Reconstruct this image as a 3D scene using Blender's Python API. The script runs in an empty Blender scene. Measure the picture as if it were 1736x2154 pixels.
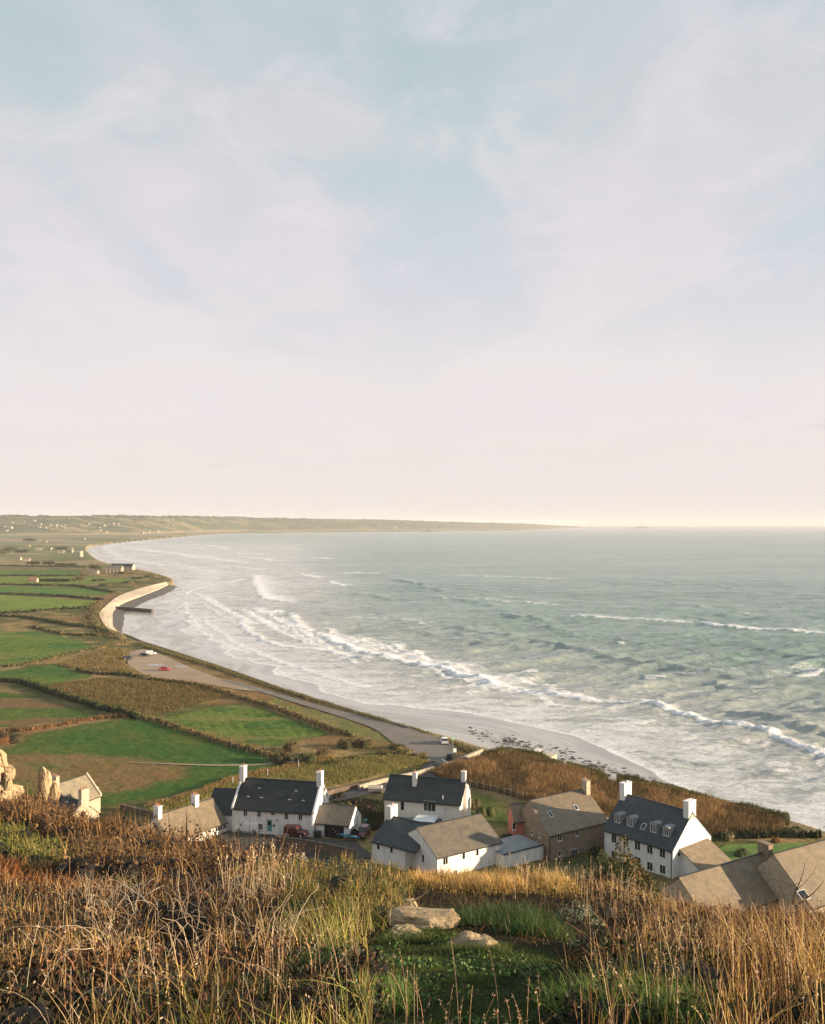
import bpy, math, random
import numpy as np
from mathutils import Vector, Matrix
R = math.radians
rng = np.random.default_rng(11)
random.seed(5)
sc = bpy.context.scene
COL = sc.collection

# ------------------------------------------------------------------ camera
EYE = 60.0                      # metres above the sea
F = 1943.0; EY = 1103.0; CX = 868.0   # measured focal length / eye level / centre of the photograph (1736 px wide)
cam_d = bpy.data.cameras.new("camera"); cam = bpy.data.objects.new("camera", cam_d); COL.objects.link(cam)
cam.location = (0, 0, EYE); cam.rotation_euler = (R(90), 0, 0)
cam_d.sensor_fit = 'HORIZONTAL'; cam_d.sensor_width = 36; cam_d.lens = 36 * F / 1736
cam_d.shift_y = (EY - 1077.0) / 1736
cam_d.clip_start = 0.1; cam_d.clip_end = 120000
sc.camera = cam

# ------------------------------------------------------------------ exposure, world, sun
sc.view_settings.view_transform = 'Standard'; sc.view_settings.look = 'None'
sc.view_settings.exposure = 1.3; sc.view_settings.gamma = 1.0
SUN_EL, SUN_AZ = R(10.5), R(-4)        # azimuth measured from +X towards +Y
S = Vector((math.cos(SUN_EL) * math.cos(SUN_AZ), math.cos(SUN_EL) * math.sin(SUN_AZ), math.sin(SUN_EL)))

def nd(t, typ, **k):
    n = t.nodes.new(typ)
    for a, v in k.items():
        if a.startswith('i_'):
            key = a[2:]
            key = int(key) if key.isdigit() else key.replace('_', ' ')
            n.inputs[key].default_value = v
        else: setattr(n, a, v)
    return n
def ramp(t, pts, interp='LINEAR'):
    n = t.nodes.new('ShaderNodeValToRGB'); n.color_ramp.interpolation = interp
    while len(n.color_ramp.elements) < len(pts): n.color_ramp.elements.new(0.5)
    for e, (p, c) in zip(n.color_ramp.elements, pts):
        e.position = p; e.color = (*c, 1) if len(c) == 3 else c
    return n
def lin(r, g, b):
    f = lambda c: (c / 255 / 12.92) if c / 255 <= 0.04045 else ((c / 255 + 0.055) / 1.055) ** 2.4
    return (f(r), f(g), f(b))

SKR, SKX, SKY = 30, 5.5, 2.2
world = bpy.data.worlds.new("World"); sc.world = world; world.use_nodes = True
wt = world.node_tree; wt.nodes.clear(); L_ = wt.links.new
out = nd(wt, 'ShaderNodeOutputWorld'); bg = nd(wt, 'ShaderNodeBackground')
sky = nd(wt, 'ShaderNodeTexSky', sky_type='NISHITA', sun_disc=False, sun_elevation=SUN_EL, sun_rotation=R(90) - SUN_AZ,
         air_density=1.0, dust_density=2.5, ozone_density=1.5)
skym = nd(wt, 'ShaderNodeVectorMath', operation='SCALE'); skym.inputs['Scale'].default_value = 0.055
L_(sky.outputs[0], skym.inputs[0])
tc = nd(wt, 'ShaderNodeTexCoord'); sep = nd(wt, 'ShaderNodeSeparateXYZ'); L_(tc.outputs['Generated'], sep.inputs[0])
# high veil of cirrus: colour by elevation (thicker air lower down), texture on a flat cloud layer
el = ramp(wt, [(0.0, lin(231, 222, 218)), (0.07, lin(234, 225, 223)), (0.17, lin(231, 224, 225)), (0.30, lin(219, 214, 221)),
               (0.42, lin(205, 207, 213)), (0.52, lin(192, 204, 211)), (1.0, lin(176, 196, 208))])
L_(sep.outputs['Z'], el.inputs[0])
zz = nd(wt, 'ShaderNodeMath', operation='ADD', i_1=0.10); L_(sep.outputs['Z'], zz.inputs[0])
dx = nd(wt, 'ShaderNodeMath', operation='DIVIDE'); L_(sep.outputs['X'], dx.inputs[0]); L_(zz.outputs[0], dx.inputs[1])
dy = nd(wt, 'ShaderNodeMath', operation='DIVIDE'); L_(sep.outputs['Y'], dy.inputs[0]); L_(zz.outputs[0], dy.inputs[1])
cmb = nd(wt, 'ShaderNodeCombineXYZ'); L_(dx.outputs[0], cmb.inputs[0]); L_(dy.outputs[0], cmb.inputs[1])
mp = nd(wt, 'ShaderNodeMapping'); mp.inputs['Rotation'].default_value = (0, 0, R(SKR)); mp.inputs['Scale'].default_value = (1.0, 0.6, 1); mp.inputs['Location'].default_value = (SKX, SKY, 0)
L_(cmb.outputs[0], mp.inputs[0])
n1 = nd(wt, 'ShaderNodeTexNoise', i_Scale=1.5, i_Detail=8.0, i_Roughness=0.55, i_Distortion=0.6); L_(mp.outputs[0], n1.inputs['Vector'])
n2 = nd(wt, 'ShaderNodeTexNoise', i_Scale=3.4, i_Detail=9.0, i_Roughness=0.6, i_Distortion=0.8); L_(mp.outputs[0], n2.inputs['Vector'])
r1 = ramp(wt, [(0.38, (0, 0, 0)), (0.60, (1, 1, 1))], 'EASE'); L_(n1.outputs[0], r1.inputs[0])
r2 = ramp(wt, [(0.46, (0, 0, 0)), (0.70, (1, 1, 1))], 'EASE'); L_(n2.outputs[0], r2.inputs[0])
# blue gaps between the cloud veils
bl = ramp(wt, [(0.0, lin(232, 222, 216)), (0.14, lin(230, 223, 224)), (0.26, lin(205, 210, 219)), (0.38, lin(188, 204, 208)), (0.5, lin(172, 193, 199)), (1.0, lin(155, 180, 194))])
L_(sep.outputs['Z'], bl.inputs[0])
cl = nd(wt, 'ShaderNodeMixRGB'); L_(r1.outputs[0], cl.inputs[0]); L_(bl.outputs[0], cl.inputs[1]); L_(el.outputs[0], cl.inputs[2])
wf = nd(wt, 'ShaderNodeMath', operation='MULTIPLY', i_1=0.55); L_(r2.outputs[0], wf.inputs[0])
wisp = nd(wt, 'ShaderNodeMixRGB'); wisp.inputs[2].default_value = (*lin(229, 221, 228), 1)
L_(wf.outputs[0], wisp.inputs[0]); L_(cl.outputs[0], wisp.inputs[1])
# a few small grey cloudlets low over the horizon
cm = nd(wt, 'ShaderNodeMapping'); cm.inputs['Scale'].default_value = (8.0, 8.0, 40.0); cm.inputs['Location'].default_value = (4.3, 2.4, 5.0); L_(tc.outputs['Generated'], cm.inputs[0])
n3 = nd(wt, 'ShaderNodeTexNoise', i_Scale=1.0, i_Detail=5.0, i_Roughness=0.5); L_(cm.outputs[0], n3.inputs['Vector'])
r3 = ramp(wt, [(0.63, (0, 0, 0)), (0.76, (1, 1, 1))], 'EASE'); L_(n3.outputs[0], r3.inputs[0])
rl = ramp(wt, [(0.02, (0, 0, 0)), (0.05, (.28, .28, .28)), (0.17, (.28, .28, .28)), (0.24, (0, 0, 0))]); L_(sep.outputs['Z'], rl.inputs[0])
m3 = nd(wt, 'ShaderNodeMath', operation='MULTIPLY'); L_(r3.outputs[0], m3.inputs[0]); L_(rl.outputs[0], m3.inputs[1])
cd = nd(wt, 'ShaderNodeMixRGB'); cd.inputs[2].default_value = (*lin(196, 184, 190), 1); L_(m3.outputs[0], cd.inputs[0]); L_(wisp.outputs[0], cd.inputs[1])
fin = nd(wt, 'ShaderNodeMixRGB', i_0=0.95); L_(skym.outputs[0], fin.inputs[1]); L_(cd.outputs[0], fin.inputs[2])
L_(fin.outputs[0], bg.inputs[0]); bg.inputs[1].default_value = 0.44; L_(bg.outputs[0], out.inputs[0])

sun_d = bpy.data.lights.new("sun", 'SUN'); sun_d.energy = 5.0; sun_d.angle = R(0.6); sun_d.color = (1.0, 0.78, 0.52)
sun = bpy.data.objects.new("sun", sun_d); COL.objects.link(sun); sun.location = (300, 0, 200)
sun.rotation_euler = (-S).to_track_quat('-Z', 'Y').to_euler()

# ------------------------------------------------------------------ helpers
def P(xd, yd, z=5.0):
    y = (EYE - z) * F / (yd - EY)
    return ((xd - CX) * y / F, y, z)
def XY(pts, z=5.0): return np.array([P(a, b, z)[:2] for a, b in pts])
def proj(x, y, z): return CX + F * x / y, EY + F * (EYE - z) / y

def hsh(i, j, s):
    h = (i.astype(np.int64) * 374761393 + j.astype(np.int64) * 668265263 + s * 974634777) & 0xffffffff
    h = ((h ^ (h >> 13)) * 1274126177) & 0xffffffff
    return ((h ^ (h >> 16)) & 0xffff) / 65535.0
def vn(x, y, s=0):
    i = np.floor(x); j = np.floor(y); fx = x - i; fy = y - j
    fx = fx * fx * (3 - 2 * fx); fy = fy * fy * (3 - 2 * fy); i = i.astype(np.int64); j = j.astype(np.int64)
    a = hsh(i, j, s); b = hsh(i + 1, j, s); c = hsh(i, j + 1, s); d = hsh(i + 1, j + 1, s)
    return a + (b - a) * fx + (c - a) * fy + (a - b - c + d) * fx * fy
def fbm(x, y, s=0, o=4):
    t = 0; a = 0.5; n = 0
    for k in range(o):
        t = t + a * vn(x * 2 ** k, y * 2 ** k, s + 17 * k); n += a; a *= 0.5
    return t / n
def sstep(a, b, x):
    t = np.clip((x - a) / (b - a), 0, 1); return t * t * (3 - 2 * t)
def inside(X, Y, poly):
    r = np.zeros(X.shape, bool); n = len(poly)
    for k in range(n):
        x0, y0 = poly[k]; x1, y1 = poly[(k + 1) % n]
        c = ((y0 > Y) != (y1 > Y)) & (X < (x1 - x0) * (Y - y0) / ((y1 - y0) if y1 != y0 else 1e-9) + x0)
        r ^= c
    return r
def pdist(X, Y, poly, closed=False):
    best = np.full(X.shape, 1e18); side = np.zeros(X.shape); al = np.zeros(X.shape)
    n = len(poly) if closed else len(poly) - 1; s0 = 0
    for k in range(n):
        x0, y0 = poly[k]; x1, y1 = poly[(k + 1) % len(poly)]
        ex, ey = x1 - x0, y1 - y0; l2 = ex * ex + ey * ey + 1e-12
        t = np.clip(((X - x0) * ex + (Y - y0) * ey) / l2, 0, 1)
        qx, qy = X - (x0 + t * ex), Y - (y0 + t * ey); d2 = qx * qx + qy * qy
        m = d2 < best; best = np.where(m, d2, best)
        side = np.where(m, np.sign(ex * (Y - y0) - ey * (X - x0)), side)
        l = math.sqrt(l2); al = np.where(m, s0 + t * l, al); s0 += l
    return np.sqrt(best), side, al / max(s0, 1e-9)
def catmull(p, n=6):
    p = np.array(p, float); q = np.vstack([2 * p[0] - p[1], p, 2 * p[-1] - p[-2]]); o = []
    for i in range(1, len(q) - 2):
        for k in range(n):
            t = k / n
            o.append(0.5 * ((2 * q[i]) + (-q[i - 1] + q[i + 1]) * t + (2 * q[i - 1] - 5 * q[i] + 4 * q[i + 1] - q[i + 2]) * t * t + (-q[i - 1] + 3 * q[i] - 3 * q[i + 1] + q[i + 2]) * t ** 3))
    o.append(q[-2]); return np.array(o)
def resample(p, step):
    p = np.array(p, float); d = np.r_[0, np.cumsum(np.linalg.norm(np.diff(p, axis=0), axis=1))]
    n = max(2, int(d[-1] / step) + 1); t = np.linspace(0, d[-1], n)
    return np.stack([np.interp(t, d, p[:, k]) for k in range(p.shape[1])], 1)

def tag(o, label=None, cat=None, group=None, kind=None):
    if label: o['label'] = label
    if cat: o['category'] = cat
    if group: o['group'] = group
    if kind: o['kind'] = kind
    return o
def mk(name, V, Fc, mats, parent=None, attrs=None, smooth=False, midx=None, loc=None):
    """V (n,3); Fc (m,k) uniform array or list of tuples"""
    me = bpy.data.meshes.new(name); V = np.asarray(V, np.float32)
    if isinstance(Fc, np.ndarray):
        m, k = Fc.shape
        me.vertices.add(len(V)); me.vertices.foreach_set('co', V.ravel())
        me.loops.add(m * k); me.loops.foreach_set('vertex_index', Fc.astype(np.int32).ravel())
        me.polygons.add(m); me.polygons.foreach_set('loop_start', np.arange(0, m * k, k, dtype=np.int32))
        me.update(calc_edges=True)
    else:
        me.from_pydata(V.tolist(), [], [list(f) for f in Fc]); me.update()
    if not isinstance(mats, (list, tuple)): mats = [mats]
    for m_ in mats: me.materials.append(m_)
    if midx is not None: me.polygons.foreach_set('material_index', np.asarray(midx, np.int32))
    if smooth: me.polygons.foreach_set('use_smooth', np.ones(len(me.polygons), bool))
    for a, v in (attrs or {}).items():
        v = np.asarray(v, np.float32)
        if v.ndim == 1:
            at = me.attributes.new(a, 'FLOAT', 'POINT'); at.data.foreach_set('value', v)
        else:
            at = me.attributes.new(a, 'FLOAT_COLOR', 'POINT'); at.data.foreach_set('color', np.c_[v, np.ones(len(v))].astype(np.float32).ravel())
    me.update()
    o = bpy.data.objects.new(name, me); COL.objects.link(o)
    if parent: o.parent = parent
    if loc is not None: o.location = loc
    return o
def empty(name, loc, rz=0, label=None, cat=None, group=None):
    o = bpy.data.objects.new(name, None); COL.objects.link(o); o.location = loc; o.rotation_euler = (0, 0, rz); o.empty_display_size = 0.3
    return tag(o, label, cat, group)
def copy_tree(o, parent=None):
    c = o.copy(); COL.objects.link(c)
    if parent: c.parent = parent
    for ch in [x for x in o.children]: copy_tree(ch, c)
    return c

class MB:
    def __init__(s, fn=None): s.v = []; s.f = []; s.m = []; s.fn = fn or (lambda a: a)
    def hexa(s, pts, m=0):
        b = len(s.v); s.v += [s.fn(p) for p in pts]
        for q in ((0, 3, 2, 1), (4, 5, 6, 7), (0, 1, 5, 4), (1, 2, 6, 5), (2, 3, 7, 6), (3, 0, 4, 7)): s.f.append(tuple(b + i for i in q)); s.m.append(m)
        return s
    def box(s, x0, x1, y0, y1, z0, z1, m=0):
        return s.hexa([(x0, y0, z0), (x1, y0, z0), (x1, y1, z0), (x0, y1, z0), (x0, y0, z1), (x1, y0, z1), (x1, y1, z1), (x0, y1, z1)], m)
    def prism(s, A, B, m=0):
        b = len(s.v); n = len(A); s.v += [s.fn(p) for p in A] + [s.fn(p) for p in B]
        s.f.append(tuple(b + i for i in reversed(range(n)))); s.m.append(m); s.f.append(tuple(b + n + i for i in range(n))); s.m.append(m)
        for i in range(n): j = (i + 1) % n; s.f.append((b + i, b + j, b + n + j, b + n + i)); s.m.append(m)
        return s
    def cyl(s, p0, p1, r0, r1=None, n=8, m=0):
        r1 = r0 if r1 is None else r1; a = Vector(p0); c = Vector(p1); d = (c - a).normalized()
        u = d.orthogonal().normalized(); w = d.cross(u)
        A = [tuple(a + (u * math.cos(t) + w * math.sin(t)) * r0) for t in [2 * math.pi * k / n for k in range(n)]]
        B = [tuple(c + (u * math.cos(t) + w * math.sin(t)) * r1) for t in [2 * math.pi * k / n for k in range(n)]]
        return s.prism(A, B, m)
    def quad(s, pts, m=0):
        b = len(s.v); s.v += [s.fn(p) for p in pts]; s.f.append(tuple(range(b, b + len(pts)))); s.m.append(m); return s
    def build(s, name, mats, parent=None, smooth=False, loc=None, bevel=0):
        o = mk(name, np.array(s.v), s.f, mats, parent, midx=s.m, smooth=smooth, loc=loc)
        if bevel:
            b = o.modifiers.new('b', 'BEVEL'); b.width = bevel; b.segments = 2; b.limit_method = 'ANGLE'
        return o

# ------------------------------------------------------------------ materials
def newmat(name):
    m = bpy.data.materials.new(name); m.use_nodes = True; t = m.node_tree
    return m, t, t.nodes['Principled BSDF'], t.links.new
def coords(t, scale=(1, 1, 1), obj=False, rot=(0, 0, 0)):
    mp = nd(t, 'ShaderNodeMapping'); mp.inputs['Scale'].default_value = scale; mp.inputs['Rotation'].default_value = rot
    if obj:
        c = nd(t, 'ShaderNodeTexCoord'); t.links.new(c.outputs['Object'], mp.inputs[0])
    else:
        g = nd(t, 'ShaderNodeNewGeometry'); t.links.new(g.outputs['Position'], mp.inputs[0])
    return mp.outputs[0]
def mat(name, c, c2=None, scale=2.0, rough=0.8, bump=0.0, bscale=8.0, stretch=(1, 1, 1), spec=0.3, metal=0.0, obj=True, detail=5.0, r0=.35, r1=.65):
    m, t, b, l = newmat(name); b.inputs['Roughness'].default_value = rough; b.inputs['Metallic'].default_value = metal
    b.inputs['Specular IOR Level'].default_value = spec
    co = coords(t, stretch, obj)
    if c2 is None: c2 = tuple(x * 0.82 for x in c)
    n = nd(t, 'ShaderNodeTexNoise', i_Scale=scale, i_Detail=detail, i_Roughness=0.6); l(co, n.inputs['Vector'])
    r = ramp(t, [(r0, c), (r1, c2)]); l(n.outputs[0], r.inputs[0]); l(r.outputs[0], b.inputs['Base Color'])
    if bump:
        n2 = nd(t, 'ShaderNodeTexNoise', i_Scale=bscale, i_Detail=4.0); l(co, n2.inputs['Vector'])
        bp = nd(t, 'ShaderNodeBump', i_Strength=bump, i_Distance=0.05); l(n2.outputs[0], bp.inputs['Height']); l(bp.outputs[0], b.inputs['Normal'])
    return m
def slate(name, c, c2, size=0.28):
    """courses of slates with per-slate tone and streaks"""
    m, t, b, l = newmat(name); b.inputs['Roughness'].default_value = 0.62; b.inputs['Specular IOR Level'].default_value = 0.35
    uv = nd(t, 'ShaderNodeTexCoord'); mp = nd(t, 'ShaderNodeMapping'); l(uv.outputs['Object'], mp.inputs[0])
    cx = nd(t, 'ShaderNodeSeparateXYZ'); l(mp.outputs[0], cx.inputs[0])
    cc = nd(t, 'ShaderNodeCombineXYZ'); l(cx.outputs['X'], cc.inputs[0]); l(cx.outputs['Z'], cc.inputs[1])
    br = nd(t, 'ShaderNodeTexBrick', i_Scale=1.0); br.inputs['Brick Width'].default_value = size; br.inputs['Row Height'].default_value = size * 0.62
    br.inputs['Mortar Size'].default_value = 0.008; br.inputs['Color1'].default_value = (*c, 1); br.inputs['Color2'].default_value = (*c2, 1)
    br.inputs['Mortar'].default_value = (*[x * 0.5 for x in c2], 1); l(cc.outputs[0], br.inputs['Vector'])
    n = nd(t, 'ShaderNodeTexNoise', i_Scale=0.8, i_Detail=6.0, i_Roughness=0.65); l(mp.outputs[0], n.inputs['Vector'])
    rr = ramp(t, [(0.3, (0.74, 0.75, 0.77)), (0.5, (1, 1, 1)), (0.72, (1.32, 1.28, 1.18))]); l(n.outputs[0], rr.inputs[0])
    mx = nd(t, 'ShaderNodeMixRGB', blend_type='MULTIPLY', i_0=1.0); l(br.outputs['Color'], mx.inputs[1]); l(rr.outputs[0], mx.inputs[2])
    l(mx.outputs[0], b.inputs['Base Color'])
    bp = nd(t, 'ShaderNodeBump', i_Strength=0.35, i_Distance=0.02); l(br.outputs['Fac'], bp.inputs['Height']); bp.invert = True; l(bp.outputs[0], b.inputs['Normal'])
    return m
def stone(name, cs, size=0.35, mort=(0.3, 0.27, 0.22), bump=0.5, rough=0.9):
    m, t, b, l = newmat(name); b.inputs['Roughness'].default_value = rough; b.inputs['Specular IOR Level'].default_value = 0.2
    co = coords(t, (1, 1, 1.5), True)
    n0 = nd(t, 'ShaderNodeTexNoise', i_Scale=2.0, i_Detail=2.0); l(co, n0.inputs['Vector'])
    mxv = nd(t, 'ShaderNodeMixRGB', i_0=0.12); l(co, mxv.inputs[1]); l(n0.outputs['Color'], mxv.inputs[2])
    v = nd(t, 'ShaderNodeTexVoronoi', i_Scale=1 / size); l(mxv.outputs[0], v.inputs['Vector'])
    sp = nd(t, 'ShaderNodeSeparateXYZ'); l(v.outputs['Color'], sp.inputs[0])
    r = ramp(t, [(k / (len(cs) - 1), c) for k, c in enumerate(cs)]); l(sp.outputs[0], r.inputs[0])
    v2 = nd(t, 'ShaderNodeTexVoronoi', feature='DISTANCE_TO_EDGE', i_Scale=1 / size); l(mxv.outputs[0], v2.inputs['Vector'])
    e = ramp(t, [(0.02, (0, 0, 0)), (0.08, (1, 1, 1))]); l(v2.outputs[0], e.inputs[0])
    mx = nd(t, 'ShaderNodeMixRGB'); mx.inputs[1].default_value = (*mort, 1); l(e.outputs[0], mx.inputs[0]); l(r.outputs[0], mx.inputs[2])
    l(mx.outputs[0], b.inputs['Base Color'])
    bp = nd(t, 'ShaderNodeBump', i_Strength=bump, i_Distance=0.05); l(e.outputs[0], bp.inputs['Height']); l(bp.outputs[0], b.inputs['Normal'])
    return m
def leafmat(name, rough=0.6, trans=0.35, var=0.35, scale=6.0, spec=0.25):
    m, t, b, l = newmat(name); b.inputs['Roughness'].default_value = rough; b.inputs['Specular IOR Level'].default_value = spec
    a = nd(t, 'ShaderNodeAttribute', attribute_name='col')
    n = nd(t, 'ShaderNodeTexNoise', i_Scale=scale, i_Detail=2.0); l(coords(t), n.inputs['Vector'])
    r = ramp(t, [(0.3, (1 - var,) * 3), (0.7, (1 + var,) * 3)]); l(n.outputs[0], r.inputs[0])
    mx = nd(t, 'ShaderNodeMixRGB', blend_type='MULTIPLY', i_0=1.0); l(a.outputs['Color'], mx.inputs[1]); l(r.outputs[0], mx.inputs[2])
    l(mx.outputs[0], b.inputs['Base Color'])
    if trans:
        tr = nd(t, 'ShaderNodeBsdfTranslucent'); l(mx.outputs[0], tr.inputs[0])
        ms = nd(t, 'ShaderNodeMixShader', i_0=trans); l(b.outputs[0], ms.inputs[1]); l(tr.outputs[0], ms.inputs[2])
        l(ms.outputs[0], t.nodes['Material Output'].inputs[0])
    return m
def glass(name, c=(0.012, 0.014, 0.016), rough=0.08):
    m, t, b, l = newmat(name); b.inputs['Base Color'].default_value = (*c, 1); b.inputs['Roughness'].default_value = rough
    n = nd(t, 'ShaderNodeTexNoise', i_Scale=1.5); l(coords(t), n.inputs['Vector'])
    bp = nd(t, 'ShaderNodeBump', i_Strength=0.05); l(n.outputs[0], bp.inputs['Height']); l(bp.outputs[0], b.inputs['Normal'])
    return m
M = {}
M['render'] = mat('white_render', (0.80, 0.79, 0.76), (0.60, 0.58, 0.53), 1.3, 0.9, 0.15, 12, stretch=(1, 1, .3), r0=.45, r1=.75)
M['cream'] = mat('cream_render', (0.78, 0.73, 0.66), (0.68, 0.63, 0.55), 0.7, 0.9, 0.15, 12)
M['pink'] = mat('pink_render', (0.52, 0.20, 0.15), (0.42, 0.15, 0.11), 0.8, 0.9, 0.15, 12)
M['trim'] = mat('white_paint', (0.8, 0.8, 0.78), (0.72, 0.72, 0.7), 3, 0.5)
M['slate_dark'] = slate('dark_slate', (0.030, 0.036, 0.038), (0.020, 0.026, 0.028))
M['slate_blue'] = slate('blue_grey_slate', (0.050, 0.062, 0.070), (0.038, 0.048, 0.056))
M['slate_tan'] = slate('weathered_tile', (0.215, 0.168, 0.112), (0.175, 0.135, 0.090))
M['slate_grey'] = slate('warm_grey_slate', (0.165, 0.140, 0.108), (0.130, 0.112, 0.088))
M['lichen_roof'] = slate('lichened_roof', (0.26, 0.22, 0.15), (0.19, 0.16, 0.11))
M['granite'] = stone('granite_wall', [(0.30, 0.19, 0.12), (0.20, 0.13, 0.09), (0.36, 0.26, 0.17), (0.24, 0.17, 0.13), (0.16, 0.12, 0.10)], 0.34)
M['palestone'] = stone('pale_stone', [(0.50, 0.42, 0.31), (0.40, 0.33, 0.24), (0.56, 0.48, 0.37)], 0.4, (0.3, 0.26, 0.2), 0.3)
M['brownwall'] = stone('brown_wall', [(0.17, 0.13, 0.10), (0.12, 0.09, 0.07), (0.21, 0.16, 0.12)], 0.3, (0.12, 0.10, 0.08), 0.4)
M['asphalt'] = mat('asphalt', (0.062, 0.064, 0.066), (0.048, 0.050, 0.053), 0.5, 0.85, 0.2, 30, obj=False)
M['yard'] = mat('yard_surface', (0.075, 0.068, 0.060), (0.05, 0.047, 0.044), 0.5, 0.9, 0.2, 20, obj=False)
M['lightroad'] = mat('sandy_road', (0.20, 0.175, 0.15), (0.15, 0.135, 0.12), 0.15, 0.9, 0.2, 20, obj=False)
M['gravel'] = mat('car_park_gravel', (0.36, 0.27, 0.19), (0.28, 0.20, 0.14), 0.06, 0.95, 0.3, 10, obj=False)
M['track'] = mat('pale_track', (0.34, 0.27, 0.18), (0.24, 0.19, 0.13), 0.2, 0.95, obj=False)
M['glass'] = glass('window_glass')
M['felt'] = mat('flat_roof', (0.24, 0.26, 0.27), (0.18, 0.20, 0.21), 0.7, 0.7)
M['teal'] = mat('teal_paint', (0.12, 0.30, 0.33), (0.10, 0.26, 0.29), 2, 0.5)
M['dark'] = mat('dark_interior', (0.012, 0.011, 0.011), (0.02, 0.018, 0.016), 2, 0.9)
M['gutter'] = mat('dark_gutter', (0.03, 0.032, 0.034), None, 2, 0.5)
M['terracotta'] = mat('terracotta', (0.42, 0.20, 0.11), (0.32, 0.15, 0.09), 3, 0.8)
M['concrete'] = mat('sea_wall_concrete', (0.50, 0.42, 0.32), (0.36, 0.30, 0.23), 0.12, 0.9, 0.3, 2, obj=False)
M['wetstone'] = mat('wet_dark_stone', (0.10, 0.085, 0.068), (0.055, 0.048, 0.04), 0.4, 0.6, 0.5, 3, obj=False)
M['wood'] = mat('weathered_wood', (0.20, 0.16, 0.12), (0.12, 0.095, 0.07), 2, 0.85, 0.2)
M['palewood'] = mat('pale_wood', (0.50, 0.44, 0.36), (0.36, 0.31, 0.25), 2, 0.85)
M['metal'] = mat('pale_metal', (0.55, 0.55, 0.55), None, 2, 0.4, metal=0.3)
M['leaf'] = leafmat('foliage', trans=.2); M['blade'] = leafmat('grass_blades', 0.55, 0.28, 0.3, 3.0)
M['farleaf'] = leafmat('hedge_foliage', 0.8, 0.2, 0.4, 1.2)
M['bark'] = mat('bark', (0.13, 0.10, 0.075), (0.07, 0.055, 0.04), 6, 0.9, 0.4, 20)
M['twig'] = mat('pale_twig', (0.44, 0.34, 0.22), (0.26, 0.19, 0.12), 5, 0.8)
M['rubber'] = mat('tyre_rubber', (0.02, 0.02, 0.02), None, 2, 0.8)
def paint(n, c): return mat(n, c, tuple(x * .9 for x in c), 0.6, 0.25, spec=0.6)

# ================================================================== SETTING: coast lines (traced, then placed on the ground)
SEC = [((2300, 1900), (2300, 1885)), ((2000, 1830), (2000, 1818)), ((1736, 1748), (1736, 1743)), ((1657, 1724), (1657, 1721)), ((1590, 1706), (1585, 1696)), ((1520, 1691), (1515, 1673)), ((1455, 1676), (1438, 1643)),
       ((1400, 1661), (1388, 1617)), ((1340, 1647), (1338, 1592)), ((1277, 1637), (1285, 1569)), ((1180, 1612), (1235, 1549)), ((1100, 1585), (1180, 1532)), ((1020, 1572), (1131, 1521)),
       ((940, 1549), (1050, 1507)), ((840, 1521), (940, 1492)), ((720, 1485), (800, 1470)), ((600, 1448), (700, 1440)), ((480, 1405), (583, 1393)),
       ((380, 1372), (480, 1360)), ((300, 1347), (430, 1330)), ((224, 1318), (400, 1300)), ((212, 1300), (388, 1275)), ((212, 1288), (388, 1262)),
       ((228, 1271), (395, 1255)), ((300, 1237), (402, 1246)), ((350, 1226), (412, 1238)), ((366, 1222), (425, 1228)), ((357, 1214), (440, 1212)),
       ((327, 1205), (410, 1197)), ((277, 1194), (330, 1187)), ((219, 1182), (255, 1175)), ((190, 1165), (232, 1163)), ((184, 1150), (225, 1151)),
       ((214, 1143), (242, 1146)), ((277, 1136), (290, 1138.5)), ((352, 1130), (360, 1131.8)), ((437, 1123), (440, 1124.6)), ((520, 1120), (520, 1121.4)),
       ((700, 1118), (700, 1119.2)), ((900, 1116.3), (900, 1117.4)), ((1110, 1113.5), (1110, 1114.7)), ((1230, 1109.3), (1235, 1110.3))]
WALL = catmull(XY([a for a, b in SEC], 5.0), 5)
WATER = catmull(XY([b for a, b in SEC], 0.0), 5)
far_close = np.array([P(1230, 1107.5, 5)[:2], P(-900, 1107.5, 5)[:2], (-500, 60), (300, 60)])
LAND = np.vstack([WALL, far_close])
hazy = lin

# ---- ground sheet: coastal plain (flat, z 5) with its land cover -----------
yd = np.r_[np.arange(1109, 1300, 1.0), np.arange(1300, 1560, 1.15), np.arange(1560, 2150, 1.7)]
xd = np.arange(-420, 2250, 2.3)
XD, YD = np.meshgrid(xd, yd)
GY = 55.0 * F / (YD - EY); GX = (XD - CX) * GY / F
land = inside(GX, GY, LAND)
dw, _, _ = pdist(GX, GY, WALL[::2])
G = lambda r, g, b: np.array(lin(r, g, b))
f1 = fbm(GX / 9, GY / 9, 1, 5); f2 = fbm(GX / 40, GY / 40, 2, 4); f3 = fbm(GX / 2.2, GY / 2.2, 3, 3); f4 = fbm(GX / 180, GY / 180, 8, 4)
def mixc(a, b, t): return a + (b - a) * t[..., None]
straw = np.array((0.27, 0.19, 0.085)); olive = np.array((0.085, 0.088, 0.030)); rust = np.array((0.165, 0.085, 0.035)); dkgreen = np.array((0.035, 0.052, 0.020))
GRN = np.array((0.042, 0.102, 0.022)); GRN2 = np.array((0.125, 0.165, 0.032)); tan = np.array((0.175, 0.115, 0.055))
col = mixc(olive[None, None], straw[None, None], sstep(.38, .62, f1 * .6 + f2 * .4))
col = mixc(col, rust[None, None], sstep(.52, .68, f2) * .6)
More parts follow.
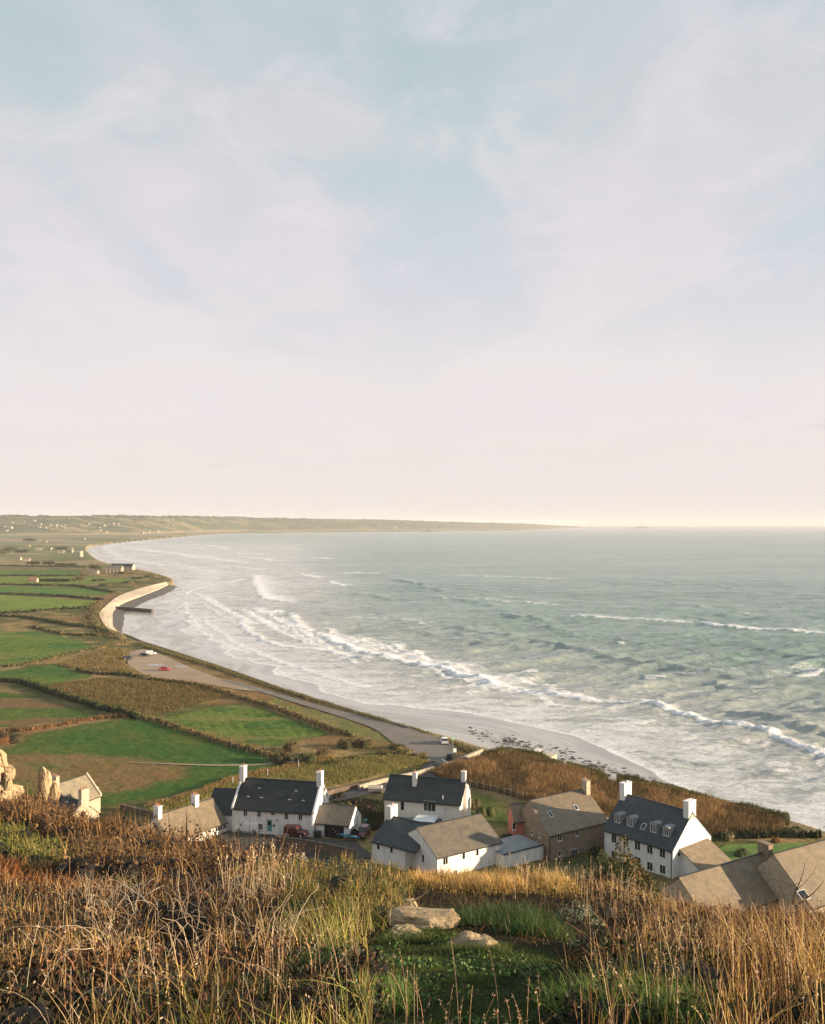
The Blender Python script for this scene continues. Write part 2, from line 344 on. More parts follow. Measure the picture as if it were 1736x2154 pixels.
# far plain : dunes and small holdings
farc = mixc(np.array((0.13, 0.125, 0.06))[None, None], np.array((0.30, 0.225, 0.13))[None, None], sstep(.4, .6, f4))
farc = mixc(farc, np.array((0.10, 0.14, 0.05))[None, None], sstep(.5, .62, fbm(GX / 300, GY / 90, 21, 3)) * .7)
col = mixc(col, farc, sstep(1000, 1500, GY))
FIELDS = []
def field(pts, c1, c2, rows=None, rowdir=0, patch=None, wig=1.2):
    global col
    poly = XY(pts, 5.0); FIELDS.append(poly)
    wx = GX + (fbm(GX / 5, GY / 5, 31, 3) - .5) * 2 * wig; wy = GY + (fbm(GX / 5, GY / 5, 32, 3) - .5) * 2 * wig
    m = inside(wx, wy, poly); 
    if not m.any(): return
    n = fbm(GX[m] / 14, GY[m] / 14, 40, 4) * .6 + fbm(GX[m] / 1.6, GY[m] / 1.6, 41, 2) * .4
    c = np.array(c1) + (np.array(c2) - np.array(c1)) * sstep(.3, .7, n)[:, None]
    if rows:
        a = R(rowdir); u = GX[m] * math.cos(a) + GY[m] * math.sin(a)
        c = c * (1 + .11 * np.sin(u * 2 * math.pi / rows + 2 * fbm(GX[m] / 20, GY[m] / 20, 4)))[:, None]
    if patch is not None:
        pc, lo, hi = patch; t = sstep(lo, hi, fbm(GX[m] / 26, GY[m] / 9, 51, 4)); c = c + (np.array(pc) - c) * t[:, None]
    d = np.clip(1 - pdist(GX[m], GY[m], poly, True)[0] / 2.2, 0, 1) * .55
    c = c + (olive * .9 - c) * d[:, None]
    col[m] = c
field([(-400, 1199), (0, 1200), (165, 1198), (175, 1209), (0, 1210), (-400, 1209)], GRN * 1.3, GRN2 * .9)
field([(-400, 1213), (0, 1214), (60, 1213), (200, 1213), (285, 1217), (272, 1224), (200, 1227), (150, 1230), (0, 1228), (-400, 1228)], GRN2, GRN2 * 1.25)
field([(-400, 1232), (0, 1232), (100, 1235), (215, 1240), (233, 1246), (220, 1252), (110, 1252), (0, 1247), (-400, 1247)], GRN2, GRN * 1.5)
field([(-400, 1251), (0, 1252), (80, 1256), (200, 1263), (207, 1268), (185, 1278), (60, 1286), (0, 1288), (-400, 1290)], GRN2 * 1.35, GRN2)
field([(-400, 1330), (0, 1328), (76, 1328), (166, 1346), (201, 1364), (136, 1376), (76, 1391), (0, 1400), (-400, 1410)], GRN * 1.1, GRN2 * 1.05, 3.2, 35, ((.16, .16, .05), .55, .7))
field([(-400, 1425), (0, 1412), (121, 1396), (166, 1414), (201, 1424), (101, 1439), (60, 1440), (0, 1430), (-300, 1440)], GRN, GRN2 * .9)
field([(-400, 1440), (0, 1456), (78, 1464), (157, 1489), (204, 1507), (117, 1519), (0, 1530), (-400, 1540)], GRN * .9, GRN2 * .75, None, 0, (tan * .9, .52, .62))
field([(333, 1512), (392, 1500), (470, 1482), (509, 1481), (560, 1492), (620, 1515), (700, 1544), (640, 1554), (590, 1569), (540, 1568), (460, 1552), (380, 1527)], GRN * 1.0, GRN2 * 1.0, 2.8, 20, ((.17, .16, .055), .5, .68))
BIG = [(24, 1575), (51, 1548), (157, 1528), (282, 1511), (333, 1521), (392, 1540), (509, 1577), (611, 1603), (588, 1619), (470, 1652), (352, 1676), (235, 1696), (39, 1670), (-200, 1700), (-200, 1575)]
field(BIG, GRN * .95, GRN2 * .7, 1.6, -50)
def patch(pts, c1, c2, wig, soft=.75):
    global col
    poly = XY(pts, 5.0); wx = GX + (fbm(GX / 14, GY / 6, 61, 4) - .5) * 2 * wig; wy = GY + (fbm(GX / 14, GY / 6, 62, 4) - .5) * 2 * wig
    d, _, _ = pdist(wx, wy, poly, True); m = inside(wx, wy, poly)
    t = np.where(m, sstep(0, 4, d), 0) * soft * (0.65 + .35 * sstep(.35, .6, f3))
    c = mixc(np.array(c1)[None, None], np.array(c2)[None, None], f1); col = mixc(col, c, t)
patch([(-200, 1583), (40, 1583), (160, 1583), (300, 1592), (420, 1606), (400, 1625), (392, 1640), (300, 1662), (235, 1675), (39, 1660), (-200, 1640)], tan * 1.15, rust * 1.2, 4.5, .9)
patch([(30, 1602), (88, 1604), (140, 1612), (120, 1625), (60, 1630), (30, 1625)], GRN, GRN2 * .7, 3)
patch([(117, 1437), (206, 1425), (300, 1425), (392, 1436), (470, 1446), (500, 1462), (430, 1478), (330, 1505), (240, 1500), (180, 1475), (90, 1455)], rust * .8, tan * 1.1, 6, .85)
patch([(300, 1430), (400, 1438), (440, 1448), (380, 1452), (320, 1446)], dkgreen * 1.5, GRN, 4, .7)
patch([(560, 1462), (660, 1488), (760, 1520), (860, 1562), (820, 1578), (720, 1545), (620, 1508), (540, 1480)], (0.10, 0.155, 0.045), (0.20, 0.17, 0.07), 3, .9)
patch([(330, 1700), (500, 1640), (590, 1620), (720, 1592), (860, 1585), (905, 1600), (800, 1625), (690, 1650), (520, 1665), (400, 1700)], (0.20, 0.22, 0.06), (0.33, 0.27, 0.11), 2, .9)
patch([(985, 1664), (1040, 1672), (1100, 1692), (1100, 1730), (1040, 1745), (985, 1720)], GRN * .8, GRN2 * .6, 2, .9)
patch([(640, 1655), (830, 1650), (830, 1730), (760, 1745), (690, 1700)], (0.05, 0.04, 0.025), dkgreen, 3, .9)
edge = sstep(1.5, 5, dw + (f1 - .5) * 3)[..., None]
col = np.array((0.25, 0.20, 0.12)) * (1 - edge) + col * edge
Z = np.where(land, 5.0 + (f3 - .5) * .25, -3.0)
keep = land.copy()
for s_ in ((1, 0), (-1, 0), (0, 1), (0, -1), (1, 1), (-1, -1), (1, -1), (-1, 1)): keep |= np.roll(land, s_, (0, 1))
def gridfaces(keep):
    r, c = keep.shape; idx = np.arange(r * c).reshape(r, c)
    q = keep[:-1, :-1] & keep[1:, :-1] & keep[:-1, 1:] & keep[1:, 1:]
    f = np.stack([idx[1:, :-1][q], idx[1:, 1:][q], idx[:-1, 1:][q], idx[:-1, :-1][q]], 1)
    used = np.unique(f); re = np.full(r * c, -1, np.int64); re[used] = np.arange(len(used)); return used, re[f]
used, gf = gridfaces(keep)
gm, t, b, l = newmat('ground_cover'); b.inputs['Roughness'].default_value = 0.95; b.inputs['Specular IOR Level'].default_value = 0.1
a = nd(t, 'ShaderNodeAttribute', attribute_name='col'); n = nd(t, 'ShaderNodeTexNoise', i_Scale=1.3, i_Detail=6.0, i_Roughness=0.7); l(coords(t), n.inputs['Vector'])
r = ramp(t, [(0.3, (.55, .55, .55)), (0.7, (1.45, 1.45, 1.45))]); l(n.outputs[0], r.inputs[0])
mx = nd(t, 'ShaderNodeMixRGB', blend_type='MULTIPLY', i_0=1.0); l(a.outputs['Color'], mx.inputs[1]); l(r.outputs[0], mx.inputs[2]); l(mx.outputs[0], b.inputs['Base Color'])
n2 = nd(t, 'ShaderNodeTexNoise', i_Scale=0.9, i_Detail=6.0, i_Roughness=0.75); l(coords(t), n2.inputs['Vector'])
bp = nd(t, 'ShaderNodeBump', i_Strength=0.9, i_Distance=0.5); l(n2.outputs[0], bp.inputs['Height']); l(bp.outputs[0], b.inputs['Normal'])
tag(mk('ground', np.stack([GX, GY, Z], -1).reshape(-1, 3)[used], gf, gm, attrs={'col': col.reshape(-1, 3)[used]}, smooth=True),
    'flat coastal plain of green fields and rough tawny grass behind the beach', 'ground', kind='structure')

# ---- beach : from the foot of the sea wall down under the water -----------
n_ = min(len(WALL), len(WATER)); ts = np.r_[np.linspace(0, .5, 10), np.linspace(.53, 1, 24), 1.03, 1.06, 1.1, 1.15, 1.2, 1.27, 1.35, 1.5]
Wn, Tn = WALL[:n_], WATER[:n_]
k = np.linspace(0, n_ - 1, n_ * 6); Wn = np.stack([np.interp(k, range(n_), Wn[:, i]) for i in (0, 1)], 1); Tn = np.stack([np.interp(k, range(n_), Tn[:, i]) for i in (0, 1)], 1)
BV = []; WETV = []
def lobes(x, y): return (fbm(x / 30, y / 30, 71, 3) - .5) * 30 * np.clip(y / 500, .35, 1.6)
for tt in ts:
    p = Wn + (Tn - Wn) * tt; z = np.where(tt <= 1, 2.3 * (1 - min(tt, 1)) ** 1.3, -(tt - 1) * 2.0) * np.ones(len(p))
    dB = pdist(p[:, 0], p[:, 1], WATER[::2])[0] * (-1 if tt <= 1 else 1) + lobes(p[:, 0], p[:, 1]) + 6
    z = np.where(dB < 0, 2.6 * (1 - np.exp(dB * .011)), -.05 * dB); BV.append(np.c_[p, z]); WETV.append(np.exp(dB.clip(None, 0) / 34))
BV = np.array(BV); nr, nc = BV.shape[:2]; idx = np.arange(nr * nc).reshape(nr, nc)
bf = np.stack([idx[:-1, :-1].ravel(), idx[:-1, 1:].ravel(), idx[1:, 1:].ravel(), idx[1:, :-1].ravel()], 1)
wet = np.array(WETV).ravel(); along = np.tile(np.r_[0, np.cumsum(np.linalg.norm(np.diff(Wn, axis=0), axis=1))], nr)
bm, t, b, l = newmat('wet_sand'); co = coords(t, (1, 1, 1))
a = nd(t, 'ShaderNodeAttribute', attribute_name='wet'); au = nd(t, 'ShaderNodeAttribute', attribute_name='along')
um = nd(t, 'ShaderNodeMath', operation='MULTIPLY', i_1=0.022); l(au.outputs['Fac'], um.inputs[0]); vm = nd(t, 'ShaderNodeMath', operation='MULTIPLY', i_1=9.0); l(a.outputs['Fac'], vm.inputs[0])
cv = nd(t, 'ShaderNodeCombineXYZ'); l(um.outputs[0], cv.inputs[0]); l(vm.outputs[0], cv.inputs[1])
n = nd(t, 'ShaderNodeTexNoise', i_Scale=1.0, i_Detail=7.0, i_Roughness=0.62, i_Distortion=0.5); l(cv.outputs[0], n.inputs['Vector'])
ad = nd(t, 'ShaderNodeMath', operation='MULTIPLY_ADD', i_1=1.3); l(n.outputs[0], ad.inputs[0]); l(a.outputs['Fac'], ad.inputs[2])
r = ramp(t, [(0.0, (0.50, 0.44, 0.33)), (0.30, (0.46, 0.41, 0.32)), (0.44, (0.36, 0.33, 0.27)), (0.54, (0.43, 0.40, 0.34)), (0.63, (0.27, 0.26, 0.225)), (0.72, (0.40, 0.38, 0.34)), (0.84, (0.27, 0.265, 0.24)), (1.0, (0.34, 0.33, 0.30))])
dv_ = nd(t, 'ShaderNodeMath', operation='DIVIDE', i_1=2.0); l(ad.outputs[0], dv_.inputs[0]); l(dv_.outputs[0], r.inputs[0]); l(r.outputs[0], b.inputs['Base Color'])
rr = ramp(t, [(0.25, (0.6,) * 3), (0.42, (0.30,) * 3), (0.52, (0.12,) * 3), (0.64, (0.28,) * 3), (0.72, (0.08,) * 3), (0.84, (0.24,) * 3)]); l(dv_.outputs[0], rr.inputs[0]); l(rr.outputs[0], b.inputs['Roughness'])
n2 = nd(t, 'ShaderNodeTexNoise', i_Scale=1.2, i_Detail=5.0); l(coords(t, (1, 0.35, 1), rot=(0, 0, R(35))), n2.inputs['Vector'])
bp = nd(t, 'ShaderNodeBump', i_Strength=0.10, i_Distance=0.05); l(n2.outputs[0], bp.inputs['Height']); l(bp.outputs[0], b.inputs['Normal'])
tag(mk('beach', BV.reshape(-1, 3), bf, bm, attrs={'wet': wet, 'along': along}, smooth=True), 'wet sandy beach curving round the bay', 'beach', kind='structure')
def beachpt(xd_, yd_, z=1.0): return P(xd_, yd_, z)

# ---- sea -------------------------------------------------------------------
yd = np.r_[[EY + 2.4], np.arange(1106.2, 1112, .45), np.arange(1112, 1200, .8), np.arange(1200, 1900, 1.25)]
xd = np.arange(60, 2250, 2.0)
XD, YD = np.meshgrid(xd, yd); XD2, YD2 = XD, YD; SY = EYE * F / (YD - EY); SX = (XD - CX) * SY / F
dL, sL, _ = pdist(SX, SY, WATER[::2])
landw = inside(SX, SY, np.vstack([WATER, far_close]))
dsh = np.where(landw, -dL, dL) + lobes(SX, SY) + 6
keep = dsh > -60
wx = SX + (fbm(SX / 7, SY / 7, 81, 4) - .5) * 6; wy = SY + (fbm(SX / 7, SY / 7, 82, 4) - .5) * 6
foam = np.zeros_like(SX); hz = np.zeros_like(SX)
gap = np.maximum(1.0, SY * SY / (EYE * F) * 1.25)         # row spacing on the water, metres
def breaker(pts, amp, trail, height=0.8, width=3.0, lip=1.6):
    """white water: sharp on the shoreward side, trailing off seaward"""
    global foam, hz
    pl = catmull(XY(pts, 0.0), 4)
    x0, y0 = pl.min(0) - 5 * trail - 20; x1, y1 = pl.max(0) + 5 * trail + 20
    m = (SX > x0) & (SX < x1) & (SY > y0) & (SY < y1)
    if not m.any(): return
    d, s, al = pdist(wx[m], wy[m], pl); sd = d * s
    fade = sstep(0, .10, al) * sstep(1, .90, al)
    br = 0.55 + .9 * fbm(al * len(pl) * 1.3, al * 0, 90, 3)[...]
    f = np.where(sd > 0, np.exp(-sd / (trail * br)), np.exp(sd / .7)) * amp * fade
    f = f + np.where((sd > -1) & (sd < lip), .35 * amp * fade, 0)
    foam[m] = np.maximum(foam[m], f)
    if height: hz[m] += height * np.exp(-((sd - width * .6) / width) ** 2) * fade * np.clip(width / gap[m], 0, 1)
def swell(pts, height, width):
    global hz
    pl = catmull(XY(pts, 0.0), 4); x0, y0 = pl.min(0) - 40; x1, y1 = pl.max(0) + 40
    m = (SX > x0) & (SX < x1) & (SY > y0) & (SY < y1)
    d, s, al = pdist(wx[m], wy[m], pl); sd = d * s; fade = sstep(0, .2, al) * sstep(1, .8, al)
    hz[m] += height * np.where(sd > 0, np.exp(-(sd / (width * 2.2)) ** 2), np.exp(-(sd / width) ** 2)) * fade * (.35 + 1.3 * fbm(SX[m] / 26, SY[m] / 26, 5, 3))
# main breaker
breaker([(664, 1327), (691, 1346), (741, 1366), (800, 1381), (874, 1397), (973, 1422), (1058, 1446), (1098, 1450)], 1.2, 15, .75, 2.6)
breaker([(1090, 1452), (1150, 1460), (1222, 1470), (1300, 1477), (1371, 1484), (1470, 1511), (1569, 1531), (1639, 1555), (1736, 1586), (1850, 1625)], 1.05, 4.0, .7, 2.0)
breaker([(1100, 1452), (1120, 1466), (1150, 1478), (1190, 1487), (1260, 1492)], .8, 3, .2)
breaker([(422, 1293), (432, 1310), (456, 1327), (489, 1353), (560, 1383), (655, 1415), (755, 1445), (840, 1466)], .85, 4, .3, 2)
breaker([(388, 1262), (390, 1278), (402, 1300), (420, 1325), (470, 1357), (560, 1385)], .8, 4, .15, 2)
breaker([(506, 1298), (509, 1317), (533, 1337), (567, 1354), (620, 1363), (700, 1372), (800, 1398)], .9, 8, .5, 2.5)
breaker([(608, 1290), (624, 1313), (637, 1322), (660, 1332)], .9, 7, .7, 2.5)
breaker([(533, 1207), (536, 1229), (550, 1254), (590, 1265), (640, 1270)], 1.0, 26, .6, 4)
breaker([(530, 1278), (546, 1290), (600, 1285)], .95, 14, .5, 4)
breaker([(390, 1255), (402, 1243), (440, 1232), (500, 1222), (520, 1216)], .7, 10, .2)
breaker([(630, 1207), (650, 1212), (672, 1216)], .95, 12, .8, 4)
breaker([(690, 1223), (706, 1229), (730, 1232)], .95, 10, .8, 4)
breaker([(724, 1208), (750, 1205), (800, 1208)], .8, 14, .7, 5)
breaker([(553, 1174), (563, 1178), (574, 1180)], .95, 12, .9, 6)
breaker([(658, 1174), (672, 1173), (692, 1176)], .95, 13, .9, 6)
breaker([(489, 1163), (520, 1165), (585, 1165)], .9, 18, .7, 8)
breaker([(440, 1187), (500, 1193), (560, 1200)], .75, 20, .4, 6)
breaker([(330, 1160), (380, 1166), (450, 1176), (520, 1186)], .8, 30, .4, 6)
breaker([(386, 1152), (430, 1154), (490, 1157)], .8, 30, .4, 8)
breaker([(250, 1150), (300, 1157), (360, 1164), (420, 1178)], .75, 40, .3, 8)
breaker([(380, 1141), (430, 1141), (500, 1142)], .7, 50, .3, 12)
breaker([(1188, 1296), (1260, 1299), (1350, 1303), (1470, 1312)], .62, 22, .3, 4)
breaker([(1462, 1308), (1490, 1314), (1525, 1320), (1620, 1326), (1760, 1333)], .95, 13, 1.3, 4)
breaker([(900, 1210), (1000, 1212), (1100, 1215), (1200, 1220)], .5, 24, .3, 6)
breaker([(895, 1256), (1040, 1262), (1190, 1275)], .42, 24, .2, 6)
breaker([(700, 1300), (820, 1302), (900, 1312)], .40, 20, .2, 5)
breaker([(1351, 1588), (1455, 1605), (1539, 1618), (1657, 1628), (1736, 1632)], .42, 2.2, .35, 1.4)
breaker([(1180, 1560), (1220, 1540), (1290, 1525), (1400, 1515)], .45, 12, .1)
breaker([(1680, 1430), (1740, 1415), (1800, 1420)], .6, 20, .5, 5)
for q in range(44):          # thin parallel lines of spent foam in the shallows
    u = rng.random(); x0_ = 400 + 760 * u; yb_ = 1262 + 225 * u + rng.uniform(-22, 0) * (1 + u); ln = rng.uniform(40, 190)
    sl_ = .62 - .42 * u
    breaker([(x0_, yb_), (x0_ + ln * .35, yb_ + ln * .35 * sl_ * 1.1), (x0_ + ln * .7, yb_ + ln * .7 * sl_), (x0_ + ln, yb_ + ln * sl_ * .92)], rng.uniform(.5, .85), rng.uniform(1.5, 6) * (1.6 - u), .18, 1.6)
for q in range(40):          # surf of the far bay
    x0_ = rng.uniform(225, 560); yb_ = rng.uniform(1134, 1215); yb_ = max(yb_, 1130 + (x0_ - 225) * .02)
    if x0_ > 420 and yb_ > 1195: continue
    ln = rng.uniform(30, 120); breaker([(x0_, yb_), (x0_ + ln * .5, yb_ + ln * .03), (x0_ + ln, yb_ + ln * .09)], rng.uniform(.45, .8), rng.uniform(8, 22), .2, 6)
for q in range(30):          # scattered whitecaps out at sea
    a_ = rng.uniform(560, 2000); b_ = 1118 + 330 * rng.random() ** 1.6; b_ = min(b_, 1112 + (a_ - 400) * .6)
    ln = rng.uniform(6, 22) * (b_ - 1095) / 120 + 4
    breaker([(a_, b_), (a_ + ln * .5, b_ + rng.uniform(-.5, 1)), (a_ + ln, b_ + rng.uniform(0, 2.5))], rng.uniform(.4, .7), rng.uniform(2, 4), .4, 3)
swell([(880, 1313), (980, 1325), (1073, 1339), (1150, 1352), (1222, 1366), (1321, 1391), (1400, 1400), (1470, 1411), (1619, 1436), (1736, 1450)], 1.0, 3.2)
swell([(870, 1328), (960, 1345), (1060, 1358), (1150, 1372)], .6, 3)
swell([(1560, 1360), (1640, 1372), (1736, 1386), (1850, 1400)], .9, 3)
swell([(1639, 1480), (1690, 1487), (1760, 1497), (1900, 1520)], .8, 2.5)
swell([(1460, 1489), (1530, 1494), (1600, 1505), (1700, 1520)], .9, 2)
swell([(1650, 1522), (1736, 1540), (1850, 1560)], 1.0, 2)
swell([(740, 1247), (790, 1255), (830, 1262)], 1.1, 5)
swell([(1250, 1283), (1330, 1291), (1400, 1296)], .9, 5)
swell([(1500, 1293), (1560, 1299), (1640, 1303)], .9, 5)
swell([(950, 1330), (1010, 1342), (1060, 1352)], .8, 2.5)
for q in range(70):
    a_ = rng.uniform(700, 2050); b_ = rng.uniform(1190, 1500); b_ = min(b_, 1150 + (a_ - 600) * .32)
    ln = rng.uniform(40, 150); swell([(a_, b_), (a_ + ln * .5, b_ + ln * .07), (a_ + ln, b_ + ln * .17)], rng.uniform(.25, .65), rng.uniform(1.6, 3.4))
# milky, foam-laced shallows and the swash edge
milk = np.clip(1.0 - dsh / 80.0, 0, 1) ** .7 * .60
inner = sstep(1150, 1330, XD) * 0
milk = np.maximum(milk, .36 * sstep(760, 560, XD + (YD - 1250) * .2) * sstep(1130, 1150, YD))
lip = np.where(dsh > 0, np.exp(-dsh / 4.5), 0) * 1.05 * (.6 + .6 * fbm(SX / 9, SY / 9, 33, 3))
foam = np.maximum(foam, lip); shallow = np.clip(sstep(230, 10, dsh) + .8 * sstep(800, 560, XD2 + (YD2 - 1250) * .2) * sstep(1125, 1150, YD2), 0, 1)
foam = np.maximum(foam, milk * (.55 + .65 * fbm(SX / 16, SY / 7, 12, 4)))
# short wind waves as real displacement, only as fine as the mesh can carry
hh = np.zeros_like(SX)
for lam, am, ang in ((34, .30, 22), (21, .22, 5), (13, .17, 40), (8.5, .12, -12), (5.5, .09, 28), (3.6, .06, 8)):
    for j in range(2):
        a_ = R(ang + rng.uniform(-14, 14)); k_ = 2 * math.pi / (lam * rng.uniform(.85, 1.15))
        ph = (-math.sin(a_) * SX + math.cos(a_) * SY) * -k_ + 5 * fbm(SX / (lam * 1.5), SY / (lam * 1.5), 100 + j, 3)
        w = np.clip(lam / (3.0 * gap) - .4, 0, 1)
        hh += 1.5 * am * w * (1 - np.abs(np.sin(ph / 2)) * 2 + .25) * (.4 + fbm(SX / 50, SY / 30, 200 + j, 2))
hz = hz + hh * sstep(0, 70, dsh)
hz *= sstep(-1, 6, dsh); hz = np.where(dsh < 0, -0.02, hz)
used, sf = gridfaces(keep)
sm, t, b, l = newmat('sea_water'); b.inputs['Roughness'].default_value = 0.22; b.inputs['IOR'].default_value = 1.33
ash = nd(t, 'ShaderNodeAttribute', attribute_name='shallow'); af = nd(t, 'ShaderNodeAttribute', attribute_name='foam')
wc = nd(t, 'ShaderNodeMixRGB'); wc.inputs[1].default_value = (0.170, 0.250, 0.218, 1); wc.inputs[2].default_value = (0.38, 0.38, 0.36, 1)
l(ash.outputs['Fac'], wc.inputs[0]); l(wc.outputs[0], b.inputs['Base Color'])
pos = coords(t, (1, 1, 1), rot=(0, 0, R(-20)))
wv = nd(t, 'ShaderNodeTexNoise', i_Scale=0.22, i_Detail=8.0, i_Roughness=0.62, i_Distortion=0.4); l(coords(t, (0.45, 1, 1), rot=(0, 0, R(-15))), wv.inputs['Vector'])
wv2 = nd(t, 'ShaderNodeTexNoise', i_Scale=0.035, i_Detail=5.0, i_Roughness=0.6); l(coords(t, (0.4, 1, 1), rot=(0, 0, R(-10))), wv2.inputs['Vector'])
sm2 = nd(t, 'ShaderNodeMath', operation='MULTIPLY_ADD', i_1=3.0); l(wv2.outputs[0], sm2.inputs[0]); l(wv.outputs[0], sm2.inputs[2])
wv3 = nd(t, 'ShaderNodeTexNoise', i_Scale=0.0085, i_Detail=6.0, i_Roughness=0.65); l(coords(t, (0.35, 1, 1), rot=(0, 0, R(-6))), wv3.inputs['Vector'])
sm4 = nd(t, 'ShaderNodeMath', operation='MULTIPLY_ADD', i_1=9.0); l(wv3.outputs[0], sm4.inputs[0]); l(sm2.outputs[0], sm4.inputs[2])
bp = nd(t, 'ShaderNodeBump', i_Strength=1.0, i_Distance=1.5); l(sm4.outputs[0], bp.inputs['Height'])
cvr = ramp(t, [(.36, (.78, .82, .80)), (.64, (1.18, 1.15, 1.15))]); l(wv3.outputs[0], cvr.inputs[0])
wcm = nd(t, 'ShaderNodeMixRGB', blend_type='MULTIPLY', i_0=1.0); l(wc.outputs[0], wcm.inputs[1]); l(cvr.outputs[0], wcm.inputs[2]); l(wcm.outputs[0], b.inputs['Base Color']); l(bp.outputs[0], b.inputs['Normal'])
fn = nd(t, 'ShaderNodeTexNoise', i_Scale=0.55, i_Detail=8.0, i_Roughness=0.72, i_Distortion=1.2); l(coords(t, (0.7, 1, 1), rot=(0, 0, R(-25))), fn.inputs['Vector'])
fn2 = nd(t, 'ShaderNodeTexNoise', i_Scale=0.09, i_Detail=7.0, i_Roughness=0.68, i_Distortion=1.6); l(coords(t, (0.5, 1, 1), rot=(0, 0, R(-28))), fn2.inputs['Vector'])
fmx = nd(t, 'ShaderNodeMath', operation='MULTIPLY_ADD', i_1=0.9); l(fn2.outputs[0], fmx.inputs[0]); l(fn.outputs[0], fmx.inputs[2])
ml = nd(t, 'ShaderNodeMath', operation='MULTIPLY_ADD', i_1=1.35, i_2=-1.28); l(fmx.outputs[0], ml.inputs[0])
sm3 = nd(t, 'ShaderNodeMath', operation='ADD'); l(af.outputs['Fac'], sm3.inputs[0]); l(ml.outputs[0], sm3.inputs[1])
fr = ramp(t, [(0.28, (0, 0, 0)), (0.50, (.50, .50, .50)), (0.95, (1, 1, 1))]); l(sm3.outputs[0], fr.inputs[0])
fb = nd(t, 'ShaderNodeBsdfPrincipled'); fb.inputs['Roughness'].default_value = 0.75
fcn = ramp(t, [(0.3, (0.62, 0.62, 0.64)), (0.7, (0.86, 0.84, 0.84))]); l(fn.outputs[0], fcn.inputs[0]); l(fcn.outputs[0], fb.inputs['Base Color'])
bp2 = nd(t, 'ShaderNodeBump', i_Strength=0.8, i_Distance=0.7); l(fn.outputs[0], bp2.inputs['Height']); l(bp2.outputs[0], fb.inputs['Normal'])
ms = nd(t, 'ShaderNodeMixShader'); l(fr.outputs[0], ms.inputs[0]); l(b.outputs[0], ms.inputs[1]); l(fb.outputs[0], ms.inputs[2])
l(ms.outputs[0], t.nodes['Material Output'].inputs[0])
tag(mk('sea', np.stack([SX, SY, hz], -1).reshape(-1, 3)[used], sf, sm, attrs={'foam': foam.ravel()[used], 'shallow': shallow.ravel()[used]}, smooth=True),
    'grey green sea with white breakers rolling into the bay', 'sea', kind='structure')
del SX, SY, XD, YD, foam, hz, wx, wy, hh, milk, lip, dL

# ---- far hills across the bay ------------------------------------------------
xs = np.arange(-420, 1236, 1.1)
yb = np.interp(xs, [-420, 0, 150, 300, 437, 520, 700, 900, 1110, 1236], [1128, 1127, 1126, 1123.5, 1119.5, 1117.6, 1116.2, 1114.8, 1111.8, 1108.9])
yr = np.interp(xs, [-420, 0, 200, 400, 520, 600, 700, 800, 900, 1000, 1100, 1130, 1180, 1236], [1084, 1085.5, 1085, 1086.5, 1088.5, 1090.5, 1091.5, 1093.5, 1096.5, 1099, 1101.5, 1102.5, 1105.5, 1108.6])
D0 = 55.0 * F / (yb - EY); D1 = D0 * 1.16; zr = EYE - (yr - EY) * D1 / F
zr = np.maximum(zr, 5.5)
NT = 44
def hillpt(x_d, t_, noise=True):
    i = np.interp(x_d, xs, np.arange(len(xs))); d0 = np.interp(x_d, xs, D0); z1 = np.interp(x_d, xs, zr)
    d = d0 * (1 + .16 * t_); prof = sstep(-.05, 1, t_ ** .8) * (z1 - 5) + 5
    X = (x_d - CX) * d / F
    if noise: prof = prof + (fbm(X / 160, d / 160, 300, 4) - .5) * (z1 - 5) * .28 * np.sin(math.pi * np.clip(t_, 0, 1)) 
    return X, d, prof
T_, XS_ = np.meshgrid(np.r_[np.linspace(0, 1, NT), 1.1], xs, indexing='ij')
HX, HY, HZ = hillpt(XS_, np.minimum(T_, 1)); HY = np.where(T_ > 1, HY * 1.03, HY); HX = np.where(T_ > 1, (XS_ - CX) * HY / F, HX); HZ = np.where(T_ > 1, 5, HZ)
hn = fbm(HX / 220, HY / 120 + T_ * 5, 310, 5); hn2 = fbm(HX / 60, HY / 60 + T_ * 12, 311, 3)
hc = mixc(np.array((0.065, 0.08, 0.032))[None, None], np.array((0.19, 0.15, 0.08))[None, None], sstep(.45, .66, hn))
hc = mixc(hc, np.array((0.035, 0.05, 0.024))[None, None], np.clip(sstep(.5, .6, hn2) * .8 + sstep(.82, .95, T_), 0, 1))
hc = mixc(hc, np.array((0.32, 0.25, 0.15))[None, None], sstep(.16, .02, T_) * .8)
hm, t, b, l = newmat('far_hill_cover'); b.inputs['Roughness'].default_value = 1; b.inputs['Specular IOR Level'].default_value = 0
a = nd(t, 'ShaderNodeAttribute', attribute_name='col'); l(a.outputs['Color'], b.inputs['Base Color'])
r_, c_ = HX.shape; idx = np.arange(r_ * c_).reshape(r_, c_)
hf = np.stack([idx[:-1, :-1].ravel(), idx[:-1, 1:].ravel(), idx[1:, 1:].ravel(), idx[1:, :-1].ravel()], 1)
tag(mk('hills', np.stack([HX, HY, HZ], -1).reshape(-1, 3), hf, hm, attrs={'col': hc.reshape(-1, 3)}, smooth=True), 'low wooded hills across the bay', 'hills', kind='structure')

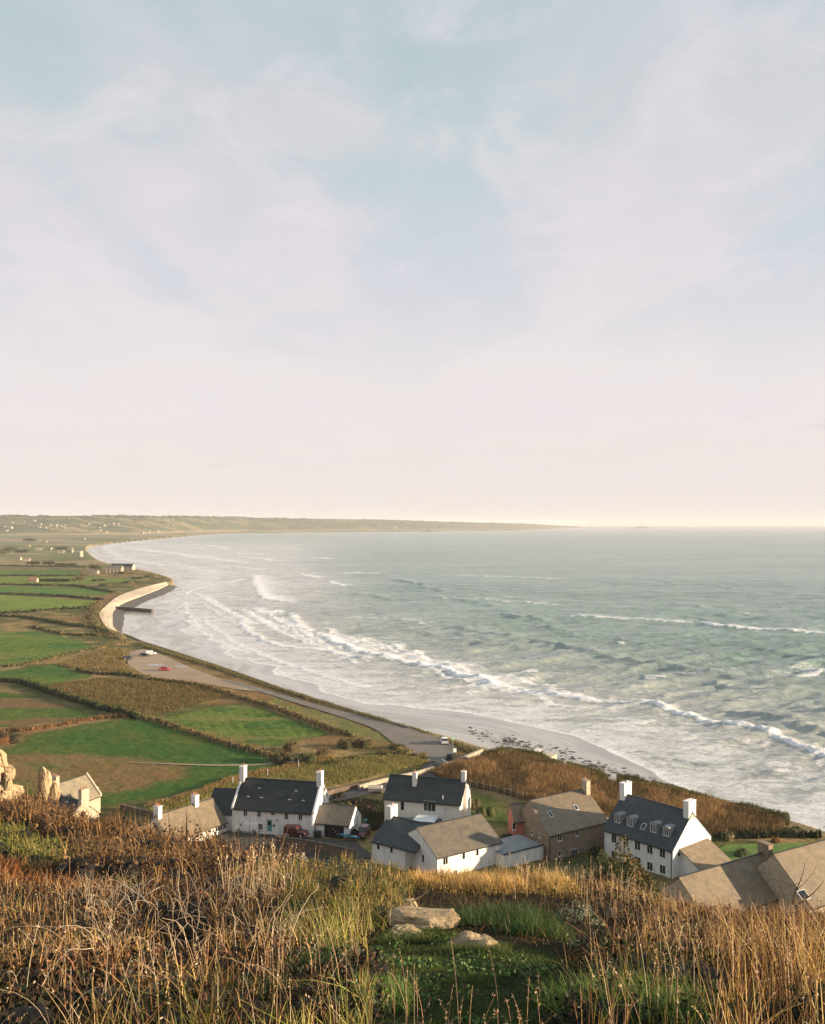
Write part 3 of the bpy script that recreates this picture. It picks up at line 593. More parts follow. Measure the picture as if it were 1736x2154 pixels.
# ---- near hillside the photographer stands on --------------------------------
# height of the slope: ratio depth/distance along fans of bearing a = x/y
PROF = {  # bearing : [(distance, depth/distance)]
    -0.62: [(3.8, .56), (8, .43), (13, .385), (30, .33), (60, .285), (88, .272), (120, .40), (150, .42)],
    -0.447: [(3.8, .545), (8, .44), (13, .395), (30, .345), (60, .315), (86, .300), (120, .40), (150, .42)],
    -0.344: [(3.8, .54), (8, .44), (13, .40), (30, .368), (55, .354), (75, .346), (112, .42), (150, .42)],
    -0.241: [(3.8, .54), (8, .44), (13, .405), (30, .384), (50, .373), (62, .370), (92, .44), (140, .43)],
    -0.16: [(3.8, .54), (8, .44), (13, .40), (25, .392), (36, .388), (60, .45), (115, .46), (140, .46)],
    -0.08: [(3.8, .54), (8, .44), (13, .400), (20, .44), (60, .48), (115, .475), (140, .47)],
    0.18: [(3.8, .54), (8, .44), (13, .400), (20, .45), (60, .485), (115, .475), (140, .47)],
    0.32: [(3.8, .54), (8, .458), (12, .434), (18, .47), (60, .50), (112, .50), (140, .49)],
    0.62: [(3.8, .54), (8, .458), (12, .434), (18, .47), (60, .52), (108, .52), (140, .5)]}
PA = sorted(PROF)
def slope_z(x, y):
    x = np.asarray(x, float); y = np.asarray(y, float)
    a = np.clip(x / np.maximum(y, 3.0), PA[0], PA[-1]); ly = np.log(np.maximum(y, 3.0))
    tab = np.array([np.interp(ly, np.log([p[0] for p in PROF[k]]), [p[1] for p in PROF[k]]) for k in PA])
    j = np.clip(np.searchsorted(PA, a) - 1, 0, len(PA) - 2); pa = np.array(PA)
    w = (a - pa[j]) / (pa[j + 1] - pa[j]); w = w * w * (3 - 2 * w)
    s0 = np.take_along_axis(tab, j[None], 0)[0]; s1 = np.take_along_axis(tab, (j + 1)[None], 0)[0]
    s = s0 + (s1 - s0) * w
    d = np.where(y < 3.8, 1.72 + .085 * y, s * y)
    amp = np.clip(y / 30, .08, 1.1)
    for px_, py_, pr_, pd_ in ((-1.9, 7.3, .75, .75), (-1.0, 8.6, .4, .22), (-2.9, 6.4, .4, .2), (1.28, 6.1, .38, .22), (1.75, 7.6, .45, .25), (3.0, 8.0, .5, .2)): d = d + pd_ * np.exp(-((x - px_) ** 2 + (y - py_) ** 2) / pr_ ** 2)
    return EYE - d + (fbm(x / 6, y / 6, 400, 4) - .5) * amp * 1.6 + (fbm(x / 1.3, y / 1.3, 401, 3) - .5) * .12
rr_ = np.r_[np.linspace(.5, 3, 8), np.exp(np.linspace(math.log(3.1), math.log(165), 300))]
aa = np.linspace(-.75, .75, 420)
A_, R_ = np.meshgrid(aa, rr_); NX, NY = A_ * R_, R_.copy()
NZ = slope_z(NX, NY)
nc1 = fbm(NX / 3, NY / 3, 410, 4); nc2 = fbm(NX / 11, NY / 11, 411, 4)
c = mixc(np.array((0.055, 0.042, 0.022))[None, None], np.array((0.10, 0.08, 0.03))[None, None], nc1)
c = mixc(c, np.array((0.17, 0.065, 0.022))[None, None], sstep(.4, .6, nc2) * sstep(12, 25, NY) * .9)
TURF = [(795, 2400), (785, 2154), (770, 2080), (765, 2010), (800, 1965), (900, 1955), (1060, 1985), (1165, 2000), (1190, 2060), (1215, 2154), (1230, 2400)]
PXD, PYD = proj(NX, np.maximum(NY, .1), NZ)
c *= (1 - .72 * sstep(16, 12, NY))[..., None]  # near ground darkened to paint the shade under the plants
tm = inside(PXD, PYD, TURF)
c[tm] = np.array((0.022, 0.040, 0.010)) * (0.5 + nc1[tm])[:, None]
r_, c__ = NX.shape; idx = np.arange(r_ * c__).reshape(r_, c__)
nf = np.stack([idx[:-1, :-1].ravel(), idx[:-1, 1:].ravel(), idx[1:, 1:].ravel(), idx[1:, :-1].ravel()], 1)
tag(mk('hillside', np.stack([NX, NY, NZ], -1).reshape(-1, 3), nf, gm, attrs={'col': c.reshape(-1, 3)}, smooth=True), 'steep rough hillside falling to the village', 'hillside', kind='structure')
def onslope(xd_, yd_, lo=3.5, hi=140):
    """where the line of sight through a spot meets the hillside"""
    ys = np.exp(np.linspace(math.log(lo), math.log(hi), 700)); x = (xd_ - CX) / F * ys; z = EYE - (yd_ - EY) / F * ys
    g = slope_z(x, ys) - z; k = np.argmax(g > 0); return (x[k], ys[k], float(slope_z(x[k], ys[k])))

# ---- haze: one box of thin even air round everything (the sky lies outside it) ----
HZB = MB().box(-30000, 30000, -300, 41500, -4, 190)
hzm = bpy.data.materials.new('haze_air'); hzm.use_nodes = True; t = hzm.node_tree; t.nodes.clear()
pv = nd(t, 'ShaderNodeVolumePrincipled'); pv.inputs['Color'].default_value = (0.86, 0.88, 0.92, 1); pv.inputs['Density'].default_value = 0.00006; pv.inputs['Anisotropy'].default_value = 0.0
mo = nd(t, 'ShaderNodeOutputMaterial'); t.links.new(pv.outputs[0], mo.inputs['Volume'])
tag(HZB.build('haze', hzm), 'thin pale sea haze over the bay', 'haze', kind='stuff')

# ================================================================== ROADS, YARDS
def sheet(name, pts, z, m, label, cat, world_pts=False, kind='structure'):
    p = np.array(pts) if world_pts else XY(pts, z)
    p = p if world_pts else p
    me = bpy.data.meshes.new(name); bmn = __import__('bmesh').new()
    vs = [bmn.verts.new((x, y, z)) for x, y in p]; f = bmn.faces.new(vs)
    if f.normal.z < 0: f.normal_flip()
    bmn.normal_update()
    if f.normal.z < 0: f.normal_flip()
    __import__('bmesh').ops.triangulate(bmn, faces=[f]); bmn.to_mesh(me); bmn.free(); me.materials.append(m)
    o = bpy.data.objects.new(name, me); COL.objects.link(o); return tag(o, label, cat, kind=kind)
def ribbon(name, line, w, z, m, label, cat, kind='structure', wpts=False):
    p = catmull(np.array(line) if wpts else XY(line, z), 6); d = np.gradient(p, axis=0); d /= np.linalg.norm(d, axis=1)[:, None]; nn = np.stack([-d[:, 1], d[:, 0]], 1)
    ww = np.interp(np.linspace(0, 1, len(p)), np.linspace(0, 1, len(w)), w)[:, None] if isinstance(w, (list, tuple)) else w
    A, B = p + nn * ww / 2, p - nn * ww / 2; V = np.vstack([np.c_[A, np.full(len(A), z)], np.c_[B, np.full(len(B), z)]]); n = len(p)
    return tag(mk(name, V, np.array([[i + n, i + n + 1, i + 1, i] for i in range(n - 1)]), m), label, cat, kind=kind)
GZ = 5.14
sheet('car_park', catmull(XY([(274, 1371), (305, 1366), (345, 1379), (392, 1400), (440, 1419), (480, 1433), (540, 1452), (500, 1450), (440, 1440), (392, 1434), (330, 1426), (282, 1416), (268, 1392)], GZ), 4), GZ, M['gravel'], 'bare reddish gravel car park beside the beach', 'car park', True)
ribbon('road', [(470, 1430), (560, 1455), (640, 1479), (700, 1496), (760, 1512), (820, 1530), (872, 1560), (912, 1585), (930, 1600)], [3.2, 3.2, 3.6, 4.2, 6.5, 9, 11, 9, 7], GZ + .01, M['lightroad'], 'narrow sandy road following the shore', 'road')
sheet('beach_parking', XY([(800, 1522), (857, 1537), (918, 1550), (962, 1572), (950, 1596), (975, 1604), (935, 1620), (912, 1612), (918, 1598), (900, 1580), (868, 1560), (830, 1542)], GZ + .02), GZ + .02, M['lightroad'], 'worn grey turning area at the top of the beach', 'road', True)
ribbon('lane', [(942, 1608), (905, 1626), (850, 1642), (800, 1655), (750, 1668), (700, 1682)], [9, 6.5, 5, 4.5, 4.2, 4], GZ + .03, M['asphalt'], 'grey asphalt lane running behind the white houses', 'road')
sheet('village_road', [( -44, 158), (-26, 160), (-10, 152.6), (0, 144.5), (9, 137), (20, 131), (20, 122), (6, 127), (-4, 138), (-14, 146.5), (-30, 151), (-46, 151)], GZ, M['asphalt'], 'dark asphalt village road below the houses', 'road', True)
sheet('yard', [(-34, 165), (-17, 161.5), (-10, 160), (-6, 152), (-9, 151.4), (-26, 158.2), (-34, 160)], GZ + .02, M['yard'], 'shaded parking yard in front of the long white house', 'yard', True)
sheet('garden_lawn', [P(1500, 1790, GZ)[:2], P(1530, 1776, GZ)[:2], P(1700, 1774, GZ)[:2], P(1760, 1800, GZ)[:2], P(1560, 1830, GZ)[:2]], GZ + .01, mat('lawn_grass', (0.12, 0.19, 0.035), (0.08, 0.14, 0.03), 0.5, 0.95, .4, 6, obj=False), 'neat bright green lawn inside the clipped hedge', 'lawn', True)
ribbon('farm_track', [(250, 1603), (340, 1606), (430, 1609), (520, 1609), (590, 1605), (622, 1601)], [.2, .8, 1.2, 1.3, 1.2, .9], GZ - .01, M['track'], 'thin pale farm track across the big field', 'track')
ribbon('lane_edge_line', [(930, 1597), (944, 1606)], .35, GZ + .06, M['trim'], 'white give way line where the lane meets the turning area', 'road marking')
ribbon('road_line', [(-13, 143.6), (-4, 135.6), (5, 126.5)], .12, GZ + .012, M['trim'], 'thin white edge line on the village road', 'road marking', wpts=True)
ribbon('pavement', [(-27, 157.3), (-9.6, 150.4), (-1, 143.2), (3, 140)], 1.3, GZ + .12, M['yard'], 'narrow grey pavement under the brown wall', 'pavement', wpts=True)

# ================================================================== SEA WALLS
def wallrun(name, pts, z0, z1, th, m, label, cat='wall', cap=None, wpts=False, parent=None, ztop=None):
    p = resample(np.array(pts) if wpts else XY(pts, z1), 1.5); d = np.gradient(p, axis=0); d /= np.linalg.norm(d, axis=1)[:, None]; nn = np.stack([-d[:, 1], d[:, 0]], 1) * th / 2
    A, B = p + nn, p - nn; n = len(p); zz = np.full(n, z1) if ztop is None else np.interp(np.linspace(0, 1, n), np.linspace(0, 1, len(ztop)), ztop)
    V = np.vstack([np.c_[A, np.full(n, z0)], np.c_[A, zz], np.c_[B, zz], np.c_[B, np.full(n, z0)]]); Fc = []
    for i in range(n - 1):
        for a, b_ in ((0, 1), (1, 2), (2, 3)): Fc.append((a * n + i, a * n + i + 1, b_ * n + i + 1, b_ * n + i))
    Fc += [(0, n, 2 * n, 3 * n), (n - 1, 4 * n - 1, 3 * n - 1, 2 * n - 1)]
    o = mk(name, V, Fc, m, parent)
    if cap:
        c0 = MB(); 
        for i in range(n - 1):
            a0, b0, a1, b1 = A[i] + nn[i] * .3, B[i] - nn[i] * .3, A[i + 1] + nn[i + 1] * .3, B[i + 1] - nn[i + 1] * .3
            c0.hexa([(*a0, zz[i]), (*b0, zz[i]), (*b1, zz[i + 1]), (*a1, zz[i + 1]), (*a0, zz[i] + .1), (*b0, zz[i] + .1), (*b1, zz[i + 1] + .1), (*a1, zz[i + 1] + .1)])
        c0.build('coping', cap, o)
    return tag(o, label, cat)
wallrun('sea_wall', [(860, 1530), (800, 1511), (720, 1487), (600, 1450), (480, 1407), (380, 1374), (300, 1349), (262, 1333)], 0.5, 5.35, .8, M['wetstone'], 'low dark stone sea wall curving along the beach', 'sea wall')
# the pale sloping apron
lnd = catmull(XY([(232, 1326), (222, 1317), (211, 1299), (211, 1287), (227, 1271), (252, 1253), (302, 1236), (350, 1224.5)], 5.4), 6)
se_ = catmull(XY([(247, 1330), (238, 1318), (237, 1302), (239, 1285), (259, 1269), (302, 1252), (335, 1239), (356, 1229)], 2.6), 6)
sn = min(len(lnd), len(se_)); V = np.vstack([np.c_[lnd[:sn], np.full(sn, 1.0)], np.c_[lnd[:sn], np.full(sn, 5.6)], np.c_[se_[:sn], np.full(sn, 3.0)], np.c_[se_[:sn], np.full(sn, 0.2)]])
ap = mk('sea_wall', V, [(a * sn + i, a * sn + i + 1, b_ * sn + i + 1, b_ * sn + i) for i in range(sn - 1) for a, b_ in ((0, 1), (1, 2), (2, 3))], M['concrete'])
tag(ap, 'broad pale sloping sea defence at the bend of the bay', 'sea wall')
k = se_[:sn]; dd = np.gradient(k, axis=0); dd /= np.linalg.norm(dd, axis=1)[:, None]; nn = np.stack([-dd[:, 1], dd[:, 0]], 1)
sgn = np.sign(((k - lnd[:sn]) * nn).sum(1))[:, None]; k2 = k + nn * sgn * np.interp(np.linspace(0, 1, sn), [0, .15, .6, 1], [2, 7, 12, 8])[:, None]
V = np.vstack([np.c_[k - nn * sgn * .2, np.full(sn, 2.4)], np.c_[k2, np.full(sn, .3)]]); ft = mk('wall_foot', V, [(i, i + 1, sn + i + 1, sn + i) for i in range(sn - 1)], M['wetstone'], ap)
gr = wallrun('groyne', [(243, 1279), (270, 1279.5), (321, 1282)], -.5, 2.6, 2.0, M['wetstone'], 'dark stone groyne running out from the pale sea defence', 'groyne', ztop=[3.6, 3.2, 2.6])
# slipway by the turning area
wallrun('slipway_wall', [(945, 1598), (980, 1588), (1014, 1577)], 1.0, 6.4, .8, M['palestone'], 'pale stone wall beside the dark parked car', 'wall', ztop=[5.6, 6.2, 6.6])
sl = MB(); a_ = [P(1085, 1582, 3)[:2], P(1130, 1582, 2.6)[:2], P(1172, 1584, 2.2)[:2], P(1150, 1598, 2.2)[:2], P(1085, 1600, 3)[:2]]
sl.prism([(*p, .2) for p in a_], [(p[0], p[1], z) for p, z in zip(a_, (3.0, 2.6, 2.0, 2.1, 3.0))])
tag(sl.build('slipway', M['concrete']), 'pale concrete slipway with a boat, above the scattered rocks', 'slipway')

# ================================================================== HOUSES
class House:
    def __init__(s, name, label, q, zb=4.6, cat='house', tr=.5, sk=0.0, ze2=None):
        x0, y0, th, L, D, ze, zr = q; s.L, s.D, s.ze, s.zr, s.tr, s.sk, s.zb = L, D, ze, zr, tr, sk, zb; s.ze2 = ze if ze2 is None else ze2
        s.th = th; s.o = Vector((x0, y0, 0)); s.root = empty(name, (x0, y0, zb), th, label, cat)
        s.u = Vector((math.cos(th), math.sin(th), 0)); s.v = Vector((math.cos(th + math.pi / 2 + sk), math.sin(th + math.pi / 2 + sk), 0))
    def loc(s, p):                       # (along, deep, height) -> local coordinates of the empty
        a, t_, z = p; return (a - t_ * math.sin(s.sk), t_ * math.cos(s.sk), z - s.zb)
    def mb(s): return MB(s.loc)
    def inv(s, w):                       # world vector -> affine
        w = Vector(w); n = Vector((-s.u.y, s.u.x, 0)); t_ = w.dot(n) / math.cos(s.sk); return Vector((w.dot(s.u) + t_ * math.sin(s.sk), t_, w.z))
    def hit(s, plane, xd_, yd_):
        O = s.inv(Vector((0, 0, EYE)) - s.o); Dv = s.inv(Vector(((xd_ - CX) / F, 1, -(yd_ - EY) / F)))
        if plane == 'front': k = -O.y / Dv.y
        elif plane == 'right': k = (s.L - O.x) / Dv.x
        elif plane == 'left': k = -O.x / Dv.x
        else:
            g = (s.zr - s.ze) / (s.tr * s.D); k = (s.ze + g * O.y - O.z) / (Dv.z - g * Dv.y)
        return O + Dv * k
    def walls(s, m, name='wall', drop=.16):
        b = s.mb(); L, D = s.L, s.D; pr = [(0, s.zb), (0, s.ze - drop), (s.tr * D, s.zr - drop), (D, s.ze2 - drop), (D, s.zb)]
        b.prism([(0, y, z) for y, z in pr], [(L, y, z) for y, z in pr]); s.wall = b.build(name, m, s.root); return s.wall
    def roof(s, m, ov=.25, vo=.06, th=.16, x0=None, x1=None, ridge=True, m2=None):
        b = s.mb(); x0 = -vo if x0 is None else x0; x1 = s.L + vo if x1 is None else x1; ym = s.tr * s.D
        g1 = (s.zr - s.ze) / ym; g2 = (s.zr - s.ze2) / (s.D - ym)
        A = [(-ov, s.ze - ov * g1), (ym, s.zr), (ym, s.zr - th), (-ov, s.ze - ov * g1 - th)]
        B = [(ym, s.zr), (s.D + ov, s.ze2 - ov * g2), (s.D + ov, s.ze2 - ov * g2 - th), (ym, s.zr - th)]
        for Q in (A, B): b.prism([(x0, y, z) for y, z in Q], [(x1, y, z) for y, z in Q])
        s.rf = b.build('roof', m, s.root)
        if ridge:
            r = s.mb(); r.box(x0, x1, ym - .12, ym + .12, s.zr - .02, s.zr + .07); r.build('ridge_tiles', m2 or M['gutter'], s.rf)
        g = s.mb(); g.box(x0, x1, -ov - .12, -ov + .0, s.ze - ov * g1 - th - .02, s.ze - ov * g1 - th + .12); g.build('gutter', M['gutter'], s.root)
        return s.rf
    def coping(s, x, w=.35, up=.22, m=None, front=.15):
        b = s.mb(); ym = s.tr * s.D; g = (s.zr - s.ze) / ym
        b.prism([(x - w / 2, -front, s.ze - front * g - .2), (x - w / 2, ym, s.zr - .2), (x - w / 2, ym, s.zr + up), (x - w / 2, -front, s.ze - front * g + up)],
                [(x + w / 2, -front, s.ze - front * g - .2), (x + w / 2, ym, s.zr - .2), (x + w / 2, ym, s.zr + up), (x + w / 2, -front, s.ze - front * g + up)])
        g = (s.zr - s.ze2) / (s.D - ym)
        b.prism([(x - w / 2, ym, s.zr - .2), (x - w / 2, s.D, s.ze2 - .2), (x - w / 2, s.D, s.ze2 + up), (x - w / 2, ym, s.zr + up)],
                [(x + w / 2, ym, s.zr - .2), (x + w / 2, s.D, s.ze2 - .2), (x + w / 2, s.D, s.ze2 + up), (x + w / 2, ym, s.zr + up)])
        b.build('coping', m or M['render'], s.root)
    def chimney(s, x, y, z0, z1, w, d, m, pots=1, cap=None, potm=None):
        b = s.mb(); b.box(x - w / 2, x + w / 2, y - d / 2, y + d / 2, z0, z1); b.box(x - w / 2 - .06, x + w / 2 + .06, y - d / 2 - .06, y + d / 2 + .06, z1 + .002, z1 + .12, 1)
        c = b.build('chimney', [m, cap or m], s.root)
        for k_ in range(pots):
            o_ = (k_ - (pots - 1) / 2); dx_, dy_ = (o_ * w / max(pots, 1), 0) if w > d else (0, o_ * d / max(pots, 1))
            pb = MB(); p = s.loc((x + dx_, y + dy_, z1 + .12)); pb.cyl(p, (p[0], p[1], p[2] + .34), .13, .10, 8); pb.cyl((p[0], p[1], p[2] + .342), (p[0], p[1], p[2] + .39), .13, .13, 8)
            pb.build('chimney_pot', potm or M['terracotta'], c)
        return c
    def panel(s, plane, at, w, h, b, n0, n1, ox=0, oz=0, m=0):
        """box on a wall plane, n0..n1 metres proud of it"""
        a = (at.x if plane == 'front' else at.y) + ox; z = at.z + oz
        if plane == 'front': b.box(a - w / 2, a + w / 2, -n1, -n0, z - h / 2, z + h / 2, m)
        elif plane == 'right': b.box(s.L + n0, s.L + n1, a - w / 2, a + w / 2, z - h / 2, z + h / 2, m)
        else: b.box(-n1, -n0, a - w / 2, a + w / 2, z - h / 2, z + h / 2, m)
    def window(s, plane, xd_, yd_, w, h, lights=2, sill=True, fm=None, name='window', abs_=None):
        at = s.hit(plane, xd_, yd_) if abs_ is None else Vector(abs_); f = s.mb(); t_ = .06; w *= 1.14; h *= 1.12
        s.panel(plane, at, w, t_, f, .004, .05, 0, h / 2 - t_ / 2); s.panel(plane, at, w, t_, f, .004, .05, 0, -h / 2 + t_ / 2)
        for k_ in range(lights + 1): s.panel(plane, at, t_ * .9, h - 2 * t_ - .004, f, .004, .048, -w / 2 + t_ / 2 + k_ * (w - t_) / lights)
        if sill: s.panel(plane, at, w + .16, .07, f, .003, .12, 0, -h / 2 - .04)
        wo = f.build(name, fm or M['trim'], s.root); g = s.mb(); s.panel(plane, at, w - .04, h - .04, g, .002, .02); g.build('pane', M['glass'], wo); return wo
    def door(s, plane, xd_, yd_, w, h, m, abs_=None, glazed=True):
        at = s.hit(plane, xd_, yd_) if abs_ is None else Vector(abs_); f = s.mb(); s.panel(plane, at, w, h, f, .003, .05); s.panel(plane, at, w + .16, .08, f, .003, .07, 0, h / 2 + .045)
        d = f.build('door', m, s.root)
        if glazed: g = s.mb(); s.panel(plane, at, w * .7, h * .4, g, .052, .056, 0, h * .22); g.build('pane', M['glass'], d)
        hn = s.mb(); s.panel(plane, at, .05, .12, hn, .052, .1, w * .35, 0); hn.build('handle', M['metal'], d)
    def skylight(s, xd_, yd_, w=.55, h=.8, bright=False, name='skylight'):
        p = s.hit('roof', xd_, yd_); g = (s.zr - s.ze) / (s.tr * s.D); n = math.hypot(1, g); b = s.mb()
        def q(a, r, up): return (p.x + a, p.y + r / n - up * g / n, p.z + r * g / n + up / n)
        def bx(b, a0, a1, r0, r1, u0, u1): b.hexa([q(a0, r0, u0), q(a1, r0, u0), q(a1, r1, u0), q(a0, r1, u0), q(a0, r0, u1), q(a1, r0, u1), q(a1, r1, u1), q(a0, r1, u1)])
        f = s.mb(); bx(f, -w / 2, w / 2, -h / 2, -h / 2 + .07, .01, .10); bx(f, -w / 2, w / 2, h / 2 - .07, h / 2, .01, .10); bx(f, -w / 2, -w / 2 + .06, -h / 2 + .072, h / 2 - .072, .01, .1); bx(f, w / 2 - .06, w / 2, -h / 2 + .072, h / 2 - .072, .01, .1)
        o = f.build(name, M['trim'] if bright else M['gutter'], s.root); g_ = s.mb(); bx(g_, -w / 2 + .05, w / 2 - .05, -h / 2 + .05, h / 2 - .05, .012, .07); g_.build('pane', M['glass'], o)
        if not bright: e = s.mb(); bx(e, -w / 2 - .03, w / 2 + .03, -h / 2 - .13, -h / 2 - .004, .01, .05); e.build('flashing', M['trim'], o)
    def pipe(s, plane, a, z0, z1, m=None):
        b = s.mb(); at = Vector((a, a, (z0 + z1) / 2)); s.panel(plane, at, .09, z1 - z0, b, .02, .11); b.build('downpipe', m or M['gutter'], s.root)

# --- A : the long white farmhouse
A = House('farmhouse', 'long white farmhouse with dark slate roof and white chimney at each end', (-32.264, 165.316, -.203, 15.159, 9.161, 9.373, 13.453))
A.walls(M['render']); A.roof(M['slate_dark'], x0=.18, x1=A.L - .18); A.coping(0.0); A.coping(A.L)
A.chimney(.2, A.D * .5, 12.6, 15.5, .9, 1.5, M['render'], 2); A.chimney(A.L - .2, A.D * .5, 12.6, 15.3, .9, 1.5, M['render'], 2)
zA = lambda x, y: (466.3 + x * .1399, 1612.6 + y * .1399)
for x, y, w, h in ((358, 702, .62, .95), (563, 715, .62, .95), (770, 697, .58, .8), (974, 750, .64, .98), (1185, 765, .64, .98), (590, 905, .64, .95)): A.window('front', *zA(x, y), w, h)
A.door('front', *zA(722, 888), .85, 1.95, M['teal'])
A.window('right', *zA(1540, 505), .4, .6, 1)
for x, y in ((410, 415), (585, 290), (608, 430), (1130, 330), (1032, 460), (1238, 475)): A.skylight(*zA(x, y), .5, .85)
b = A.mb(); p = A.hit('front', *zA(790, 885)); A.panel('front', p, .3, .3, b, .003, .12); b.build('letter_box', M['gutter'], A.root)
b = A.mb(); p = A.hit('front', *zA(830, 810)); A.panel('front', p, .12, .25, b, .003, .25); b.build('wall_lamp', M['gutter'], A.root)
A.pipe('front', A.L - .25, 4.9, 9.1, M['trim'])
# lower wing to its left
b = A.mb(); pr = [(0.6, 4.6), (0.6, 8.0), (4.2, 11.3), (7.8, 8.0), (7.8, 4.6)]; b.prism([(-5.2, y, z) for y, z in pr], [(-.02, y, z) for y, z in pr]); b.build('side_wing', M['render'], A.root)
b = A.mb(); b.prism([(-5.3, .3, 7.86), (-5.3, 4.2, 11.45), (-5.3, 4.2, 11.3), (-5.3, .3, 7.7)], [(-.2, .3, 7.86), (-.2, 4.2, 11.45), (-.2, 4.2, 11.3), (-.2, .3, 7.7)])
b.prism([(-5.3, 4.2, 11.45), (-5.3, 8.1, 7.86), (-5.3, 8.1, 7.7), (-5.3, 4.2, 11.3)], [(-.2, 4.2, 11.45), (-.2, 8.1, 7.86), (-.2, 8.1, 7.7), (-.2, 4.2, 11.3)]); b.build('side_wing_roof', M['slate_dark'], A.root)
# --- garage attached on the right: separate building with its own roof
Gq = House('garage', 'white garage with slate roof and wide dark open doorway, right of the farmhouse', (-17.12, 162.75, -.254, 6.217, 6.531, 7.588, 9.963), cat='garage')
Gq.o += Vector((0.12, 0, 0)); Gq.root.location.x += .12
Gq.walls(M['render']); Gq.roof(M['slate_grey'])
b = Gq.mb(); b.box(1.55, 5.2, -.05, -.004, 5.0, 7.15); dr = b.build('doorway', M['dark'], Gq.root)  # dark panel painted for the shade inside the open garage
b = Gq.mb(); b.box(1.4, 1.55, -.09, -.006, 5.0, 7.15); b.box(5.2, 5.35, -.09, -.006, 5.0, 7.15); b.box(1.4, 5.35, -.09, -.006, 7.152, 7.3); b.build('door_frame', M['trim'], Gq.root)
for q_ in range(3): b = Gq.mb(); b.box(3.2 + q_ * .35, 3.32 + q_ * .35, -.08, -.052, 6.5 - q_ * .42, 6.62 - q_ * .42); b.build('hanging_tool', M['trim'], dr)
Gq.window('right', *((621.7 + 968 * .1343, 1651.4 + 560 * .1343)), .35, 1.6, 1, False)
# --- B : tall house in the middle
B = House('house', 'tall cream house with dark slate roof and a chimney stack rising from its front slope', (-5.028, 165.863, -.272, 13.823, 8.788, 11.0, 13.953))
B.walls(M['cream']); B.roof(M['slate_dark'], ov=.35, vo=.3)
zB = lambda x, y: (777.2 + x * .1455, 1602.9 + y * .1455)
B.window('front', *zB(478, 620), .62, 1.75, 1, False); B.window('front', *zB(872, 640), 1.95, 1.65, 3, True); B.window('front', *zB(1028, 838), .5, .5, 1)
p = B.hit('roof', *zB(650, 355)); B.chimney(p.x, p.y + .35, p.z - .6, p.z + 2.35, .75, .75, M['render'], 2)
B.chimney(B.L - .25, B.D * .5, 12.5, 15.4, .75, .9, M['render'], 1)
b = B.mb(); b.prism([(B.L + .01, 2.6, 4.6), (B.L + .01, 6.2, 4.6), (B.L + .01, 6.2, 10.2), (B.L + .01, 4.9, 13.0), (B.L + .01, 3.9, 13.0), (B.L + .01, 2.6, 10.2)], [(B.L + .7, 2.6, 4.6), (B.L + .7, 6.2, 4.6), (B.L + .7, 6.2, 10.2), (B.L + .45, 4.9, 13.0), (B.L + .45, 3.9, 13.0), (B.L + .7, 2.6, 10.2)]); b.build('chimney_breast', M['cream'], B.root)
B.pipe('front', B.hit('front', *zB(1085, 700)).x, 5, 10.8, M['trim']); b = B.mb(); p = B.hit('roof', *zB(1062, 540)); b.box(p.x - .06, p.x + .06, p.y - .06, p.y + .06, p.z - .1, p.z + .7); b.build('vent_pipe', M['trim'], B.root)
b = B.mb(); b.box(1.2, 10.2, -3.4, -.02, 4.6, 7.55); b.build('front_extension', M['cream'], B.root)
b = B.mb(); b.box(1.0, 10.4, -3.6, -.01, 7.552, 7.78); b.box(1.0, 10.4, -3.6, -3.45, 7.782, 7.9); b.build('flat_roof', M['felt'], B.root)
b = B.mb(); b.box(6.3, 9.9, -3.2, -.3, 7.79, 8.35, 1); b.prism([(6.1, -3.4, 8.36), (10.1, -3.4, 8.36), (10.1, -.1, 8.36), (6.1, -.1, 8.36)], [(6.5, -2.9, 8.75), (9.7, -2.9, 8.75), (9.7, -.5, 8.75), (6.5, -.5, 8.75)]); b.build('roof_lantern', [M['trim'], M['glass']], B.root)
Bo = House('outbuilding', 'small cream outbuilding with brown roof beside the tall house', (9.6, 162.2, -.15, 3.0, 3.2, 6.8, 8.0), cat='outbuilding'); Bo.walls(M['cream']); Bo.roof(M['slate_grey'])
# --- C : L-shaped white house
C1 = House('white_house', 'white L-shaped house with two roofs meeting at a front gable, nearest the road', (3.706, 142.707, .594, 12.965, 10.852, 8.6, 11.647), zb=2.8)
C1.walls(M['render']); C1.roof(M['slate_grey'])
zC = lambda x, y: (757.7 + x * .291, 1583.4 + y * .291)
for x, y, w in ((617, 780, .85), (749, 741, .5), (848, 716, .5)): C1.window('front', *zC(x, y), w, 1.15, 2 if w > .6 else 1)
for x, y, w in ((345, 740, .85), (457, 765, .6)): C1.window('left', *zC(x, y), w, 1.15, 2 if w > .7 else 1)
C1.window('front', *zC(690, 868), .6, .8, 2); C1.pipe('front', .12, 3.5, 8.3, M['trim']); C1.pipe('front', C1.L - .15, 3.5, 8.3, M['trim'])
C2 = House('tmp', 'x', (-6.571, 150.506, -.605, 6.6, 9.358, 8.535, 11.35), zb=2.8)
C2.root.parent = None
C2.walls(M['render'], 'left_wing'); C2.roof(M['slate_blue'], x1=C2.L + 2.2)
for x, y in ((132, 672), (227, 697)): C2.window('front', *zC(x, y), .5, 1.15, 1)
C2.chimney(.45, C2.D * .52, 9.5, 13.0, .9, 1.9, M['render'], 1); C2.pipe('front', .1, 3.2, 8.2, M['trim'])
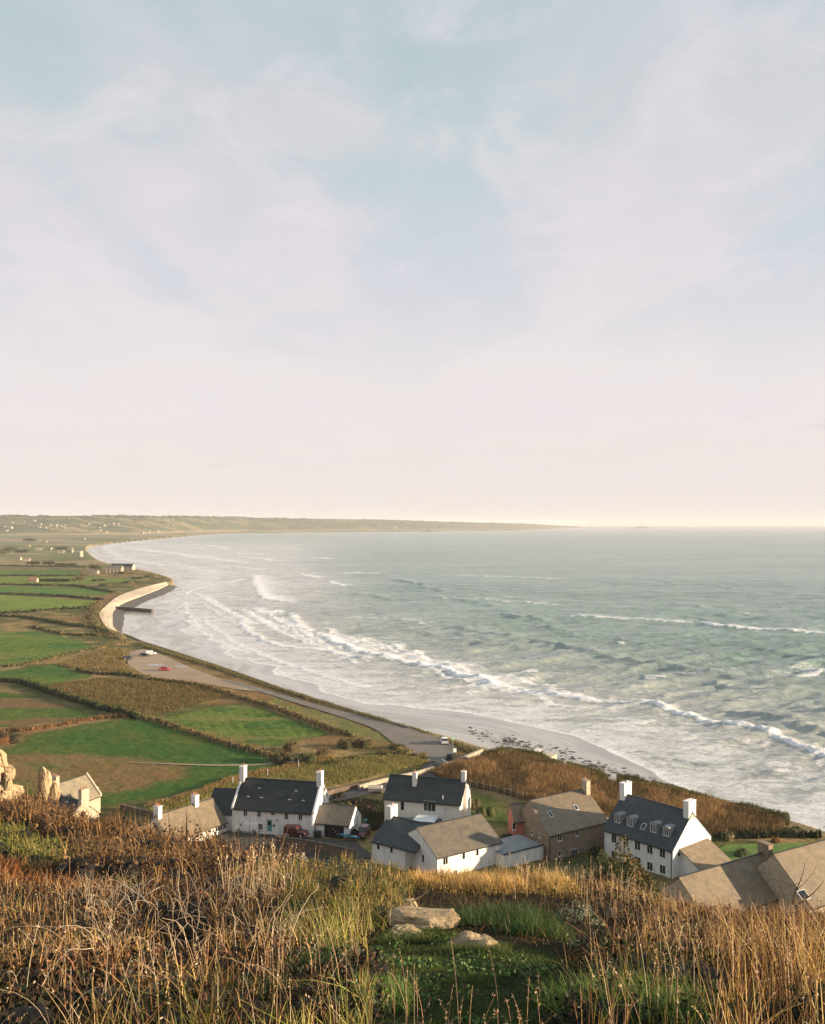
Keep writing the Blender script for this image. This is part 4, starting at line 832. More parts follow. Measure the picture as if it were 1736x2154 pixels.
# the left wing belongs to the same house: move its parts over
bpy.context.view_layer.update()
for ch in list(C2.root.children):
    mw = ch.matrix_world.copy(); ch.parent = C1.root; ch.matrix_parent_inverse = C1.root.matrix_world.inverted(); ch.matrix_basis = mw
bpy.data.objects.remove(C2.root)
C3 = House('garage', 'low white flat-roofed garage between the L-shaped house and the stone house', (14.62, 147.5, .58, 8.3, 6.2, 7.0, 7.2), zb=3.2, cat='garage')
b = C3.mb(); b.box(0, C3.L, 0, C3.D, 3.2, 7.1); b.build('wall', M['render'], C3.root)
b = C3.mb(); b.box(-.1, C3.L, -.12, C3.D + .1, 7.102, 7.22); b.box(-.1, C3.L, -.12, .02, 7.222, 7.36, 1); b.build('flat_roof', [M['felt'], M['gutter']], C3.root)
# --- D : granite house
D = House('stone_house', 'brown granite house with a broad tan roof, two skylights and a stone chimney', (22.275, 150.669, .582, 13.476, 12.729, 9.3, 12.514), zb=3.5, tr=.66, sk=-.301)
D.walls(M['granite']); D.roof(M['slate_tan'], vo=.1)
zD = lambda x, y: (1058.9 + x * .1399, 1622.3 + y * .1399)
D.skylight(*zD(710, 650), .75, 1.5, True); D.skylight(*zD(1095, 550), .75, 1.3, True)
D.window('front', *zD(848, 985), .85, 1.2, 2); D.window('front', *zD(1112, 920), .55, 1.1, 1); D.window('front', *zD(1065, 1225), 1.3, 1.1, 3); D.window('front', *zD(850, 1235), .5, .8, 1)
D.window('left', *zD(435, 925), .6, .7, 1); D.window('left', *zD(550, 965), .45, .7, 1)
D.chimney(D.L - .45, D.D * .60, 10.8, 14.2, .95, 1.9, M['palestone'], 2)
D.pipe('front', .15, 3.6, 9.0)
D.pipe('front', D.L - .5, 3.6, 9.0)
b = D.mb(); b.box(D.L + .01, D.L + 2.2, .6, 5.0, 3.5, 6.2); b.box(D.L + .02, D.L + 2.0, .8, 4.8, 6.203, 8.0, 1); b.box(D.L + .01, D.L + 2.4, .4, 5.2, 8.003, 8.15); b.build('sun_porch', [M['cream'], M['glass']], D.root)
Pk = House('cottage', 'small pink rendered cottage with grey roof tucked behind the granite house', (0, 0, 0, 1, 1, 1, 1)); COL.objects.unlink(Pk.root)
q0 = P(1077, 1767, 5); Pk = House('cottage', 'small pink rendered cottage with grey roof tucked behind the granite house', (q0[0] + .3, q0[1] - .5, .15, 4.6, 4.2, 8.6, 10.8)); Pk.walls(M['pink']); Pk.roof(M['slate_tan'])
Pk.window('front', 1081.5, 1738, .5, 1.1, 1)
# --- E : dormer house
Eh = House('dormer_house', 'white house with blue-grey slate roof, four dormers and two white chimneys', (31.767, 153.649, -.876, 13.517, 10.481, 9.5, 14.317), zb=3.5)
Eh.walls(M['render']); Eh.roof(M['slate_blue'])
zE = lambda x, y: (1262.9 + x * .1791, 1641.7 + y * .1791)
for x, y in ((165, 682), (302, 722), (440, 765), (585, 810), (733, 852)): Eh.window('front', *zE(x, y), .95, 1.35, 2)
for x, y in ((735, 1045), (585, 1010), (165, 880), (302, 915)): Eh.window('front', *zE(x, y), .95, 1.25, 2)
Eh.door('front', *zE(440, 985), 1.0, 2.1, M['gutter'])
Eh.pipe('front', .12, 3.6, 9.3); Eh.pipe('front', Eh.L - .3, 3.6, 9.3)
Eh.chimney(.55, Eh.D * .5, 13.2, 16.2, 1.0, 2.0, M['render'], 1, potm=M['gutter']); Eh.chimney(Eh.L - .5, Eh.D * .5, 13.2, 16.0, 1.0, 2.0, M['render'], 0)
gE = (Eh.zr - Eh.ze) / (Eh.D / 2)
for x, y in ((205, 500), (350, 540), (625, 612), (773, 655)):
    p = Eh.hit('roof', *zE(x, y)); w, h = 1.25, 1.35; dpt = h / gE
    b = Eh.mb(); b.prism([(p.x - w / 2, p.y, p.z - .1), (p.x - w / 2, p.y, p.z + h), (p.x - w / 2, p.y + dpt, p.z + h)], [(p.x + w / 2, p.y, p.z - .1), (p.x + w / 2, p.y, p.z + h), (p.x + w / 2, p.y + dpt, p.z + h)])
    dm = b.build('dormer', M['felt'], Eh.root)
    arc = [(-w / 2 - .1, .0), (-w / 4, .14), (0, .19), (w / 4, .14), (w / 2 + .1, .0)]
    b = Eh.mb(); b.prism([(p.x + a_, p.y - .16, p.z + h + c_) for a_, c_ in arc] + [(p.x + a_, p.y - .16, p.z + h + c_ + .07) for a_, c_ in reversed(arc)],
                         [(p.x + a_, p.y + dpt + .25, p.z + h + c_) for a_, c_ in arc] + [(p.x + a_, p.y + dpt + .25, p.z + h + c_ + .07) for a_, c_ in reversed(arc)]); b.build('dormer_roof', M['felt'], dm)
    b = Eh.mb(); b.box(p.x - w / 2 + .12, p.x + w / 2 - .12, p.y - .03, p.y - .004, p.z + .12, p.z + h - .1, 1)
    for k_ in range(4): xx = p.x - w / 2 + .08 + k_ * (w - .24) / 3; b.box(xx, xx + .08, p.y - .07, p.y - .032, p.z + .08, p.z + h - .06)
    b.box(p.x - w / 2 + .06, p.x + w / 2 - .06, p.y - .072, p.y - .032, p.z + h - .058, p.z + h); b.box(p.x - w / 2 + .06, p.x + w / 2 - .06, p.y - .12, p.y - .032, p.z + .01, p.z + .078)
    for sx in (-1, 1): b.hexa([(p.x + sx * (w / 2 + .01), p.y - .0, p.z + .0), (p.x + sx * (w / 2 + .03), p.y - .0, p.z + .0), (p.x + sx * (w / 2 + .03), p.y + .14, p.z), (p.x + sx * (w / 2 + .01), p.y + .14, p.z),
                               (p.x + sx * (w / 2 + .01), p.y + dpt - .14, p.z + h), (p.x + sx * (w / 2 + .03), p.y + dpt - .14, p.z + h), (p.x + sx * (w / 2 + .03), p.y + dpt, p.z + h), (p.x + sx * (w / 2 + .01), p.y + dpt, p.z + h)])
    b.build('dormer_window', [M['trim'], M['glass']], dm)
Eh.skylight(*zE(510, 545), .8, 1.15, True)
# lean-to against the right gable
zl = 8.2; L_E = Eh.L
b = Eh.mb(); b.prism([(L_E + .01, 1.9, 3.5), (L_E + 6.2, 1.9, 3.5), (L_E + 6.2, 1.9, 5.5), (L_E + .01, 1.9, 9.1)], [(L_E + .01, 9.3, 3.5), (L_E + 6.2, 9.3, 3.5), (L_E + 6.2, 9.3, 5.5), (L_E + .01, 9.3, 9.1)]); b.build('lean_to', M['render'], Eh.root)
b = Eh.mb(); b.prism([(L_E + .01, 1.6, 9.12), (L_E + 6.5, 1.6, 5.33), (L_E + 6.5, 1.6, 5.5), (L_E + .01, 1.6, 9.28)], [(L_E + .01, 9.6, 9.12), (L_E + 6.5, 9.6, 5.33), (L_E + 6.5, 9.6, 5.5), (L_E + .01, 9.6, 9.28)]); b.build('lean_to_roof', M['slate_tan'], Eh.root)
b = Eh.mb(); b.box(L_E + .01, L_E + .25, 1.25, 1.5, 8.3, 8.8); b.build('wall_lamp', M['gutter'], Eh.root)
Eh.window('right', *zE(985, 1090), 1.1, 1.1, 2)
# --- F : two big tan roofs at the lower right
F1 = House('tan_roofed_house', 'house almost hidden by its big tan roof, stone chimney at the far gable', (39.043, 123.148, .56, 18.589, 9.0, 7.5, 11.5), zb=4)
F1.walls(M['palestone']); F1.roof(M['slate_tan'], ov=.5); F1.chimney(F1.L - .55, F1.D * .47, 10.2, 12.9, 1.0, 1.9, M['granite'], 0); F1.roof
F2 = House('tan_roofed_house', 'second tan-roofed house at the right edge with a white skylight low on its roof', (54.2, 126.2, .53, 16.5, 11.5, 8.2, 13.2), zb=4)
F2.walls(M['palestone']); F2.roof(M['slate_tan'], ov=.6); F2.chimney(F2.L - 3.6, F2.D * .5, 12.2, 14.8, 1.4, 1.0, M['granite'], 2)
F2.skylight(1690, 1883, 1.6, 1.4, True)
# --- G : tan cottage on the left, H : old stone cottage
Gh = House('cottage', 'cream cottage with tan tiled roof and two white chimneys, left of the farmhouse', (-40.775, 154.889, .93, 12.606, 7.414, 7.038, 10.446))
Gh.walls(M['cream']); Gh.roof(M['slate_tan'])
Gh.chimney(.5, Gh.D * .5, 9.2, 11.9, .8, 1.3, M['render'], 3); Gh.chimney(Gh.L * .68, Gh.D * .5, 9.4, 11.9, .8, 1.2, M['render'], 3)
for x, y in ((636, 545), (660, 540), (690, 530)): Gh.window('front', 272 + x * .291, 1583.4 + y * .291, .7, 1.0, 2)
b = Gh.mb(); pr = [(1.2, 4.6), (1.2, 6.6), (3.7, 9.2), (6.2, 6.6), (6.2, 4.6)]; b.prism([(-4.4, y, z) for y, z in pr], [(-.02, y, z) for y, z in pr]); b.build('low_wing', M['cream'], Gh.root)
b = Gh.mb(); b.prism([(-4.5, .9, 6.45), (-4.5, 3.7, 9.35), (-4.5, 3.7, 9.2), (-4.5, .9, 6.3)], [(-.02, .9, 6.45), (-.02, 3.7, 9.35), (-.02, 3.7, 9.2), (-.02, .9, 6.3)])
b.prism([(-4.5, 3.7, 9.35), (-4.5, 6.5, 6.45), (-4.5, 6.5, 6.3), (-4.5, 3.7, 9.2)], [(-.02, 3.7, 9.35), (-.02, 6.5, 6.45), (-.02, 6.5, 6.3), (-.02, 3.7, 9.2)]); b.build('low_wing_roof', M['slate_tan'], Gh.root)
H = House('stone_cottage', 'old stone cottage with lichened roof and raised gable, below the standing rock', (-63.422, 170.794, 1.129, 7.792, 7.0, 8.0, 11.5), cat='cottage')
H.walls(M['palestone']); H.roof(M['lichen_roof'], x1=H.L - .1); H.coping(H.L, .4, .3, M['palestone'])
H.chimney(-.2, H.D * .5, 10.6, 13.0, .8, 1.5, M['palestone'], 3)
b = H.mb(); b.box(H.L + .01, H.L + .5, 1.0, 2.2, 4.6, 9.2); b.build('buttress', M['palestone'], H.root)
# front wing of H : ridge runs down to the right, dark side towards us
W = House('tmp', 'x', (-70.2, 168.3, -.53, 11.0, 7.0, 7.4, 10.3)); W.walls(M['palestone'], 'front_wing'); W.roof(M['slate_dark']); W.coping(W.L, .4, .3, M['palestone']); W.chimney(W.L - .1, W.D * .5, 9.4, 12.4, .8, 1.7, M['palestone'], 3)
for x, y in ((650, 655), (465, 600)): W.skylight(58.3 + x * .1343, 1593.1 + y * .1343, .7, 1.1, False)
b = W.mb(); b.box(W.L + .01, W.L + .05, 3.0, 3.5, 7.6, 8.5); b.build('gable_slit', M['glass'], W.root)
bpy.context.view_layer.update()
for ch in list(W.root.children):
    mw = ch.matrix_world.copy(); ch.parent = H.root; ch.matrix_parent_inverse = H.root.matrix_world.inverted(); ch.matrix_basis = mw
bpy.data.objects.remove(W.root)

# --- garden and road walls
wallrun('garden_wall', [(-23.5, 157.9), (-17, 155.4), (-9.4, 151.1)], 4.5, 6.7, .35, M['brownwall'], 'brown stone wall between the yard and the village road', 'wall', M['brownwall'], True)
wallrun('lane_wall', [(912, 1612), (880, 1622), (840, 1630), (790, 1642), (755, 1652)], 4.8, 6.0, .6, M['palestone'], 'long pale stone wall between the lane and the grass bank', 'wall')
wallrun('lane_wall', [(755, 1648), (700, 1660), (680, 1668)], 4.8, 5.9, .5, M['brownwall'], 'darker end of the lane wall behind the farmhouse', 'wall')
wallrun('field_wall', [(255, 1691), (290, 1700), (335, 1712)], 4.6, 6.0, .5, M['brownwall'], 'dark field wall between the stone cottage and the tan cottage', 'wall')

# ================================================================== PLANTS
def blades(name, base, h, w, col_, lean=.35, seg=3, m='blade', label=None, cat=None, kind='stuff', parent=None, wind=(.12, .05), group=None, droop=.5, loc=None, ret=False):
    base = np.asarray(base, float); n = len(base); h = np.broadcast_to(h, (n,)); w = np.broadcast_to(w, (n,))
    a = rng.uniform(0, 2 * np.pi, n); ln = rng.normal(0, lean, n); lx = np.cos(a) * ln + wind[0]; ly = np.sin(a) * ln + wind[1]
    fa = rng.uniform(0, np.pi, n); sx, sy = np.cos(fa), np.sin(fa)
    V = np.empty((n, seg + 1, 2, 3)); 
    for k_ in range(seg + 1):
        t_ = k_ / seg; c_ = t_ ** 1.7
        px = base[:, 0] + lx * h * c_; py = base[:, 1] + ly * h * c_; pz = base[:, 2] + h * (t_ - droop * .35 * (lx ** 2 + ly ** 2) * t_ ** 3)
        ww = w * (1 - .85 * t_ ** 1.3) * .5
        V[:, k_, 0] = np.stack([px - sx * ww, py - sy * ww, pz], 1); V[:, k_, 1] = np.stack([px + sx * ww, py + sy * ww, pz], 1)
    b0 = (np.arange(n) * (seg + 1) * 2)[:, None]; Fc = np.concatenate([b0 + np.array([2 * k_, 2 * k_ + 1, 2 * k_ + 3, 2 * k_ + 2]) for k_ in range(seg)], 0)
    C = np.repeat(np.asarray(col_), (seg + 1) * 2, 0); V = V.reshape(-1, 3)
    if ret: return V, Fc, C
    o = mk(name, V, Fc, M[m], parent, attrs={'col': C}, loc=loc); return tag(o, label, cat, group, kind) if label else o
def leaves(pts, size, col_, asp=.55, nrm=None):
    """one small rhomb per point"""
    n = len(pts); u = rng.normal(size=(n, 3)); u /= np.linalg.norm(u, axis=1)[:, None]
    if nrm is not None:
        v = np.cross(u, nrm + rng.normal(size=(n, 3)) * .55)
    else: v = np.cross(u, rng.normal(size=(n, 3)))
    v /= np.linalg.norm(v, axis=1)[:, None] + 1e-9; s_ = (np.broadcast_to(size, (n,)) * rng.uniform(.6, 1.3, n))[:, None]
    V = np.stack([pts - u * s_ / 2, pts + v * s_ * asp / 2, pts + u * s_ / 2, pts - v * s_ * asp / 2], 1).reshape(-1, 3)
    return V, np.arange(n * 4).reshape(n, 4), np.repeat(col_, 4, 0)
def pal(cols, n, j=.18):
    c_ = np.array(cols)[rng.integers(0, len(cols), n)]; return np.clip(c_ * (1 + rng.normal(0, j, (n, 1))), 0.004, .8)
def join(parts):
    V = []; Fc = []; C = []; o = 0
    for v, f, c_ in parts: V.append(v); Fc.append(f + o); C.append(c_); o += len(v)
    return np.concatenate(V), np.concatenate(Fc), np.concatenate(C)
def lump(cx, cy, cz, rx, ry, rz, n, size, cols, asp=.55, seed=0, fill=.35):
    d = rng.normal(size=(n, 3)); d /= np.linalg.norm(d, axis=1)[:, None]; d[:, 2] = np.abs(d[:, 2]) * 1.0 - .12
    ph = seed * 1.7; k_ = 1 + .22 * np.sin(d[:, 0] * 5 + ph) * np.cos(d[:, 1] * 4 + ph * 2) + .16 * np.sin(d[:, 2] * 7 + d[:, 0] * 6 + ph)
    r = k_ * (1 - fill * rng.random(n) ** 2)
    p = np.stack([cx + d[:, 0] * rx * r, cy + d[:, 1] * ry * r, cz + d[:, 2] * rz * r], 1)
    return leaves(p, size, pal(cols, n), asp, d)
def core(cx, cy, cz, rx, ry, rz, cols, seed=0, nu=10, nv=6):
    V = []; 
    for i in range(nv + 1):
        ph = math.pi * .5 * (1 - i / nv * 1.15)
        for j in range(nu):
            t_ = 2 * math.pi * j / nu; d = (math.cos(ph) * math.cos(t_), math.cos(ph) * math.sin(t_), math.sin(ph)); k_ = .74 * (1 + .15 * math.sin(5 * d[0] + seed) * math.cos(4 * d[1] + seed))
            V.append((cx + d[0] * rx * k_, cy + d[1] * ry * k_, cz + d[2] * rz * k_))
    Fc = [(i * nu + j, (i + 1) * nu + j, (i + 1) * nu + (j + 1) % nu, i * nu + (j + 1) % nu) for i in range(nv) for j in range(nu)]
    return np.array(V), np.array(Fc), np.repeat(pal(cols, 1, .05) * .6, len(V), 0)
HG = [(.055, .070, .020), (.085, .095, .028), (.13, .12, .045), (.040, .050, .016)]
DG = [(.022, .038, .014), (.035, .052, .018), (.055, .065, .022)]
SG = [(.30, .215, .095), (.24, .165, .07), (.17, .12, .05), (.14, .13, .045)]
RU = [(.24, .105, .035), (.18, .075, .028), (.28, .15, .055), (.12, .06, .028)]
def hedge(name, label, line, w, h, cols, size=.5, step=1.2, dens=26, cat='hedge', z=4.95, group=None, cat_pts=None, grassy=None):
    p = resample(catmull(XY(line, 5), 5), step); parts = []; w *= .78; h *= .88
    for i, (x, y) in enumerate(p):
        hh_ = h * rng.uniform(.7, 1.25); ww = w * rng.uniform(.75, 1.2) / 2; x += rng.normal(0, w * .08); y += rng.normal(0, w * .08)
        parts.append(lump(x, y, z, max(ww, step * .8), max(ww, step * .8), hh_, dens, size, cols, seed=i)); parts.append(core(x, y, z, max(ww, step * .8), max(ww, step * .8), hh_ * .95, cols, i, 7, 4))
        if grassy: 
            g = int(grassy); bx = np.c_[x + rng.normal(0, ww, g), y + rng.normal(0, ww, g), np.full(g, z + hh_ * .35)]
            v_, f_, c_ = blades('', bx, rng.uniform(.4, .9, g) * h, size * .22, pal(SG[:3], g), ret=True, seg=1); parts.append((v_, f_, c_))
    V, Fc, C = join(parts); o = mk(name, V, Fc, M['farleaf'], attrs={'col': C}); return tag(o, label, cat, group)
hedge('hedge', 'tall dark hedge running diagonally between the left fields', [(-300, 1400), (-60, 1424), (0, 1433), (40, 1437), (80, 1449), (130, 1467), (190, 1486), (240, 1499), (292, 1511)], 4.0, 2.8, DG + HG[:2], .55, 1.5, 60)
hedge('hedge', 'rusty bracken bank along the far side of the big field', [(-200, 1548), (0, 1540), (60, 1536), (130, 1526), (200, 1513), (282, 1506)], 3.2, 1.3, RU, .45, 1.2, 34, grassy=10)
hedge('grass_bank', 'straw-topped bank running down between the two green fields', [(290, 1509), (330, 1517), (390, 1537), (450, 1557), (510, 1574), (575, 1592)], 3.2, 1.5, SG + HG[:1], .4, 1.1, 34, 'bank', grassy=14)
hedge('grass_bank', 'straw-topped bank between the green field and the shore grass', [(300, 1428), (380, 1436), (450, 1450), (509, 1470), (560, 1484), (620, 1506), (690, 1533), (740, 1549)], 3.4, 1.6, SG + HG[:1], .42, 1.1, 34, 'bank', grassy=14)
hedge('grass_bank', 'grassy bank along the upper edge of the pale striped field', [(-200, 1408), (0, 1403), (80, 1393), (140, 1378), (205, 1365), (260, 1352)], 4, 1.5, SG + HG, .6, 1.6, 34, 'bank', grassy=10)
hedge('hedge', 'scrubby hedge below the car park meadow', [(166, 1411), (206, 1418), (260, 1420), (310, 1427)], 4, 1.8, HG + SG[:1], .6, 1.6, 36)
hedge('hedge', 'dark hedge under the pale field by the bend of the sea defence', [(-200, 1300), (0, 1297), (70, 1302), (130, 1312), (200, 1322), (232, 1334)], 7, 2.2, DG + HG, .9, 2.6, 36)
hedge('hedge', 'second dark hedge above the striped field', [(70, 1318), (120, 1332), (180, 1337), (236, 1336)], 6, 1.8, HG + SG[:2], .9, 2.6, 34)
hedge('grass_bank', 'tawny dune bank behind the pale sea defence', [(205, 1268), (198, 1285), (196, 1305), (214, 1325), (255, 1343)], 11, 1.8, SG + HG[:2], 1.0, 3, 40, 'bank', grassy=12)
for ln_, lb in (([(-300, 1189), (0, 1190.5), (90, 1192), (180, 1193)], 'long dark hedge behind the farthest green field'), ([(-300, 1211), (0, 1211.5), (110, 1211.5), (180, 1211)], 'thin hedge between the two farthest green fields'),
                ([(-300, 1229), (0, 1230), (90, 1232), (160, 1233), (235, 1246)], 'thin hedge below the bright green field'), ([(-300, 1249), (0, 1250), (80, 1252), (150, 1256), (210, 1262)], 'dark hedge crossing above the brightest green field'),
                ([(-300, 1290), (0, 1290), (100, 1284), (185, 1279)], 'low scrubby hedge under the brightest green field')):
    hedge('hedge', lb, ln_, 9, 2.4, DG + HG, 1.3, 5, 34)
hedge('hedge', 'clipped dark hedge with a level top beside the lawn', [(1515, 1764), (1580, 1762), (1650, 1761), (1725, 1762)], 1.6, 1.9, DG, .22, .5, 90)
# rounded bushes between the fields and the lane
def bush(xd_, yd_, r, h, cols, label, n=420, size=.28, name='bush', cat='bush', group=None, z=4.9, spiky=0, loc=None, asp=.55):
    x, y = (P(xd_, yd_, 5)[:2] if loc is None else loc[:2]); z = z if loc is None else loc[2]; parts = []
    k_ = max(2, int(r * 1.2)) if r > 1.2 else 2
    for i in range(k_):
        a_ = 2 * math.pi * i / k_ + rng.random(); q_ = r * .38 * (k_ > 1); rr__ = r * rng.uniform(.6, .8); hh_ = h * rng.uniform(.75, 1.0)
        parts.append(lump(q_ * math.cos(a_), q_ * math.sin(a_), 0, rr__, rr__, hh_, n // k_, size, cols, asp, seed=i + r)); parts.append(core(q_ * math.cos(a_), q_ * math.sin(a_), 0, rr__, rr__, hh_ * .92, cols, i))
    if spiky:
        d = rng.normal(size=(spiky, 3)); d /= np.linalg.norm(d, axis=1)[:, None]; d[:, 2] = abs(d[:, 2]); bp_ = d * np.array([r * .75, r * .75, h * .75])
        parts.append(blades('', bp_, h * .28 * rng.uniform(.6, 1.3, spiky), size * .3, pal(SG[:3] + list(cols), spiky), ret=True, seg=1))
    V, Fc, C = join(parts); cr = mk(name, V, Fc, M['farleaf'] if size > .15 else M['leaf'], attrs={'col': C}, loc=(x, y, z)); return tag(cr, label, cat, group)
BR = [(.085, .070, .032), (.12, .095, .045), (.17, .125, .06), (.055, .06, .022)]
for xd_, yd_, r, h, cc_, lb in ((590, 1602, 3.2, 3.2, BR, 'roundest brown bush at the foot of the grass bank, leftmost of its row'), (645, 1606, 3.6, 3.4, HG, 'dark green bush in the middle of the row behind the farmhouse'),
      (612, 1578, 2.6, 2.8, BR, 'tawny bush behind the leftmost brown bush'), (680, 1588, 2.2, 2.4, BR + SG[:1], 'spiky tawny bush above the dark green bush'),
      (728, 1572, 3.0, 3.0, BR + SG[:1], 'large straw-tipped bush near the end of the diagonal bank'), (765, 1570, 2.8, 2.7, SG + BR, 'pale straw-tipped bush at the end of the diagonal bank'),
      (700, 1612, 2.4, 1.9, HG, 'low green bush between the row of bushes and the pale hummocks'), (745, 1600, 2.6, 1.6, HG + SG, 'low mixed bush left of the pale hummocks'),
      (810, 1590, 2.8, 1.8, SG + HG, 'pale hummocky bush, left one beside the lane'), (850, 1588, 3.0, 1.9, SG + HG[:2], 'pale hummocky bush, middle one beside the lane'), (885, 1594, 2.4, 1.5, SG + HG[:1], 'pale hummocky bush nearest the turning area'),
      (835, 1575, 2.6, 1.5, SG + HG, 'pale hummocky bush behind the others beside the lane')):
    bush(xd_, yd_, r, h, cc_, lb, 620, .32, spiky=160)
bush(20, 1560, 4.5, 3.2, BR + RU[:1], 'brown domed bush above the rock outcrop at the left edge', 700, .34)
for xd_, yd_, r, h, cc_, lb, nm in ((728, 1700, 1.3, 1.6, [(.20, .19, .05), (.26, .14, .05), (.12, .12, .03)], 'golden green shrub beside the farmhouse gable', 'shrub'), (752, 1690, 1.6, 1.4, [(.05, .03, .02), (.03, .03, .015)], 'dark bare shrub behind the golden shrub', 'shrub'),
      (780, 1706, 2.6, 1.8, [(.05, .028, .018), (.07, .04, .022), (.03, .03, .015)], 'wide dark reddish shrub between the farmhouse and the tall house', 'shrub'), (712, 1680, 1.5, 1.6, [(.03, .03, .015), (.06, .05, .03)], 'dark shrub right behind the farmhouse chimney', 'shrub'),
      (1022, 1714, 2.3, 2.5, [(.11, .115, .035), (.17, .14, .05), (.06, .07, .02)], 'broad olive bush in the garden right of the tall house', 'bush'), (1000, 1700, 1.3, 2.6, [(.20, .15, .08), (.09, .08, .03)], 'tall thin tawny bush against the chimney breast', 'bush'),
      (1066, 1766, 1.3, 1.5, DG, 'dark clipped bush left of the pink cottage', 'bush'), (1252, 1800, 1.5, 2.6, DG, 'dark rounded bush against the granite house', 'bush'),
      (1632, 1772, .9, 1.3, [(.24, .11, .035), (.17, .09, .03)], 'small orange bush in front of the clipped hedge', 'bush'), (1560, 1800, 1.8, 1.5, DG, 'dark low bush at the corner of the lawn', 'bush'),
      (1600, 1748, 1.6, 1.2, [(.30, .22, .15), (.22, .19, .09)], 'pinkish tawny shrub behind the clipped hedge', 'shrub'), (1670, 1750, 2.2, 1.5, HG + SG[:1], 'mixed green shrub at the seaward corner of the garden', 'shrub'), (1640, 1744, 2.0, 1.3, DG + HG, 'green shrub beyond the middle of the clipped hedge', 'shrub'),
      (1535, 1768, .8, 1.9, [(.25, .2, .1), (.3, .26, .15)], 'wispy pale shrub at the left end of the clipped hedge', 'shrub')):
    bush(xd_, yd_, r, h, cc_, lb, 420, .24, nm, nm)
def tree(x, y, z, h, r, cols, label, n=500, size=1.0, name='tree'):
    root = empty(name, (x, y, z), rng.uniform(0, 6), label, 'tree'); b = MB(); b.cyl((0, 0, -.2), (0, 0, h * .5), r * .10, r * .05, 7)
    for k_ in range(5): a_ = k_ * 1.3; b.cyl((0, 0, h * .3), (r * .6 * math.cos(a_), r * .6 * math.sin(a_), h * .7), r * .045, r * .02, 5)
    b.build('trunk', M['bark'], root); parts = []
    for i in range(6): a_ = i * 1.05; q_ = r * .45; parts.append(lump(q_ * math.cos(a_), q_ * math.sin(a_), h * rng.uniform(.3, .5), r * .6, r * .6, h * .45, n // 6, size, cols, seed=i))
    V, Fc, C = join(parts); mk('crown', V, Fc, M['farleaf'], root, attrs={'col': C}); return root
for xd_, yd_, h, r, cc_, lb in ((199, 1200, 8.5, 8, DG, 'big dark tree left of the shore farm buildings'), (70, 1190, 6.5, 9, DG, 'left dark tree of the row behind the farthest field'), (103, 1190, 7.0, 9, DG + HG[:1], 'tallest dark tree in the row behind the farthest field'), (128, 1192, 5.5, 8, DG, 'low dark tree just right of the tallest'),
      (150, 1192, 5, 8, DG, 'right dark tree in the row behind the farthest field'), (168, 1227, 8, 5, SG + HG, 'sunlit pale tree standing in the bright green field'), (20, 1163, 14, 15, DG + HG, 'large hazy tree at the left edge among the small holdings'), (5, 1170, 13, 12, HG + SG[:1], 'tawny tree at the left edge in front of the hazy tree'),
      (45, 1165, 9, 12, DG, 'hazy dark tree right of the large one at the left edge'), (62, 1140, 14, 22, DG, 'distant dark clump of trees beyond the pale houses'), (130, 1158, 9, 14, DG, 'hazy low tree left of the round tower')):
    p = P(xd_, yd_, 5); tree(p[0], p[1], 4.9, h, r, cc_, lb, 700, max(.9, p[1] / 900))
for i, (xd_, lb) in enumerate(((78, 'leftmost'), (95, 'second'), (112, 'third'), (128, 'fourth'), (146, 'rightmost'))):
    p = P(xd_, 1223, 5); bush(0, 0, 6.5, 4.2, HG + DG[:1], lb + ' grey-green bush of the row in the bright green field', 260, .9, loc=(p[0], p[1], 4.9))
for i, (xd_, yd_, lb) in enumerate(((262, 1206, 'scrub bush right of the shore farm'), (290, 1217, 'dark scrub bush on the dune before the point'), (276, 1226, 'dark bush above the start of the sea defence'), (318, 1213, 'low tawny bush near the tip of the point'), (225, 1232, 'pale scrub bush beside the green fields'), (208, 1222, 'tawny scrub bush below the shore farm'))):
    p = P(xd_, yd_, 5); bush(0, 0, 8, 3, HG + SG[:2], lb, 320, 1.0, loc=(p[0], p[1], 4.9))

# ---- reed bed and rough grass on the flat --------------------------------------
def scatter(poly, n):
    x0, y0 = poly.min(0); x1, y1 = poly.max(0); o = np.empty((0, 2))
    while len(o) < n:
        q_ = np.c_[rng.uniform(x0, x1, n * 3), rng.uniform(y0, y1, n * 3)]; o = np.vstack([o, q_[inside(q_[:, 0], q_[:, 1], poly)]])
    return o[:n]
reed = XY([(905, 1628), (956, 1611), (1012, 1600), (1056, 1586), (1124, 1597), (1175, 1618), (1243, 1636), (1300, 1655), (1380, 1664), (1455, 1684), (1590, 1714), (1655, 1738), (1640, 1754), (1540, 1757), (1500, 1764), (1440, 1790), (1300, 1790), (1170, 1700), (1101, 1683), (1034, 1665), (989, 1655), (930, 1640)], 5)
q_ = scatter(reed, 70000); fq = fbm(q_[:, 0] / 7, q_[:, 1] / 7, 500, 3)
cc_ = np.where((fq > .53)[:, None], pal([(.30, .18, .075), (.25, .14, .055), (.35, .235, .11)], len(q_)), pal([(.18, .11, .05), (.13, .095, .04), (.23, .145, .065)], len(q_)))
blades('reed_bed', np.c_[q_, np.full(len(q_), 4.9)], rng.uniform(1.0, 1.9, len(q_)) * (.65 + .7 * fq), .13, cc_, .12, 2, label='orange brown reed bed between the village and the beach', cat='reeds')
def carpet(name, label, poly, n, h, w, cols, z=4.95, cat='grass', seg=1, bankh=0, lean=.3):
    poly = XY(poly, 5); q_ = scatter(poly, n); zz_ = np.full(n, z)
    if bankh: zz_ = z + bankh * sstep(0, 3, pdist(q_[:, 0], q_[:, 1], poly, True)[0])
    f_ = fbm(q_[:, 0] / 5, q_[:, 1] / 5, 510, 3)
    return blades(name, np.c_[q_, zz_], h * (.4 + 1.2 * f_) * rng.uniform(.6, 1.3, n), w, pal(cols, n), lean, seg, label=label, cat=cat)
